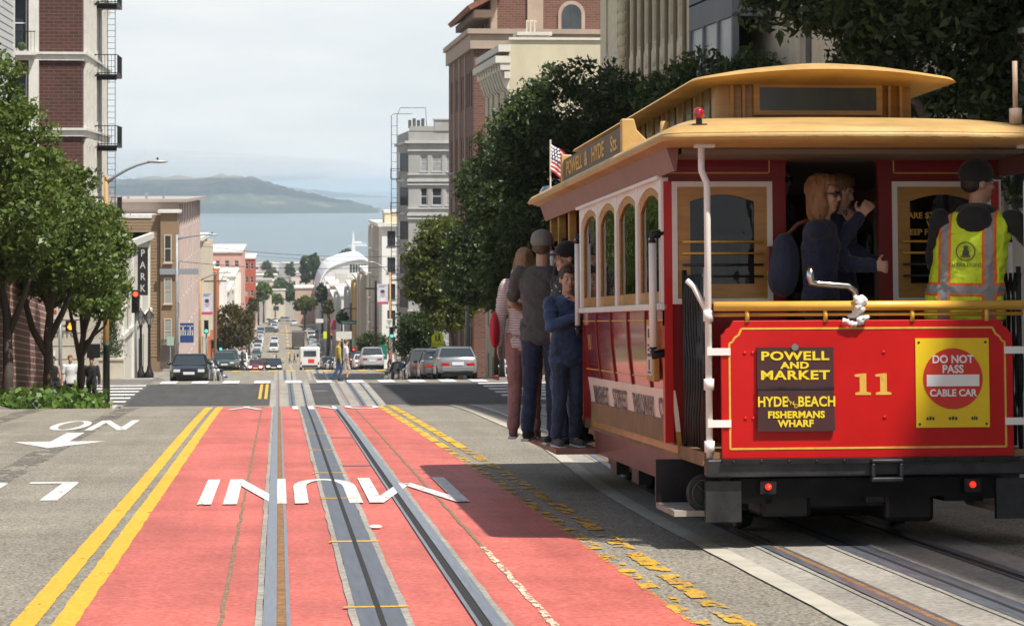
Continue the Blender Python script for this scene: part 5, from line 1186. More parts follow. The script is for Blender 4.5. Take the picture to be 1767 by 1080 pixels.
bH = base_at(640, 290); tree('street_tree', 'small dark tree behind the silver parked SUV', bH,
    blobs_px(bH, 290, [(640,590,22,16,0),(628,594,14,12,0),(654,592,14,14,0)]), 'dark', 150, 26, .6, .3, [(0,0,0),(0,0,1.5),(.1,0,2.6)], (), 8, None, .12)
bI = Vector((11.6, 41, gz(41)+.15)); tree('overhanging_street_tree', 'leafy dark tree filling the top right corner above the cable car', bI,
    [((-1.2,0,7.2),(2.0,2,1.6)),((.6,.5,7.6),(2.2,2,1.8)),((-.2,1,5.8),(1.9,1.8,1.2)),((1.8,0,6),(1.8,1.8,1.5)),((-2.6,.5,7.0),(1.3,1.4,.9)),((.8,0,4.4),(1.6,1.6,1.2)),((1.6,1,2.8),(1.0,1.5,1.3))], 'dark', 900, 44, .45, .17,
    [(0,0,0),(.1,0,2),(.3,0,4),(.2,0,6.5)], [[(.1,0,3.2),(-.9,.2,5),(-2,.3,6.5)]], 9, None, .18, .4)
bJ = Vector((11.1, 60, gz(60)+.15)); tree('street_tree', 'dark tree with drooping sprays behind the clerestory roof', bJ,
    [((-.6,0,7.9),(1.5,1.5,1.1)),((.6,0,7.6),(1.7,1.5,1.2)),((0,.4,6.0),(1.8,1.6,1.2)),((-1.5,-.5,7.2),(1.2,1.2,.9)),((.5,-2,7.2),(1.6,1.5,1.2))], 'dark', 620, 40, .4, .2, [(0,0,0),(0,0,3),(.1,0,6)], (), 10, None, .16, .4)
# distant trees
def far_tree(px, py, rw, rh, zc, kind, label, seed, n=90, leaf=.6):
    b_ = G(px, zc); bl = blobs_px(b_, zc, [(px,py,rw*.8,rh*.75,0),(px-rw*.45,py+rh*.3,rw*.5,rh*.55,0),(px+rw*.45,py+rh*.25,rw*.5,rh*.6,0)])
    tree('distant_tree', label, b_, bl, kind, n, 26, rw*.28*zc/FPX, leaf, [(0,0,0),(0,0,bl[0][0][2]*.5),(0,0,bl[0][0][2])], (), seed, 'trees down the hill', .25)
far_tree(397,562,44,48,300,'olive','russet and olive tree over the parked cars on the slope',21,260,.32)
far_tree(527,462,10,30,900,'dark','dark tall pine left of the hall',22,120,1.0); far_tree(541,458,12,32,910,'dark','taller dark cypress beside the white hall',23,140,1.0)
far_tree(490,502,26,19,1000,'dark','broad dark green tree closing the far end of the street',24,160,1.0); far_tree(455,500,14,18,800,'fresh','light green tree before the red apartment building',25,90,.9)
far_tree(464,480,9,18,1150,'gold','yellowish tree far down by the shore',26,70,1.1); far_tree(460,458,8,10,1500,'dark','small dark tree beside the distant pier roofs',27,50,1.3)
far_tree(526,523,20,14,600,'gold','round light green tree at the second crossing',28,120,.6); far_tree(500,465,9,14,1300,'dark','dark clump among the distant white roofs',29,60,1.2); far_tree(436,525,9,14,560,'olive','small plum coloured tree by the pale houses',30,60,.6)
far_tree(600,437,14,9,1200,'dark','dark trees behind the slim white spire',31,60,1.0); far_tree(475,515,16,12,940,'fresh','green tree in the row at the end of the street',32,70,.9)
for i_, (px_, py_, rw_, rh_, zc_, kd_, lb_) in enumerate(((446,505,12,16,700,'fresh','bright green tree beside the salmon block'),(482,488,14,12,1200,'dark','low dark canopy near the piers'),(512,508,12,12,820,'fresh','fresh green tree on the far kerb'),(556,505,11,18,600,'dark','dark tree in front of the curved hall'),(566,528,10,14,470,'olive','small olive tree above the far shops'),(430,545,9,14,430,'dark','dark tree behind the row of parked cars'),(590,545,10,14,400,'dark','dark tree among the far right facades'),(470,470,10,9,1700,'dark','dark tree clump by the water'))):
    far_tree(px_,py_,rw_,rh_,zc_,kd_,lb_,60+i_,80,.9 if zc_ > 550 else .45)
# spiral topiary in a stone planter
tp = thing('spiral_topiary', 'spiral clipped topiary in a beige stone planter at the corner', 'plant', (xpx(201,109.0), 107.2, gz(107)+.15))
MB().box(-.5,.5,-.45,.45,0,.85).build('planter', stone, tp, bevel=.03); MB().box(-.56,.56,-.5,.5,.78,.9).build('planter_rim', stone, tp, bevel=.02)
rng = np.random.default_rng(9); P = []
for k in range(150):
    a = k*.36; h = .95+k*.0125; r = .46*(1-k/175); P.append(np.array([r*.55*math.cos(a), r*.55*math.sin(a), h])+rng.normal(size=(28,3))*np.array([r*.42+.03,r*.42+.03,.05]))
link('crown', leaf_mesh('crown', np.concatenate(P), .07, LM['dark'], rng), tp)
# ------------------------------------------------------------------ street furniture
ochre_p = mat('pole_ochre', (.42,.24,.09), .6, var=.15, scale=3); grey_p = mat('pole_grey', (.28,.30,.31), .5, var=.15, scale=3, metal=.3); lampg = mat('lamp_housing', (.45,.46,.46), .4, metal=.3)
def street_light(label, px, zc, py_top, tip_px, tip_py, m, banner=None, x=None):
    b_ = G(px, zc, .15); t = thing('street_light', label, 'street light', b_, 0, 'arm street lights'); top = zpx(py_top, zc)-b_.z; tip = W(tip_px, tip_py, zc)-b_
    MB().tube([(0,0,0),(0,0,top*.5),(0,0,top)], .09, 10, rs=[.12,.095,.075]).build('pole', m, t, smooth=True); MB().lathe([(.2,0),(.2,.25),(.13,.35)], 12).build('pole_base', m, t)
    arm = [(tip.x*u, tip.y*u, (top-.25)+(tip.z-top+.25)*(math.sin(u*math.pi/2)**.9)) for u in (0,.2,.4,.6,.8,.93)]
    MB().tube(arm, .045, 8, rs=[.06,.05,.045,.04,.035,.03]).build('arm', m if m is not ochre_p else grey_p, t, smooth=True)
    d = 1 if tip.x > 0 else -1
    MB().ell((tip.x, tip.y, tip.z), (.34,.14,.06), 10).build('lamp_head', lampg, t, smooth=True); MB().box(tip.x-.03,tip.x+.03,tip.y-.03,tip.y+.03,tip.z+.05,tip.z+.13).build('photocell', iron, t)
    if banner:
        px0, px1, py0, py1 = banner; a = W(px0,py1,zc)-b_; c = W(px1,py0,zc)-b_
        bn = MB().box(a.x,c.x,a.y-.02,a.y,a.z,c.z).build('banner', M('banner_lilac', (.56,.55,.62), .7, var=.08, scale=2), t); w, h = c.x-a.x, c.z-a.z
        MB().box(a.x,c.x,a.y-.024,a.y-.021,a.z,a.z+h*.13).build('banner_band', M('banner_red', (.5,.07,.14), .7), bn); MB().ell(((a.x+c.x)/2,a.y-.023,a.z+h*.5), (w*.2,.004,h*.18), 12).build('banner_portrait', M('banner_face', (.42,.36,.36), .7), bn)
        MB().ell(((a.x+c.x)/2-.02,a.y-.026,a.z+h*.63), (w*.2,.004,h*.09), 12).build('banner_hair', M('banner_dark', (.06,.05,.07), .7), bn); MB().prism([(a.x+w*.2,a.z+h*.13),(a.x+w*.8,a.z+h*.13),(a.x+w*.65,a.z+h*.34),(a.x+w*.35,a.z+h*.34)], a.y-.0235, a.y-.0205).build('banner_shoulders', M('banner_pale', (.66,.66,.7), .7), bn)
        for k in range(2): MB().box(a.x+w*.12,a.x+w*(.85-.2*k),a.y-.024,a.y-.021,c.z-h*(.09+.07*k),c.z-h*(.06+.07*k)).build('banner_print', M('banner_dark', (.06,.05,.07), .7), bn)
    return t
street_light('ochre street light pole with a long grey arm rising from the leafy trees', 183, 81, 303, 272, 279, ochre_p)
street_light('grey street light with a box on its pole beside the brown house', 305, 137, 405, 366, 405, grey_p)
street_light('ochre street light with a portrait banner left of the russet tree', 345, 178, 478, 392, 470, ochre_p, (348,367,505,543))
street_light('ochre street light with a portrait banner right of the far traffic', 673, 217, 470, 640, 452, ochre_p, (651,670,490,525))
street_light('street light arm poking out beside the brown brick building', 806, 128, 305, 780, 300, grey_p)
def lens(c, on): return M('signal_%s_%s' % (c, on), {'r':(.5,.02,.01),'y':(.4,.25,.01),'g':(.02,.4,.22)}[c] if on else (.03,.03,.03), .3, **({'emit': {'r':(1,.06,.02),'y':(1,.6,.05),'g':(.05,1,.6)}[c], 'estr': 3} if on else {}))
def signal(label, px, zc, py_bot, on, pole_from=None, px_pole=None, facing=0):
    p = W(px, py_bot, zc); t = thing('traffic_signal', label, 'traffic light', p, facing, 'traffic signals')
    MB().box(-.17,.17,-.1,.12,0,1.0).build('housing', iron, t, bevel=.02)
    for k, c in enumerate('gyr'):
        z = .18+k*.32; MB().lathe([(0,-.02),(.1,-.02),(.11,0)], 14, (0,-.1,z), 'y').build('lens', lens(c, c == on), t)
        MB().prism([(-.13,z+.06),(-.09,z+.13),(0,z+.15),(.09,z+.13),(.13,z+.06),(.12,z+.06),(.08,z+.12),(0,z+.135),(-.08,z+.12),(-.12,z+.06)], -.28, -.1).build('visor', iron, t)
    gz_ = gz(p.y)+.1-p.z; MB().tube([(.0,.2,gz_),(0,.2,.9)], .06, 10).build('pole', grey_p, t, smooth=True); MB().box(-.03,.03,.1,.2,.4,.46).build('pole_arm', grey_p, t)
    return t
signal('traffic signal showing red at the corner beside the twin lanterns', 234, 108.3, 540, 'r')
signal('traffic signal showing green under the russet tree', 356, 190, 575, 'g'); signal('traffic signal showing green on the ochre pole with the speed sign', 676, 215, 583, 'g')
signal('traffic signal showing green past the white bus', 600, 300, 605, 'g'); signal('traffic signal showing red near the pink banners', 572, 440, 585, 'r'); signal('small traffic signal showing green low under the russet tree', 381, 240, 605, 'g'); signal('traffic signal showing red beside the parked silver SUV', 610, 250, 617, 'r')
# pedestrian signal
p = G(104, 82, .15); t = thing('pedestrian_signal', 'pedestrian signal with an orange raised hand by the brick wall', 'traffic light', p)
MB().tube([(0,0,0),(0,0,3.4)], .06, 10).build('pole', grey_p, t, smooth=True); hz0 = zpx(572,82)-p.z
MB().box(.18,.52,-.16,.1,hz0,hz0+.36).build('housing', iron, t, bevel=.02); MB().box(0,.2,-.04,.04,hz0+.15,hz0+.22).build('bracket', grey_p, t)
hm = lens('r', True); hm = M('hand_orange', (.6,.2,.02), .4, emit=(1,.25,.03), estr=3); hd = MB().box(.29,.41,-.175,-.165,hz0+.07,hz0+.19).build('hand_symbol', hm, t)
for k in range(4): MB().box(.292+k*.031,.314+k*.031,-.175,-.165,hz0+.19,hz0+.27+.02*(k in (1,2))).build('hand_finger', hm, hd)
MB().box(.255,.285,-.175,-.165,hz0+.12,hz0+.19).build('hand_thumb', hm, hd)
MB().box(-.36,-.08,-.06,-.03,3.0,3.5).build('notice_plate', w_trim, t); MB().box(-.33,-.11,-.065,-.06,3.25,3.45).build('notice_print', M('kerb_red', (.5,.09,.07), .7), t); MB().box(-.33,-.11,-.065,-.06,3.05,3.2).build('notice_print', M('kerb_red', (.5,.09,.07), .7), t)
# twin lanterns
for px, lb in ((243,'black lantern post on the corner, left of a matching pair'),(257.5,'black lantern post on the corner, right of a matching pair')):
    p = G(px, 110, .15); t = thing('lantern_post', lb, 'street lamp', p, 0, 'twin lantern posts')
    MB().lathe([(.2,0),(.2,.2),(.12,.35),(.07,.6),(.055,2.2),(.09,2.3),(.05,2.38)], 12).build('post', iron, t, smooth=True)
    MB().lathe([(.09,2.38),(.2,2.75)], 6).build('lamp_glass', M('lantern_glass', (.35,.34,.3), .2), t); MB().lathe([(.23,2.75),(.1,2.92),(.03,3.0),(.02,3.1)], 6).build('lamp_cap', iron, t)
    for k in range(6): a = k*math.pi/3; MB().bar((.09*math.cos(a),.09*math.sin(a),2.38),(.21*math.cos(a),.21*math.sin(a),2.76),.02).build('lamp_bar', iron, t)
# green post with a bin-like box, school sign, other signs
p = G(184, 79.5, .1); t = thing('green_post', 'dark green post with a black box sign at the end of the ivy', 'post', p); MB().lathe([(.11,0),(.10,2.1),(.12,2.12),(.12,2.2),(.03,2.25)], 12).build('post', M('dark_green', (.02,.04,.03), .5), t, smooth=True); MB().box(-.62,-.2,-.1,.06,1.75,2.2).build('sign_box', iron, t, bevel=.02); MB().box(-.3,.0,-.02,.02,1.9,1.95).build('bracket', iron, t)
p = G(755, 148, .15); t = thing('school_sign', 'fluorescent yellow school crossing sign above the parked cars', 'sign', p); syg = M('school_yellow', (.70,.78,.03), .5, emit=None)
z0, z1 = zpx(598,148)-p.z, zpx(570,148)-p.z; hw = .36
MB().tube([(0,.03,0),(0,.03,z1-.1)], .035, 8).build('pole', grey_p, t, smooth=True); sp_ = MB().prism([(-hw,z0+.25),(hw,z0+.25),(hw,z1-.33),(0,z1),(-hw,z1-.33)], -.02, 0).build('sign_plate', syg, t); pl = MB().box(-hw,hw,-.02,0,z0,z0+.23).build('sign_plate', syg, t)
letters('sign_lettering', 'SCHOOL', .17, c_sblack, pl, (0,-.023,z0+.115), bold=.003, sx=1.0)
for x, s in ((-.09,.85),(.1,1.0)):
    zb = z0+.3; b = MB(); b.lathe([(0,-.002),(.045*s,-.002),(.045*s,0),(0,0)], 10, (x,-.022,zb+.42*s), 'y'); b.build('walker_head', c_sblack, sp_)
    MB().prism([(x-.06*s,zb+.36*s),(x+.06*s,zb+.36*s),(x+.05*s,zb+.18*s),(x+.11*s,zb),(x+.05*s,zb),(x,zb+.13*s),(x-.05*s,zb),(x-.11*s,zb),(x-.05*s,zb+.18*s)], -.024, -.021).build('walker_figure', c_sblack, sp_)
def plate_sign(label, px0, px1, py0, py1, zc, m, txt=None, tm_=None, ts=.2, pole=True):
    a, c = W(px0,py1,zc), W(px1,py0,zc); t = thing('street_sign', label, 'sign', ((a.x+c.x)/2, a.y, a.z)); w, h = c.x-a.x, c.z-a.z
    pl = MB().box(-w/2,w/2,-.02,.02,0,h).build('sign_plate', m, t)
    if txt: letters('sign_lettering', txt, ts, tm_, pl, (0,-.024,h/2), bold=.002)
    if pole: MB().tube([(0,.05,gz(a.y)-a.z),(0,.05,h)], .04, 6).build('pole', grey_p, t)
sgr = M('sign_green', (.01,.16,.10), .5)
plate_sign('green street name sign hanging over the far crossing', 587,615,553,559.5,300,sgr,'Washington',w_trim,.34,False); plate_sign('white speed plate on the ochre light pole', 667,677,550,564,214,w_trim,'SPEED\nLIMIT\n25',c_sblack,.16)
plate_sign('pink banner sign low over the far shops', 571,580,552,569,420,M('banner_red', (.5,.07,.14), .7)); plate_sign('pale shop board near the far crossing', 580,607,572,585,330,w_trim,'OPEN LATE' if False else None); plate_sign('white board on the far street sign cluster', 545,558,550,557,440,w_trim); plate_sign('small yellow diamond board beside the far bus', 558,564,572,584,400,syg)
plate_sign('green street name sign on the corner by the brown house', 288,300,581,596,150,M('sign_pale_green', (.3,.42,.35), .5))
plate_sign('green direction sign behind the silver SUV', 655,668,595,620,200,sgr)
# overhead wires
for (a, c, sag, lb) in (((345,424,250),(720,441,250),.5,'thin overhead wire crossing the view of the bay'),((230,441,190),(720,457,190),.6,'lower overhead wire crossing in front of the distant houses'),((395,436,400),(690,452,330),.4,'faint overhead wire above the white hall')):
    p, q = W(*a), W(*c); tag(MB().tube([p.lerp(q,u)-Vector((0,0,sag*4*u*(1-u))) for u in np.linspace(0,1,13)], .022, 5, caps=False).build('overhead_wire', iron), lb, 'wire')
for px, zc in ((868,101),): 
    t = thing('fire_hydrant', 'squat pale hydrant on the corner beside the dark doorway', 'hydrant', G(px, zc+6, .15)); MB().lathe([(.17,0),(.17,.06),(.11,.1),(.11,.55),(.15,.58),(.1,.72),(.03,.78)], 12).build('barrel', M('hydrant_white', (.55,.54,.5), .5), t, smooth=True); MB().tube([(-.2,0,.42),(.2,0,.42)], .06, 8).build('outlets', M('hydrant_white', (.55,.54,.5), .5), t)
    t = thing('corner_post', 'dark utility post with a gilded lamp by the corner doorway', 'post', G(866, 106, .15)); MB().lathe([(.16,0),(.12,.4),(.09,3.4),(.13,3.5)], 12).build('post', iron, t, smooth=True); MB().lathe([(.07,3.5),(.13,3.7),(.08,4.1),(.16,4.15),(.05,4.4)], 10).build('lamp', c_gold, t, smooth=True)
# ------------------------------------------------------------------ vehicles
v_glass = mat('car_glass', (.03,.04,.045), .06, spec=.9); v_tyre = mat('tyre', (.02,.02,.02), .8); v_rim = mat('wheel_rim', (.35,.35,.36), .3, metal=.8); v_trim = mat('car_plastic', (.025,.025,.025), .5)
v_tail = mat('tail_light', (.35,.015,.01), .2, coat=.5); v_head = mat('head_light', (.75,.77,.8), .1, metal=.3, coat=.5); v_plate = mat('number_plate', (.6,.62,.66), .5); v_headon = mat('head_light_on', (.9,.85,.7), .1, emit=(1,.93,.75), estr=4)
_wheel = {}
def carpaint(c): return M('auto_%d_%d_%d' % tuple(int(x*255) for x in c), c, .28, coat=.8, metal=.25, var=.03, scale=2)
def vehicle(name, label, x, y, face, c, kind='sedan', rot=0, cat='car', group=None, lights=False, z=None):
    sl = math.atan(slope(y)); t = thing(name, label, cat, (x, y, gz(y) if z is None else z), R(180)+rot if face < 0 else rot, group)
    t.rotation_euler[0] = sl*(1 if face > 0 else -1)*math.cos(rot); m = carpaint(c)
    L, Wd, H, belt, hood, trunk = {'sedan': (4.6,1.80,1.43,.93,.72,.95), 'suv': (4.6,1.86,1.72,1.08,.95,1.12), 'hatch': (4.1,1.74,1.5,.95,.82,.96), 'van': (5.2,1.96,2.0,1.2,1.05,1.2)}[kind]
    hw = Wd/2; l = L/2
    st = {'sedan': [(-l,.45,.80,.80),(-l+.10,.27,.93,.92),(-l+.8,.2,.97,1),(-.9,.18,.95,1),(.7,.18,.93,1),(l-1.0,.2,.86,.99),(l-.25,.24,.74,.92),(l,.42,.62,.78)],
          'suv': [(-l,.5,.95,.85),(-l+.08,.32,1.08,.94),(-l+.7,.25,1.1,1),(0,.24,1.08,1),(.9,.24,1.06,1),(l-.9,.26,1.0,.99),(l-.15,.3,.88,.93),(l,.5,.78,.84)],
          'hatch': [(-l,.5,.85,.84),(-l+.08,.3,.97,.94),(0,.22,.96,1),(.8,.22,.94,1),(l-.8,.24,.86,.98),(l-.2,.27,.74,.92),(l,.45,.62,.8)],
          'van': [(-l,.45,1.15,.9),(-l+.06,.3,1.22,.96),(0,.26,1.22,1),(1.2,.26,1.2,1),(l-.7,.28,1.05,.98),(l-.12,.32,.85,.93),(l,.5,.75,.85)]}[kind]
    rings = []
    for yy, zb, zt, k in st:
        w = hw*k; zm = zb+(zt-zb)*.55
        rings.append([(-w*.9,yy,zb),(-w*.985,yy,zb+.07),(-w,yy,zm),(-w*.96,yy,zt-.05),(-w*.9,yy,zt),(0,yy,zt+.025),(w*.9,yy,zt),(w*.96,yy,zt-.05),(w,yy,zm),(w*.985,yy,zb+.07),(w*.9,yy,zb)])
    MB().loft(rings).build('body', m, t, angle=38)
    gh = {'sedan': [(-1.55,-.95,.75,1.35)], 'suv': [(-2.15,-1.85,.75,1.3)], 'hatch': [(-1.85,-1.35,.65,1.25)], 'van': [(-2.5,-2.42,1.2,1.9)]}[kind][0]
    y0, y1, y2, y3 = gh; w0, w1 = hw*.90, hw*.70 if kind != 'van' else hw*.8
    zr = H-.05
    MB().loft([[(-w0,y0,belt-.03),(w0,y0,belt-.03),(w0,y3,belt-.06),(-w0,y3,belt-.06)], [(-w1,y1,zr),(w1,y1,zr),(w1,y2,zr),(-w1,y2,zr)]]).build('windows', v_glass, t)
    MB().loft([[(-w1*1.04,y1-.05,zr-.03),(w1*1.04,y1-.05,zr-.03),(w1*1.04,y2+.05,zr-.03),(-w1*1.04,y2+.05,zr-.03)], [(-w1*.99,y1+.05,zr+.03),(w1*.99,y1+.05,zr+.03),(w1*.99,y2-.05,zr+.03),(-w1*.99,y2-.05,zr+.03)], [(-w1*.7,y1+.2,zr+.055),(w1*.7,y1+.2,zr+.055),(w1*.7,y2-.2,zr+.055),(-w1*.7,y2-.2,zr+.055)]]).build('roof', m, t, angle=50)
    for s in (-1, 1):
        for (ya, yb) in ((y0,y1),(y3,y2),((y0+y3)/2,(y1+y2)/2)): MB().bar((s*w0*1.005,ya,belt-.04),(s*w1*1.02,yb,zr), .055, .07).build('pillar', m, t)
        for yy in (-l+.85, l-.85):
            if 'w' not in _wheel:
                _wheel['w'] = (MB().lathe([(.19,-.1),(.30,-.1),(.325,-.06),(.325,.06),(.30,.1),(.19,.1)], 20, axis='x').mesh('tyre', v_tyre), MB().lathe([(0,-.07),(.06,-.085),(.19,-.08),(.2,0),(.19,.08),(.06,.085),(0,.07)], 14, axis='x').mesh('rim', v_rim))
            w = link('tyre', _wheel['w'][0], t, loc=(s*(hw-.11),yy,.325)); link('rim', _wheel['w'][1], w)
        zt_ = st[0][2]-.12; 
        MB().box(min(s*hw*.42,s*hw*.80),max(s*hw*.42,s*hw*.80),-l-.015,-l+.12,zt_-.12,zt_+.03).build('tail_light', v_tail, t, bevel=.02)
        MB().box(min(s*hw*.45,s*hw*.80),max(s*hw*.45,s*hw*.80),l-.14,l+.008,st[-1][2]-.12,st[-1][2]+.02).build('headlight', v_headon if lights else v_head, t, bevel=.02)
        MB().ell((s*(hw+.08),y3-.35,belt+.02), (.11,.06,.075), 8).build('mirror', m, t, smooth=True)
    MB().box(-hw*.78,hw*.78,-l-.05,-l+.1,.34,.56).build('bumper', m, t, bevel=.03); MB().box(-hw*.78,hw*.78,l-.1,l+.04,.3,.5).build('bumper', m, t, bevel=.03)
    MB().box(-.26,.26,-l-.062,-l-.04,.60,.74).build('number_plate', v_plate, t); MB().box(-.26,.26,l+.035,l+.05,.4,.52).build('number_plate', v_plate, t)
    MB().box(-hw*.36,hw*.36,l-.05,l+.006,st[-1][2]-.17,st[-1][2]-.02).build('grille', v_trim, t); MB().box(-hw*.7,hw*.7,-l+.05,l-.05,.17,.3).build('underbody', v_trim, t)
    return t
blk, sil, gry_, wht, red_, blu, grn, tan = (.012,.013,.016),(.42,.43,.44),(.10,.105,.11),(.72,.72,.71),(.28,.02,.02),(.03,.05,.13),(.06,.09,.08),(.32,.28,.22)
vehicle('parked_car', 'black parked sedan facing up the hill beside the dark fence', -4.15, 119.5, -1, blk, 'sedan', group='cars parked on the slope')
seqL = [(gry_,'sedan'),(wht,'hatch'),(blk,'suv'),(sil,'sedan'),(blu,'sedan')]
names_c = {blk:'black',sil:'silver',gry_:'dark grey',wht:'white',red_:'dark red',blu:'navy blue',grn:'dark green',tan:'tan'}
for i, (c, k) in enumerate(seqL): vehicle('parked_car', f'{names_c[c]} parked {k}, number {i+2} in the line behind the black sedan' if False else f'{names_c[c]} parked {k} in the line directly behind the black sedan', -4.1, 126.2+i*6.3, -1, c, k, group='cars parked on the slope')
cl_ = [grn,gry_,wht,sil,blk,wht,tan,wht,gry_,sil,wht,blu,wht,sil,gry_,wht,blk,wht,sil,red_,wht,gry_,wht,sil,blk,wht,gry_,sil]
kk = ['sedan','suv','sedan','hatch','sedan','suv','sedan','van']
ordw = ['first','second','third','fourth','fifth','sixth','seventh','eighth','ninth','tenth','eleventh','twelfth','thirteenth','fourteenth','fifteenth','sixteenth','seventeenth','eighteenth','nineteenth','twentieth','twenty-first','twenty-second','twenty-third','twenty-fourth','twenty-fifth','twenty-sixth','twenty-seventh','twenty-eighth']
for i, c in enumerate(cl_): vehicle('parked_car', f'{names_c[c]} {kk[i%8]} parked under the russet tree side, {ordw[i]} down the row', -4.1+.1*math.sin(i*2), 194+i*8.4, -1, c, kk[i%8], group='cars parked on the slope')
vehicle('parked_car', 'grey parked sedan with red tail lights nearest the crossing on the shady side', 7.75, 109.9, 1, (.22,.225,.24), 'sedan', group='cars parked on the shady side')
for i, (x, y, c, k, lb) in enumerate(((7.45,117.0,(.10,.10,.11),'sedan','dark grey parked car just ahead of the grey sedan'),(7.3,124.2,(.13,.135,.15),'suv','slate grey parked SUV standing taller than its neighbours'),(7.3,131.2,blk,'sedan','black parked sedan ahead of the slate SUV'),(7.3,138,gry_,'hatch','dark parked hatchback fourth in the shady row'),(7.3,144.6,blk,'suv','black parked SUV under the yellow green tree'),(7.3,151.5,sil,'sedan','silver parked sedan at the end of the shady row'))):
    vehicle('parked_car', lb, x, y, 1, c, k, group='cars parked on the shady side')
vehicle('parked_car', 'silver parked SUV beyond the yellow crosswalk', 7.25, 195, 1, sil, 'suv', group='cars parked on the shady side')
cr_ = [red_,wht,blk,gry_,blk,sil,wht,blk,gry_,wht,blk,blk,sil,gry_]
for i, c in enumerate(cr_): vehicle('parked_car', f'{names_c[c]} {kk[(i+3)%8]} parked past the silver SUV, {ordw[i]} in line', 7.35, 203+i*15, 1, c, kk[(i+3)%8], group='cars parked on the shady side')
vehicle('car', 'black sedan with headlights coming up the hill', -.45, 262, -1, blk, 'sedan', lights=True); vehicle('car', 'dark red car coming up beside the black sedan', -2.5, 278, -1, red_, 'sedan', lights=True)
vehicle('car', 'white van with dark windscreen coming up the far slope', -.9, 500, -1, wht, 'van'); vehicle('car', 'dark sedan crossing sideways at the far junction', -2.2, 611, 1, gry_, 'sedan', rot=R(90)); vehicle('car', 'white car waiting before the far junction', -1.0, 640, -1, wht, 'sedan'); vehicle('car', 'grey car turning at the foot of the street', 2.0, 868, 1, sil, 'suv', rot=R(70)); vehicle('car', 'dark green car far down the street', -2, 720, -1, grn, 'suv'); vehicle('car', 'white car far down the street', -3, 790, -1, wht, 'suv'); vehicle('car', 'white minivan descending past the brown truck', 6.6, 480, 1, wht, 'van'); vehicle('car', 'black car at the far junction kerb', 7.2, 600, 1, blk, 'sedan', rot=R(60))
vehicle('parked_car', 'white SUV waiting across the corner behind the pedestrians', -9.9, 97.5, 1, wht, 'suv', rot=R(-90))
for i, (x_, y_, fc, c_, k_, lb_) in enumerate(((-.6,345,-1,sil,'sedan','silver car climbing well behind the black sedan'),(4.6,360,1,wht,'sedan','white car descending ahead of the bus'),(-2.4,395,-1,blk,'suv','black SUV climbing before the far crosswalk'),(5.2,420,1,gry_,'hatch','dark hatchback stopped at the far crosswalk'),(-.8,545,-1,wht,'sedan','white sedan climbing behind the white van'),(4.6,565,1,red_,'sedan','dark red sedan ahead of the brown truck'),(-1.2,690,-1,sil,'sedan','silver sedan low on the far slope'),(4.4,700,1,wht,'suv','white SUV low on the far slope'),(4.8,760,1,blk,'sedan','black sedan near the foot of the slope'),(-1.0,830,-1,wht,'sedan','white sedan at the foot of the slope'))):
    vehicle('car', lb_, x_, y_, fc, c_, k_, lights=(i%3 == 0 and fc < 0))
for i in range(14):
    y_ = 472+i*9.2; c_ = cl_[(i*5)%28]; vehicle('parked_car', f'{names_c[c_]} {kk[(i*3)%8]} parked below the far crosswalk on the sunny kerb, {ordw[i]} along', -4.1, y_, -1, c_, kk[(i*3)%8], group='cars parked below the far crosswalk')
    c_ = cl_[(i*7+3)%28]; vehicle('parked_car', f'{names_c[c_]} {kk[(i*3+1)%8]} parked below the far crosswalk on the shady kerb, {ordw[i]} along', 7.4, y_, 1, c_, kk[(i*3+1)%8], group='cars parked below the far crosswalk')
# poles with cross arms down the street
for i, (x_, y_) in enumerate(((-6,240),(10.2,262),(-6,335),(10.2,352),(-6,480),(10.2,500),(-6,640),(10.2,700))):
    t = thing('utility_pole', f'{ordw[i]} brown utility pole with a cross arm down the street', 'utility pole', (x_, y_, gz(y_)), 0, 'utility poles'); MB().tube([(0,0,0),(0,0,9.5)], .14, 8, rs=[.16,.11]).build('pole', M('pole_brown', (.13,.09,.06), .9), t); MB().box(-1.1,1.1,-.06,.06,8.6,8.75).build('cross_arm', M('pole_brown', (.13,.09,.06), .9), t)
# shuttle bus seen from behind
t = thing('shuttle_bus', 'white shuttle bus seen from behind descending the hill', 'bus', (3.65, 292, gz(292)), 0); t.rotation_euler[0] = math.atan(slope(292)); wb = carpaint((.78,.78,.77))
MB().box(-1.15,1.15,-3.4,3.2,.45,2.85).build('body', wb, t, bevel=.15); MB().box(-.72,.72,-3.44,-3.38,1.75,2.4).build('rear_window', v_glass, t); MB().box(-.9,.9,-3.47,-3.4,.5,.75).build('bumper', v_trim, t); MB().box(-.2,.5,-3.43,-3.39,1.0,1.45).build('rear_emblem', c_sred, t)
for s in (-1,1):
    MB().box(s*1.0-.08,s*1.0+.08,-3.44,-3.38,.85,1.1).build('tail_light', v_tail, t); MB().box(min(s*1.14,s*1.17),max(s*1.14,s*1.17),-3,2.6,1.6,2.4).build('side_windows', v_glass, t); MB().ell((s*1.35,2.6,1.9), (.12,.06,.22), 8).build('mirror', v_trim, t)
    for yy in (-2.1,2.2): w = link('tyre', _wheel['w'][0], t, loc=(s*1.0,yy,.36)); w.scale = (1.3,1.15,1.15)
t = thing('dump_truck', 'dark brown box truck seen from behind further down the hill', 'truck', (4.1, 515, gz(515)), 0); MB().box(-1.3,1.3,-3.4,2.2,.9,3.6).build('cargo_box', M('truck_brown', (.10,.085,.075), .7, var=.2, scale=1), t, bevel=.04)
for k in range(7): MB().box(-1.2+k*.39,-1.13+k*.39,-3.46,-3.4,.95,3.5).build('rib', M('truck_brown', (.10,.085,.075), .7), t)
MB().box(-1.1,1.1,2.3,4.2,.8,2.8).build('cab', carpaint(red_), t, bevel=.1); MB().box(-1.2,1.2,-3.5,-3.35,.6,.85).build('bumper', v_trim, t)
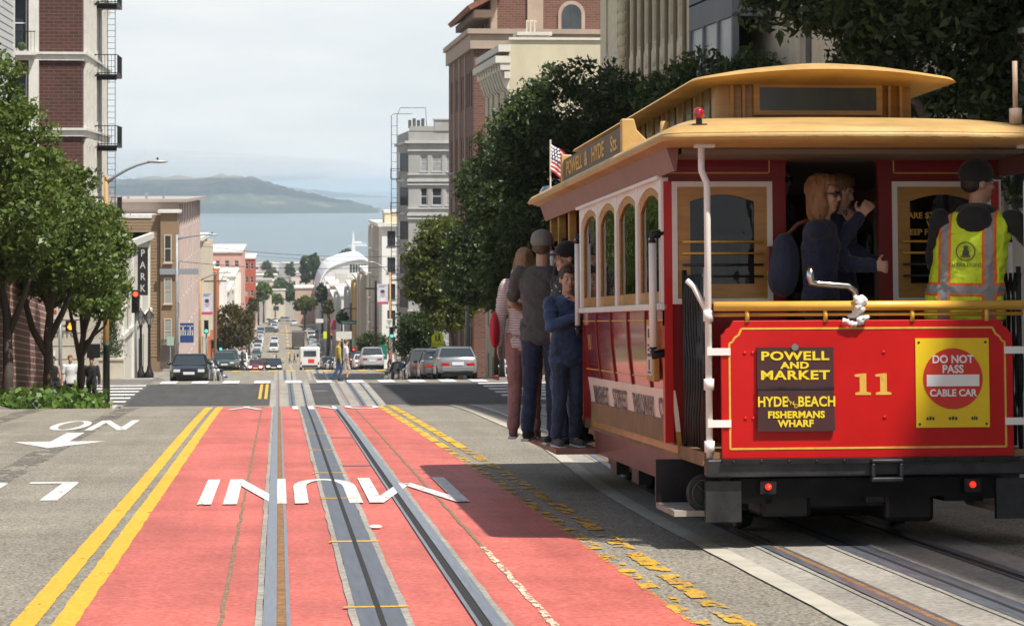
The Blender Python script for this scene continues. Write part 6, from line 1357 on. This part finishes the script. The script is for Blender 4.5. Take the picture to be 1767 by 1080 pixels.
for s in (-1,1):
    for yy in (-2.3,3.2): w = link('tyre', _wheel['w'][0], t, loc=(s*1.1,yy,.45)); w.scale = (1.5,1.4,1.4)
# ------------------------------------------------------------------ people
def blobmesh(name, mb, voxel, m, it=4, fold=None):
    me = mb.mesh('tmp', None, fix=True); o = bpy.data.objects.new('tmp', me)
    r = o.modifiers.new('r', 'REMESH'); r.mode = 'VOXEL'; r.voxel_size = voxel; r.adaptivity = 0
    if it: s = o.modifiers.new('s', 'SMOOTH'); s.factor = .5; s.iterations = it
    nm = bake(o); nm.name = name
    bpy.data.objects.remove(o); bpy.data.meshes.remove(me)
    if fold:
        n = len(nm.vertices); co = np.empty(n*3); nm.vertices.foreach_get('co', co); co = co.reshape(-1,3); nr = np.empty(n*3); nm.vertices.foreach_get('normal', nr); nr = nr.reshape(-1,3)
        a, fx, fz = fold; sd = random.uniform(0,50); d = np.array([1-2*abs(mnoise.noise(Vector((x*fx+sd+z*2.5, y*fx, z*fz+x*3)))) + .5*(1-2*abs(mnoise.noise(Vector((x*fx*2.1, y*fx*2.1+sd, z*fz*2.3))))) for x, y, z in co])
        co += nr*(a*(d-.55))[:,None]; nm.vertices.foreach_set('co', co.ravel()); nm.update()
    nm.materials.clear(); nm.materials.append(m); nm.polygons.foreach_set('use_smooth', [True]*len(nm.polygons)); return nm
def cap(b, p, q, r1, r2, n=10):
    p, q = Vector(p), Vector(q); d = (q-p); L = d.length
    if L < 1e-5: return b.ell(p, (r1,r1,r1), n)
    d /= L; pts, rs = [], []
    for a in (80,50,20): pts.append(p-d*r1*math.sin(R(a))); rs.append(r1*math.cos(R(a)))
    pts += [p, q]; rs += [r1, r2]
    for a in (20,50,80): pts.append(q+d*r2*math.sin(R(a))); rs.append(r2*math.cos(R(a)))
    return b.tube(pts, r1, n, rs=rs)
def torso(b, J, rows, inf):
    """stack of ellipses; rows: (joint-space centre, half width, half depth)"""
    rings = []
    for c, rx, ry, ax in rows:
        c = Vector(c); ax = Vector(ax).normalized(); up = Vector((0,0,1)); f = up.cross(ax).normalized()
        rings.append([c+ax*math.cos(2*math.pi*k/14)*(rx+inf)+f*math.sin(2*math.pi*k/14)*(ry+inf) for k in range(14)])
    c0, c1 = Vector(rows[0][0])-Vector((0,0,.03+inf)), Vector(rows[-1][0])+Vector((0,0,.02))
    rings = [[c0+(v-Vector(rows[0][0]))*.55 for v in rings[0]]]+rings+[[c1+(v-Vector(rows[-1][0]))*.6 for v in rings[-1]]]
    return b.loft(rings)
def ik(s, t, l1, l2, hint):
    s, t = Vector(s), Vector(t); d = t-s; L = min(d.length, (l1+l2)*.995); d.normalize(); t = s+d*L
    a = (l1*l1-l2*l2+L*L)/(2*L); h = math.sqrt(max(0, l1*l1-a*a)); hn = Vector(hint); hn -= d*hn.dot(d); hn.normalize()
    return s+d*a+hn*h, t
def fabric(c, bump=.35, sc=40, name='fabric', var=.12): return M('%s_%d_%d_%d' % ((name,)+tuple(int(x*255) for x in c)), c, .88, var=var, scale=7, bump=bump, bscale=sc, sheen=.15)
SK = (.50,.30,.21); SK2 = (.42,.24,.16)
def skinm(c): return M('skin_%d' % int(c[0]*255), c, .5, var=.08, scale=6)
def hand(b, w, d, n, k, curl=.5, side=1, s=1.):
    """palm and five fingers; d along the forearm, n out of the back of the hand"""
    d = Vector(d).normalized(); n = Vector(n); n = (n-d*n.dot(d)).normalized(); a = d.cross(n)*side
    pc = w+d*.05*s
    for u in (-.024,-.008,.008,.024): cap(b, w+d*.01*s+a*u*s*.8, w+d*.085*s+a*u*s*1.1, .0135*s, .0125*s, 8)
    for u, l in ((-.030,.062),(-.0105,.074),(.010,.080),(.030,.070)):
        p0 = w+d*.088*s+a*u*s*1.15; th = curl*1.3; d1 = (d*math.cos(th*.55)-n*math.sin(th*.55)); d2 = d*math.cos(th*1.3)-n*math.sin(th*1.3)
        p1 = p0+d1*l*.55*s; p2 = p1+d2*l*.5*s; cap(b, p0, p1, .0095*s, .0088*s, 7); cap(b, p1, p2, .0088*s, .0072*s, 7)
    t0 = w+d*.03*s-a*.034*s; t1 = t0+(d*.55-a*.75-n*.25*curl).normalized()*.042*s; t2 = t1+(d*.8-a*.15-n*.6*curl).normalized()*.034*s
    cap(b, t0, t1, .0125*s, .0108*s, 7); cap(b, t1, t2, .0105*s, .0085*s, 7)
def person(label, loc, rz, H=1.75, arms=(None,None), legs=None, top=(.2,.2,.2), sleeve='short', pants=(.05,.07,.14), shoes=(.03,.03,.03), hair=(.08,.05,.03), hairstyle='short', capc=None, skin=SK, look=0., lookdown=0., vox=.009, near=True, lean=(0,0), shorts=False, wide=1., group=None, topm=None, pantm=None, capback=False, glasses=False, tuck=.0, elbow=((-.7,-.6,-.35),(.7,-.6,-.35)), long=0., dress=None):
    k = H/1.75; t = thing('person', label, 'person', loc, rz, group); V = lambda *a: Vector(a)*k
    inv = (Matrix.Translation(Vector(loc)) @ Matrix.Rotation(rz,4,'Z')).inverted()
    lx, ly = lean
    pel = V(0,0,.95); wst = V(lx*.3,ly*.3,1.10); chs = V(lx*.75,ly*.75,1.30); shc = V(lx,ly,1.435); nk = V(lx*1.05,ly*1.05+.005,1.50); hc = V(lx*1.1,ly*1.1+.02,1.635)
    sh = [V(lx-.185*wide,ly-.005,1.415), V(lx+.185*wide,ly-.005,1.415)]; hip = [V(-.088,0,.93), V(.088,0,.93)]
    L0 = legs or ((V(-.10,.02,.50),V(-.105,-.03,.085)),(V(.10,.02,.50),V(.105,-.03,.085)))
    if legs: L0 = [tuple(V(*q) for q in l) for l in legs]
    el, wr = [], []
    for i in (0,1):
        s = -1 if i == 0 else 1
        tgt = arms[i]
        if tgt is None: tgt = V(s*.25+lx*.6, .06+ly*.5, .86)
        elif len(tgt) == 4: tgt = inv @ Vector(tgt[:3])
        else: tgt = V(*tgt)
        e, w = ik(sh[i], tgt, .29*k, .26*k, elbow[i]); el.append(e); wr.append(w)
    # body
    b = MB(); X = (1,0,0)
    cap(b, nk-V(0,0,.06), hc-V(0,-.0,.06), .058*k, .055*k)
    Rz = Matrix.Rotation(look,3,'Z') @ Matrix.Rotation(-lookdown,3,'X'); F = lambda x,y,z: hc+Rz@(Vector((x,y,z))*k)
    b.ell(F(0,-.012,.03), (.076*k,.096*k,.098*k), 16, Rz); b.ell(F(0,.02,-.035), (.062*k,.072*k,.088*k), 14, Rz); b.ell(F(0,.045,-.085), (.038*k,.042*k,.035*k), 12, Rz)
    if near:
        cap(b, F(0,.088,.018), F(0,.106,-.022), .009*k, .0135*k, 8); b.ell(F(0,.083,.035), (.05*k,.016*k,.012*k), 10, Rz); b.ell(F(0,.085,-.058), (.024*k,.012*k,.009*k), 8, Rz)
        for s in (-1,1): b.ell(F(s*.077,-.008,-.005), (.010*k,.02*k,.031*k), 8, Rz); b.ell(F(s*.04,.07,-.02), (.022*k,.018*k,.02*k), 8, Rz)
    rows = [(pel-V(0,0,.06),.15*k*wide,.095*k,X),(pel,.165*k*wide,.105*k,X),(wst,.138*k*wide,.09*k,X),(chs,.165*k*wide,.108*k,X),(shc-V(0,0,.03),.165*k*wide,.088*k,X),(shc+V(0,0,.02),.09*k,.06*k,X)]
    torso(b, None, rows, -.004)
    for i in (0,1):
        s = -1 if i == 0 else 1
        cap(b, sh[i], el[i], .050*k, .040*k); cap(b, el[i], wr[i], .040*k, .027*k)
        d = (wr[i]-el[i]).normalized(); n = Vector((s,0,0)) if abs(d.x) < .8 else Vector((0,0,1))
        if near: hand(b, wr[i], d, n, k, .75 if arms[i] is not None else .35, s, k)
        else: b.ell(wr[i]+d*.07*k, (.035*k,.035*k,.06*k), 8)
        kn, an = L0[i]; cap(b, hip[i], kn, .082*k, .055*k); cap(b, kn, an, .054*k, .034*k); cap(b, an-V(0,0,.02), an+V(.01*s,.12,-.045), .034*k, .03*k)
    link('body', blobmesh('body', b, vox, skinm(skin), 2), t)
    # clothes
    b = MB(); z_ = tuck; rows2 = [(pel+V(0,0,-.09-z_),.168*k*wide,.112*k,X)]+rows[1:4]+[(shc-V(0,0,.03),.17*k*wide,.092*k,X),(shc+V(0,0,.025),.10*k,.07*k,X)]
    torso(b, None, rows2, .016*k)
    if sleeve != 'none':
        for i in (0,1):
            cap(b, sh[i], sh[i].lerp(el[i], .75 if sleeve == 'short' else 1), .066*k, .060*k)
            if sleeve == 'long': cap(b, el[i], wr[i].lerp(el[i],.03), .056*k, .042*k)
    link('shirt', blobmesh('shirt', b, vox*1.1, topm or fabric(top), 3, (.011*k,7,11) if near else None), t)
    b = MB(); torso(b, None, [(pel-V(0,0,.10),.158*k*wide,.105*k,X),(pel,.168*k*wide,.11*k,X),(pel+V(0,0,.06),.155*k*wide,.10*k,X)], .007*k)
    for i in (0,1):
        kn, an = L0[i]; cap(b, hip[i], kn, .098*k, .072*k)
        if not shorts: cap(b, kn, an+V(0,0,.03), .070*k, .056*k)
    link('trousers', blobmesh('trousers', b, vox*1.1, pantm or fabric(pants,.5,25,'denim'), 3, (.009*k,8,10) if near else None), t)
    for i in (0,1):
        kn, an = L0[i]; s = -1 if i == 0 else 1; b = MB(); cap(b, an+V(0,-.03,-.035), an+V(.012*s,.15,-.045), .042*k, .038*k); cap(b, an+V(0,0,.02), an+V(0,-.01,-.03), .044*k, .045*k)
        sh_ = link('shoe', blobmesh('shoe', b, vox, fabric(shoes,.2,60,'shoe'), 2), t)
        if near: MB().cbox(an+V(.006*s,.06,-.076), (.075*k,.27*k,.022*k)).build('sole', M('sole_white', (.6,.58,.55), .7), sh_, bevel=.008)
    # hair, cap, face
    hm = M('hair_%d_%d' % (int(hair[0]*255),int(hair[1]*255)), hair, .55, var=.4, scale=30, stretch=(1,1,.15), bump=.5, bscale=60)
    if hairstyle:
        b = MB(); q_ = .93 if capc else 1; b.ell(F(0,-.025,.045), (.084*k*q_,.100*k*q_,.098*k*q_), 14, Rz); b.ell(F(0,-.05,.0 if hairstyle == 'short' else -.01), (.078*k,.062*k,(.058 if hairstyle == 'short' else .085)*k), 12, Rz)
        if not capc: b.ell(F(0,.03,.095), (.07*k,.06*k,.04*k), 12, Rz)
        if hairstyle == 'bob':
            for s in (-1,1): b.ell(F(s*.062,-.012,-.06), (.034*k,.06*k,.11*k), 10, Rz)
            b.ell(F(0,-.06,-.07), (.075*k,.05*k,.11*k), 10, Rz); b.ell(F(0,.045,.085), (.074*k,.05*k,.03*k), 10, Rz)
        if hairstyle == 'long':
            rg = np.random.default_rng(4)
            for s in np.linspace(-1,1,9):
                p0 = F(s*.07,-.06+.03*abs(s),.02); p1 = p0+V(s*.03,-.06,-.2); p2 = p1+V(s*.02+rg.normal()*.015,-.01,-.2-.06*rg.random()); cap(b, p0, p1, .03*k, .027*k, 8); cap(b, p1, p2, .027*k, .012*k, 8)
        link('hair', blobmesh('hair', b, vox, hm, 1, (.009*k,34,5) if near and not capc else None), t)
    if capc:
        cm = fabric(capc,.15,60,'cap'); b = MB(); b.ell(F(0,-.015,.066), (.098*k,.114*k,.092*k), 16, Rz); b.ell(F(0,-.015,.05), (.099*k,.115*k,.05*k), 16, Rz)
        cp = link('cap', blobmesh('cap', b, vox, cm, 2), t); s = -1 if capback else 1
        b = MB(); pts = []
        for i in range(9):
            a = math.pi*i/8; pts.append((.084*math.cos(a), s*(.08+.105*math.sin(a)), .05-.022*math.sin(a)-.01*abs(math.cos(a))))
        vs = [F(*q) for q in pts]; vs2 = [v+Vector((0,0,.010*k)) for v in vs]; n = len(vs); b.add(vs+vs2, [tuple(range(n)),tuple(range(n,2*n))[::-1]]+[(i,(i+1)%n,n+(i+1)%n,n+i) for i in range(n)]); b.build('brim', cm, cp)
    if near:
        ew = M('eye_white', (.6,.58,.55), .3); ei = M('eye_dark', (.02,.014,.01), .2); br = hm
        for s in (-1,1):
            if not glasses:
                e = MB().ell(F(s*.031,.079,.008), (.0125*k,.008*k,.0065*k), 8, Rz).build('eye', ew, t, smooth=True); MB().ell(F(s*.031,.0855,.008), (.006*k,.004*k,.0062*k), 8, Rz).build('iris', ei, e, smooth=True)
            MB().ell(F(s*.032,.087,.034), (.020*k,.006*k,.0042*k), 8, Rz).build('eyebrow', br, t, smooth=True)
        MB().ell(F(0,.094,-.060), (.022*k,.006*k,.0065*k), 10, Rz).build('lips', M('lips', (.36,.13,.11), .45), t, smooth=True)
        if glasses:
            g = MB()
            for s in (-1,1): g.ell(F(s*.033,.093,.008), (.030*k,.010*k,.021*k), 10, Rz); g.tube([F(s*.06,.085,.014),F(s*.082,.03,.012),F(s*.080,-.02,.008)], .004*k, 6)
            g.build('sunglasses', M('lens_black', (.01,.01,.01), .08, spec=.9), t, smooth=True)
    return t
def cw(x, y, z): v = car.matrix_basis @ Vector((x,y,z)); return (v.x, v.y, v.z, 1)
def face(fx, fy): return math.atan2(-fx, fy)
def on_car(x, y, z=.345): v = car.matrix_basis @ Vector((x,y,z)); return v
STANDW = ((-.12,.03,.50),(-.16,-.03,.085))
def legs_std(a=.10, fwd=.02, fwd2=.02): return (((-a,fwd,.50),(-a-.01,fwd-.06,.085)),((a,fwd2,.50),(a+.01,fwd2-.06,.085)))
rg_ = link('tied_rag', blobmesh('tied_rag', RAG, .006, M('rag_white', (.72,.70,.67), .9, var=.12, scale=30), 2, (.008,45,45))); rg_.location = car.location; rg_.rotation_euler = car.rotation_euler
tag(rg_, 'white rag knotted round the brake crank at the yellow rail', 'rag')
# riders on the running board
jean = fabric((.045,.085,.17),.6,22,'denim',.3); jean2 = fabric((.02,.03,.065),.6,22,'denim',.25); navyj = fabric((.035,.065,.14),.5,18,'camo',.45)
boy = person('boy in a blue patterned hoodie gripping the white pole and looking back', on_car(-1.21,5.72), face(.25,-.97), 1.50, (cw(-1.14,5.48,1.55),cw(-1.16,5.47,1.43)), legs_std(.085), navyj and (.04,.07,.15), 'long', (.03,.055,.11), (.06,.06,.065), (.05,.03,.02), 'short', look=R(-6), vox=.007, topm=navyj, pantm=fabric((.028,.045,.085),.6,22,'denim',.35), elbow=((-.7,.1,-.7),(.8,.1,-.6)), tuck=.03)
p_cap = person('man in a black cap and spotted navy shirt looking away from the car', on_car(-1.16,6.08), face(-.90,-.42), 1.70, (None,cw(-1.13,6.45,1.75)), legs_std(.09,.02,.05), (.015,.018,.032), 'short', (.08,.14,.26), (.02,.02,.02), (.04,.025,.02), 'short', (.012,.012,.014), look=R(-8), vox=.008, pantm=jean, wide=.95)
for i in range(34):
    a = random.uniform(0,6.28); z = random.uniform(1.0,1.42); 
    p = Vector((.19*math.cos(a)*.95,.128*math.sin(a),z))*(1.70/1.75); MB().ell(p, (.008,.008,.008), 6).build('shirt_spot', M('spot_white', (.6,.6,.6), .8), p_cap)
p_grey = person('man in a grey cap and charcoal shirt seen from behind on the step', on_car(-1.29,6.98), face(.35,.93), 1.83, ((-.2,.32,1.05),cw(-1.16,7.3,1.75)), legs_std(.10,.0,.03), (.075,.072,.068), 'short', (.03,.04,.08), (.015,.015,.015), (.10,.07,.05), 'short', (.20,.19,.175), vox=.0085, pantm=jean2, wide=1.08)
MB().tube([(.13,-.02,1.55),(.15,-.13,1.42),(.15,-.145,1.2),(.16,-.10,1.08),(.2,.0,1.02)], .022, 8).build('backpack_strap', fabric((.03,.03,.032)), p_grey, smooth=True)
p_wom = person('woman with long fair hair and a striped top furthest along the step', on_car(-1.40,7.45), face(.2,.97), 1.70, (None,cw(-1.1,7.75,1.7)), legs_std(.09), (.5,.42,.42), 'long', (.30,.15,.14), (.2,.1,.1), (.26,.15,.07), 'long', vox=.009, topm=None, wide=.9)
st = M('striped_knit', (.55,.47,.46), .9); tt = st.node_tree; wv = tt.nodes.new('ShaderNodeTexWave'); wv.bands_direction = 'Z'; wv.inputs['Scale'].default_value = 14; wv.inputs['Distortion'].default_value = 1.5; tcx = tt.nodes.new('ShaderNodeTexCoord'); rpx = tt.nodes.new('ShaderNodeValToRGB'); rpx.color_ramp.elements[0].color = (.62,.52,.50,1); rpx.color_ramp.elements[0].position = .55; rpx.color_ramp.elements[1].color = (.33,.26,.26,1); rpx.color_ramp.elements[1].position = .8
tt.links.new(tcx.outputs['Object'], wv.inputs['Vector']); tt.links.new(wv.outputs['Fac'], rpx.inputs[0]); tt.links.new(rpx.outputs[0], tt.nodes['Principled BSDF'].inputs['Base Color'])
for c in p_wom.children:
    if c.name.startswith('shirt'): c.data.materials[0] = st
bb = MB(); bb.ell((-.27,.0,.98), (.05,.12,.17), 12); bg_ = tag(link('red_bag', blobmesh('red_bag', bb, .012, M('bag_red', (.5,.02,.04), .6), 3)), 'red bag hanging beside the woman with long fair hair', 'bag'); bg_.matrix_basis = p_wom.matrix_basis
p_leg = person('person in black leggings half hidden between the two capped men', on_car(-1.05,6.5), face(.5,.85), 1.66, (None,cw(-1.0,6.9,1.7)), legs_std(.08), (.03,.10,.12), 'short', (.012,.012,.014), (.12,.11,.10), (.06,.04,.03), 'bob', vox=.01, wide=.85)
# people at the rear door
p_w2 = person('woman in dark sunglasses and navy hoodie standing in the rear doorway', on_car(-.16,.66,.585), face(.93,-.30), 1.72, ((.08,.36,1.18),cw(.10,.62,2.05)), legs_std(.09), (.012,.018,.05), 'long', (.012,.014,.02), (.02,.02,.02), (.24,.115,.045), 'bob', glasses=True, look=R(-6), vox=.008, wide=.95, elbow=((-.5,-.6,-.5),(.3,-.6,-.7)))
bb = MB(); bb.ell((0,-.23,1.16), (.13,.10,.21), 12); bb.ell((0,-.27,1.08), (.11,.07,.12), 12); bp_ = tag(link('backpack', blobmesh('backpack', bb, .012, fabric((.025,.035,.07)), 4)), 'navy backpack with a brown leather flap on the woman in sunglasses', 'backpack'); bp_.matrix_basis = p_w2.matrix_basis
MB().cbox((0,-.325,1.2), (.13,.03,.16)).build('leather_flap', M('leather', (.16,.04,.02), .5, var=.2, scale=9), bp_, bevel=.02); MB().tube([(-.13,-.05,1.46),(-.14,-.16,1.42),(-.1,-.25,1.32)], .016, 6).build('leather_strap', M('leather', (.16,.04,.02), .5), bp_, smooth=True)
person('brown haired passenger inside the doorway raising a hand to the face', on_car(.08,1.2,.74), face(.5,-.6), 1.60, (cw(.12,1.0,2.02),cw(.36,.98,1.72)), legs_std(.08), (.02,.025,.07), 'long', (.02,.02,.03), (.02,.02,.02), (.13,.07,.03), 'bob', look=R(10), lookdown=R(12), vox=.009, wide=.9)
person('dark haired passenger at the back of the doorway wearing glasses', on_car(-.24,1.75,.74), face(.6,-.5), 1.72, (None,None), legs_std(.09), (.02,.02,.025), 'long', (.02,.02,.03), (.02,.02,.02), (.02,.012,.01), 'short', skin=SK2, vox=.01, glasses=True)
person('passenger standing inside behind the rear window bars', on_car(-.72,2.4,.74), face(.8,.3), 1.68, (None,cw(-.55,2.9,2.1)), legs_std(.09), (.05,.05,.06), 'short', (.02,.02,.03), (.02,.02,.02), (.03,.02,.015), 'short', vox=.012, near=False)
person('passenger inside the cabin beside the forward windows', on_car(-.75,4.4,.74), face(-.9,.3), 1.70, (None,None), legs_std(.09), (.16,.08,.07), 'short', (.02,.02,.03), (.02,.02,.02), (.05,.03,.02), 'short', vox=.012, near=False)
# conductor with the safety vest
cond = person('conductor in a black cap and yellow safety vest on the rear platform', on_car(.70,.34,.585), face(.42,.90), 1.78, ((-.10,.30,1.05),cw(1.34,.32,1.88)), legs_std(.10), (.012,.012,.013), 'long', (.012,.012,.014), (.015,.015,.015), (.02,.015,.012), 'short', (.008,.008,.009), vox=.008, look=R(-52), skin=SK2, wide=1.2, lean=(.07,.0), elbow=((-.5,-.3,-.8),(.4,-.5,-.9)))
vm = bpy.data.materials.new('safety_vest'); vm.use_nodes = True; tt = vm.node_tree; bs = tt.nodes['Principled BSDF']; bs.inputs['Roughness'].default_value = .75
tcx = tt.nodes.new('ShaderNodeTexCoord'); spx = tt.nodes.new('ShaderNodeSeparateXYZ'); tt.links.new(tcx.outputs['Object'], spx.inputs[0])
def mth(op, a, b_=None, c_=None):
    n = tt.nodes.new('ShaderNodeMath'); n.operation = op
    for i, q in enumerate((a, b_, c_)):
        if q is None: continue
        if isinstance(q, (int, float)): n.inputs[i].default_value = q
        else: tt.links.new(q, n.inputs[i])
    return n.outputs[0]
ax_ = mth('ABSOLUTE', mth('SUBTRACT', spx.outputs['X'], .03)); dv = mth('ABSOLUTE', mth('SUBTRACT', ax_, .14)); dh = mth('ABSOLUTE', mth('SUBTRACT', spx.outputs['Z'], 1.0)); dd = mth('MINIMUM', dv, dh)
org, gryb = mth('LESS_THAN', dd, .043), mth('LESS_THAN', dd, .026)
def mixc(f, a, c):
    n = tt.nodes.new('ShaderNodeMix'); n.data_type = 'RGBA'; tt.links.new(f, n.inputs['Factor'])
    for q, kx in ((a,'A'),(c,'B')):
        if isinstance(q, tuple): n.inputs[kx].default_value = q+(1,)
        else: tt.links.new(q, n.inputs[kx])
    return n.outputs['Result']
tt.links.new(mixc(gryb, mixc(org, (.62,.80,.03), (.85,.16,.02)), (.30,.30,.30)), bs.inputs['Base Color'])
nz = tt.nodes.new('ShaderNodeTexNoise'); nz.inputs['Scale'].default_value = 9; bp = tt.nodes.new('ShaderNodeBump'); bp.inputs['Strength'].default_value = .6; bp.inputs['Distance'].default_value = .03; tt.links.new(nz.outputs['Fac'], bp.inputs['Height']); tt.links.new(bp.outputs[0], bs.inputs['Normal'])
k = 1.78/1.75; b = MB(); X = (1,0,0); torso(b, None, [(Vector((0,0,.80))*k,.245,.16,X),(Vector((0,0,.95))*k,.235,.15,X),(Vector((.02,0,1.10))*k,.215,.14,X),(Vector((.05,0,1.30))*k,.225,.14,X),(Vector((.07,0,1.405))*k,.205,.115,X),(Vector((.07,0,1.46))*k,.13,.09,X)], .012)
vest = link('safety_vest', blobmesh('safety_vest', b, .008, vm, 3, (.014,6,6)), cond)
b = MB(); b.ell((.075,-.03,1.49), (.135,.10,.055), 12); b.ell((.075,-.11,1.44), (.115,.06,.09), 12); link('hood', blobmesh('hood', b, .01, fabric((.012,.012,.013)), 3), cond)
ri = MB(); ri.tube([(.03+.058*math.cos(a),-.165,1.24+.058*math.sin(a)) for a in np.linspace(0,6.283,25)], .0035, 5)
ri.box(.01,.05,-.168,-.162,1.215,1.245); ri.box(.018,.042,-.168,-.162,1.245,1.275); ri.box(.0,.06,-.168,-.162,1.205,1.213); em = ri.build('vest_emblem', c_sblack, cond)
letters('vest_lettering', 'OPERATIONS', .034, c_sblack, cond, (.03,-.168,1.155))
# pedestrians
def ped(label, px, y, rz, H, **k): 
    x = xpx(px, y); return person(label, (x, y, gz(y)+k.pop('dz',.0)), rz, H, **k)
walk = (((-.09,.16,.50),(-.09,.05,.10)),((.09,-.05,.50),(.09,-.30,.16)))
ped('pedestrian in a black vest top and light jeans at the corner', 98, 80.6, R(165), 1.74, top=(.015,.015,.017), sleeve='none', pants=(.16,.24,.36), vox=.013, near=False, hair=(.05,.03,.02), dz=.15)
ped('pedestrian in a white shirt and black shorts at the corner', 127, 81.2, R(190), 1.76, top=(.66,.66,.68), pants=(.02,.02,.022), shorts=True, vox=.013, near=False, hair=(.18,.11,.06), dz=.15)
ped('pedestrian in a black sweater walking a small white dog', 163, 80.4, R(180), 1.74, top=(.015,.015,.016), sleeve='long', pants=(.02,.02,.024), vox=.013, near=False, hair=(.14,.09,.05), legs=walk, dz=.15)
b = MB(); dg = Vector((0,0,0))
b.ell((0,0,.34), (.11,.22,.12), 10); b.ell((0,.2,.46), (.085,.10,.09), 10); b.ell((0,.3,.43), (.04,.06,.04), 8); cap(b, (0,-.2,.4), (0,-.3,.52), .03, .025)
for sx in (-.065,.065):
    for yy in (-.14,.14): cap(b, (sx,yy,.28), (sx,yy,.03), .04, .03)
    b.ell((sx*.9,.17,.53), (.025,.03,.05), 6)
dog = tag(link('dog', blobmesh('dog', b, .014, M('dog_white', (.72,.70,.66), .9, var=.1, scale=20, bump=.6, bscale=30), 2)), 'small white dog at the feet of the walker in black', 'dog'); y = 80.2; dog.location = (xpx(178,y), y, gz(y)+.15); dog.rotation_euler = (0,0,R(160))
ped('man in a yellow jacket and blue jeans walking over the crosswalk', 583, 104.8, R(-80), 1.78, top=(.42,.31,.05), sleeve='long', pants=(.03,.06,.14), hair=(.3,.25,.2), capc=(.45,.38,.26), vox=.013, near=False, legs=walk, dz=.02)
ped('person in white crossing just behind the yellow jacket', 596, 106.0, R(-80), 1.74, top=(.68,.67,.66), pants=(.4,.35,.3), shorts=True, vox=.014, near=False, legs=walk, dz=.02)
ped('person in dark clothes crossing below the black sedan', 419, 192, R(90), 1.75, top=(.03,.03,.035), sleeve='long', pants=(.02,.02,.03), vox=.02, near=False, legs=walk)
ped('person with a pale bag standing by the far right kerb', 685, 203, R(170), 1.72, top=(.30,.28,.22), sleeve='long', pants=(.25,.24,.16), vox=.02, near=False)
for px, yy, c, lb in ((473,441,(.5,.48,.45),'pale shirted walker leading the far crossing pair'),(477,441.6,(.04,.04,.05),'dark clothed walker behind the pale shirted one'),(500,441,(.12,.06,.05),'walker in dark red on the far crosswalk'),(508,441.4,(.03,.03,.05),'taller dark walker on the far crosswalk'),(436,300,(.06,.05,.05),'person stepping between the parked cars'),(672,201,(.3,.05,.05),'person in red half hidden by the light pole')):
    ped(lb, px, yy, R(80), 1.75, top=c, sleeve='long', pants=(.03,.03,.04), vox=.028, near=False, legs=walk)
mw = car.matrix_basis
flag(mw @ Vector((-1.17,7.25,2.62)), .75, R(10), 'small striped flag on the roof edge beside the dark route board')
bpy.data.scenes.remove(_tmp_scene)
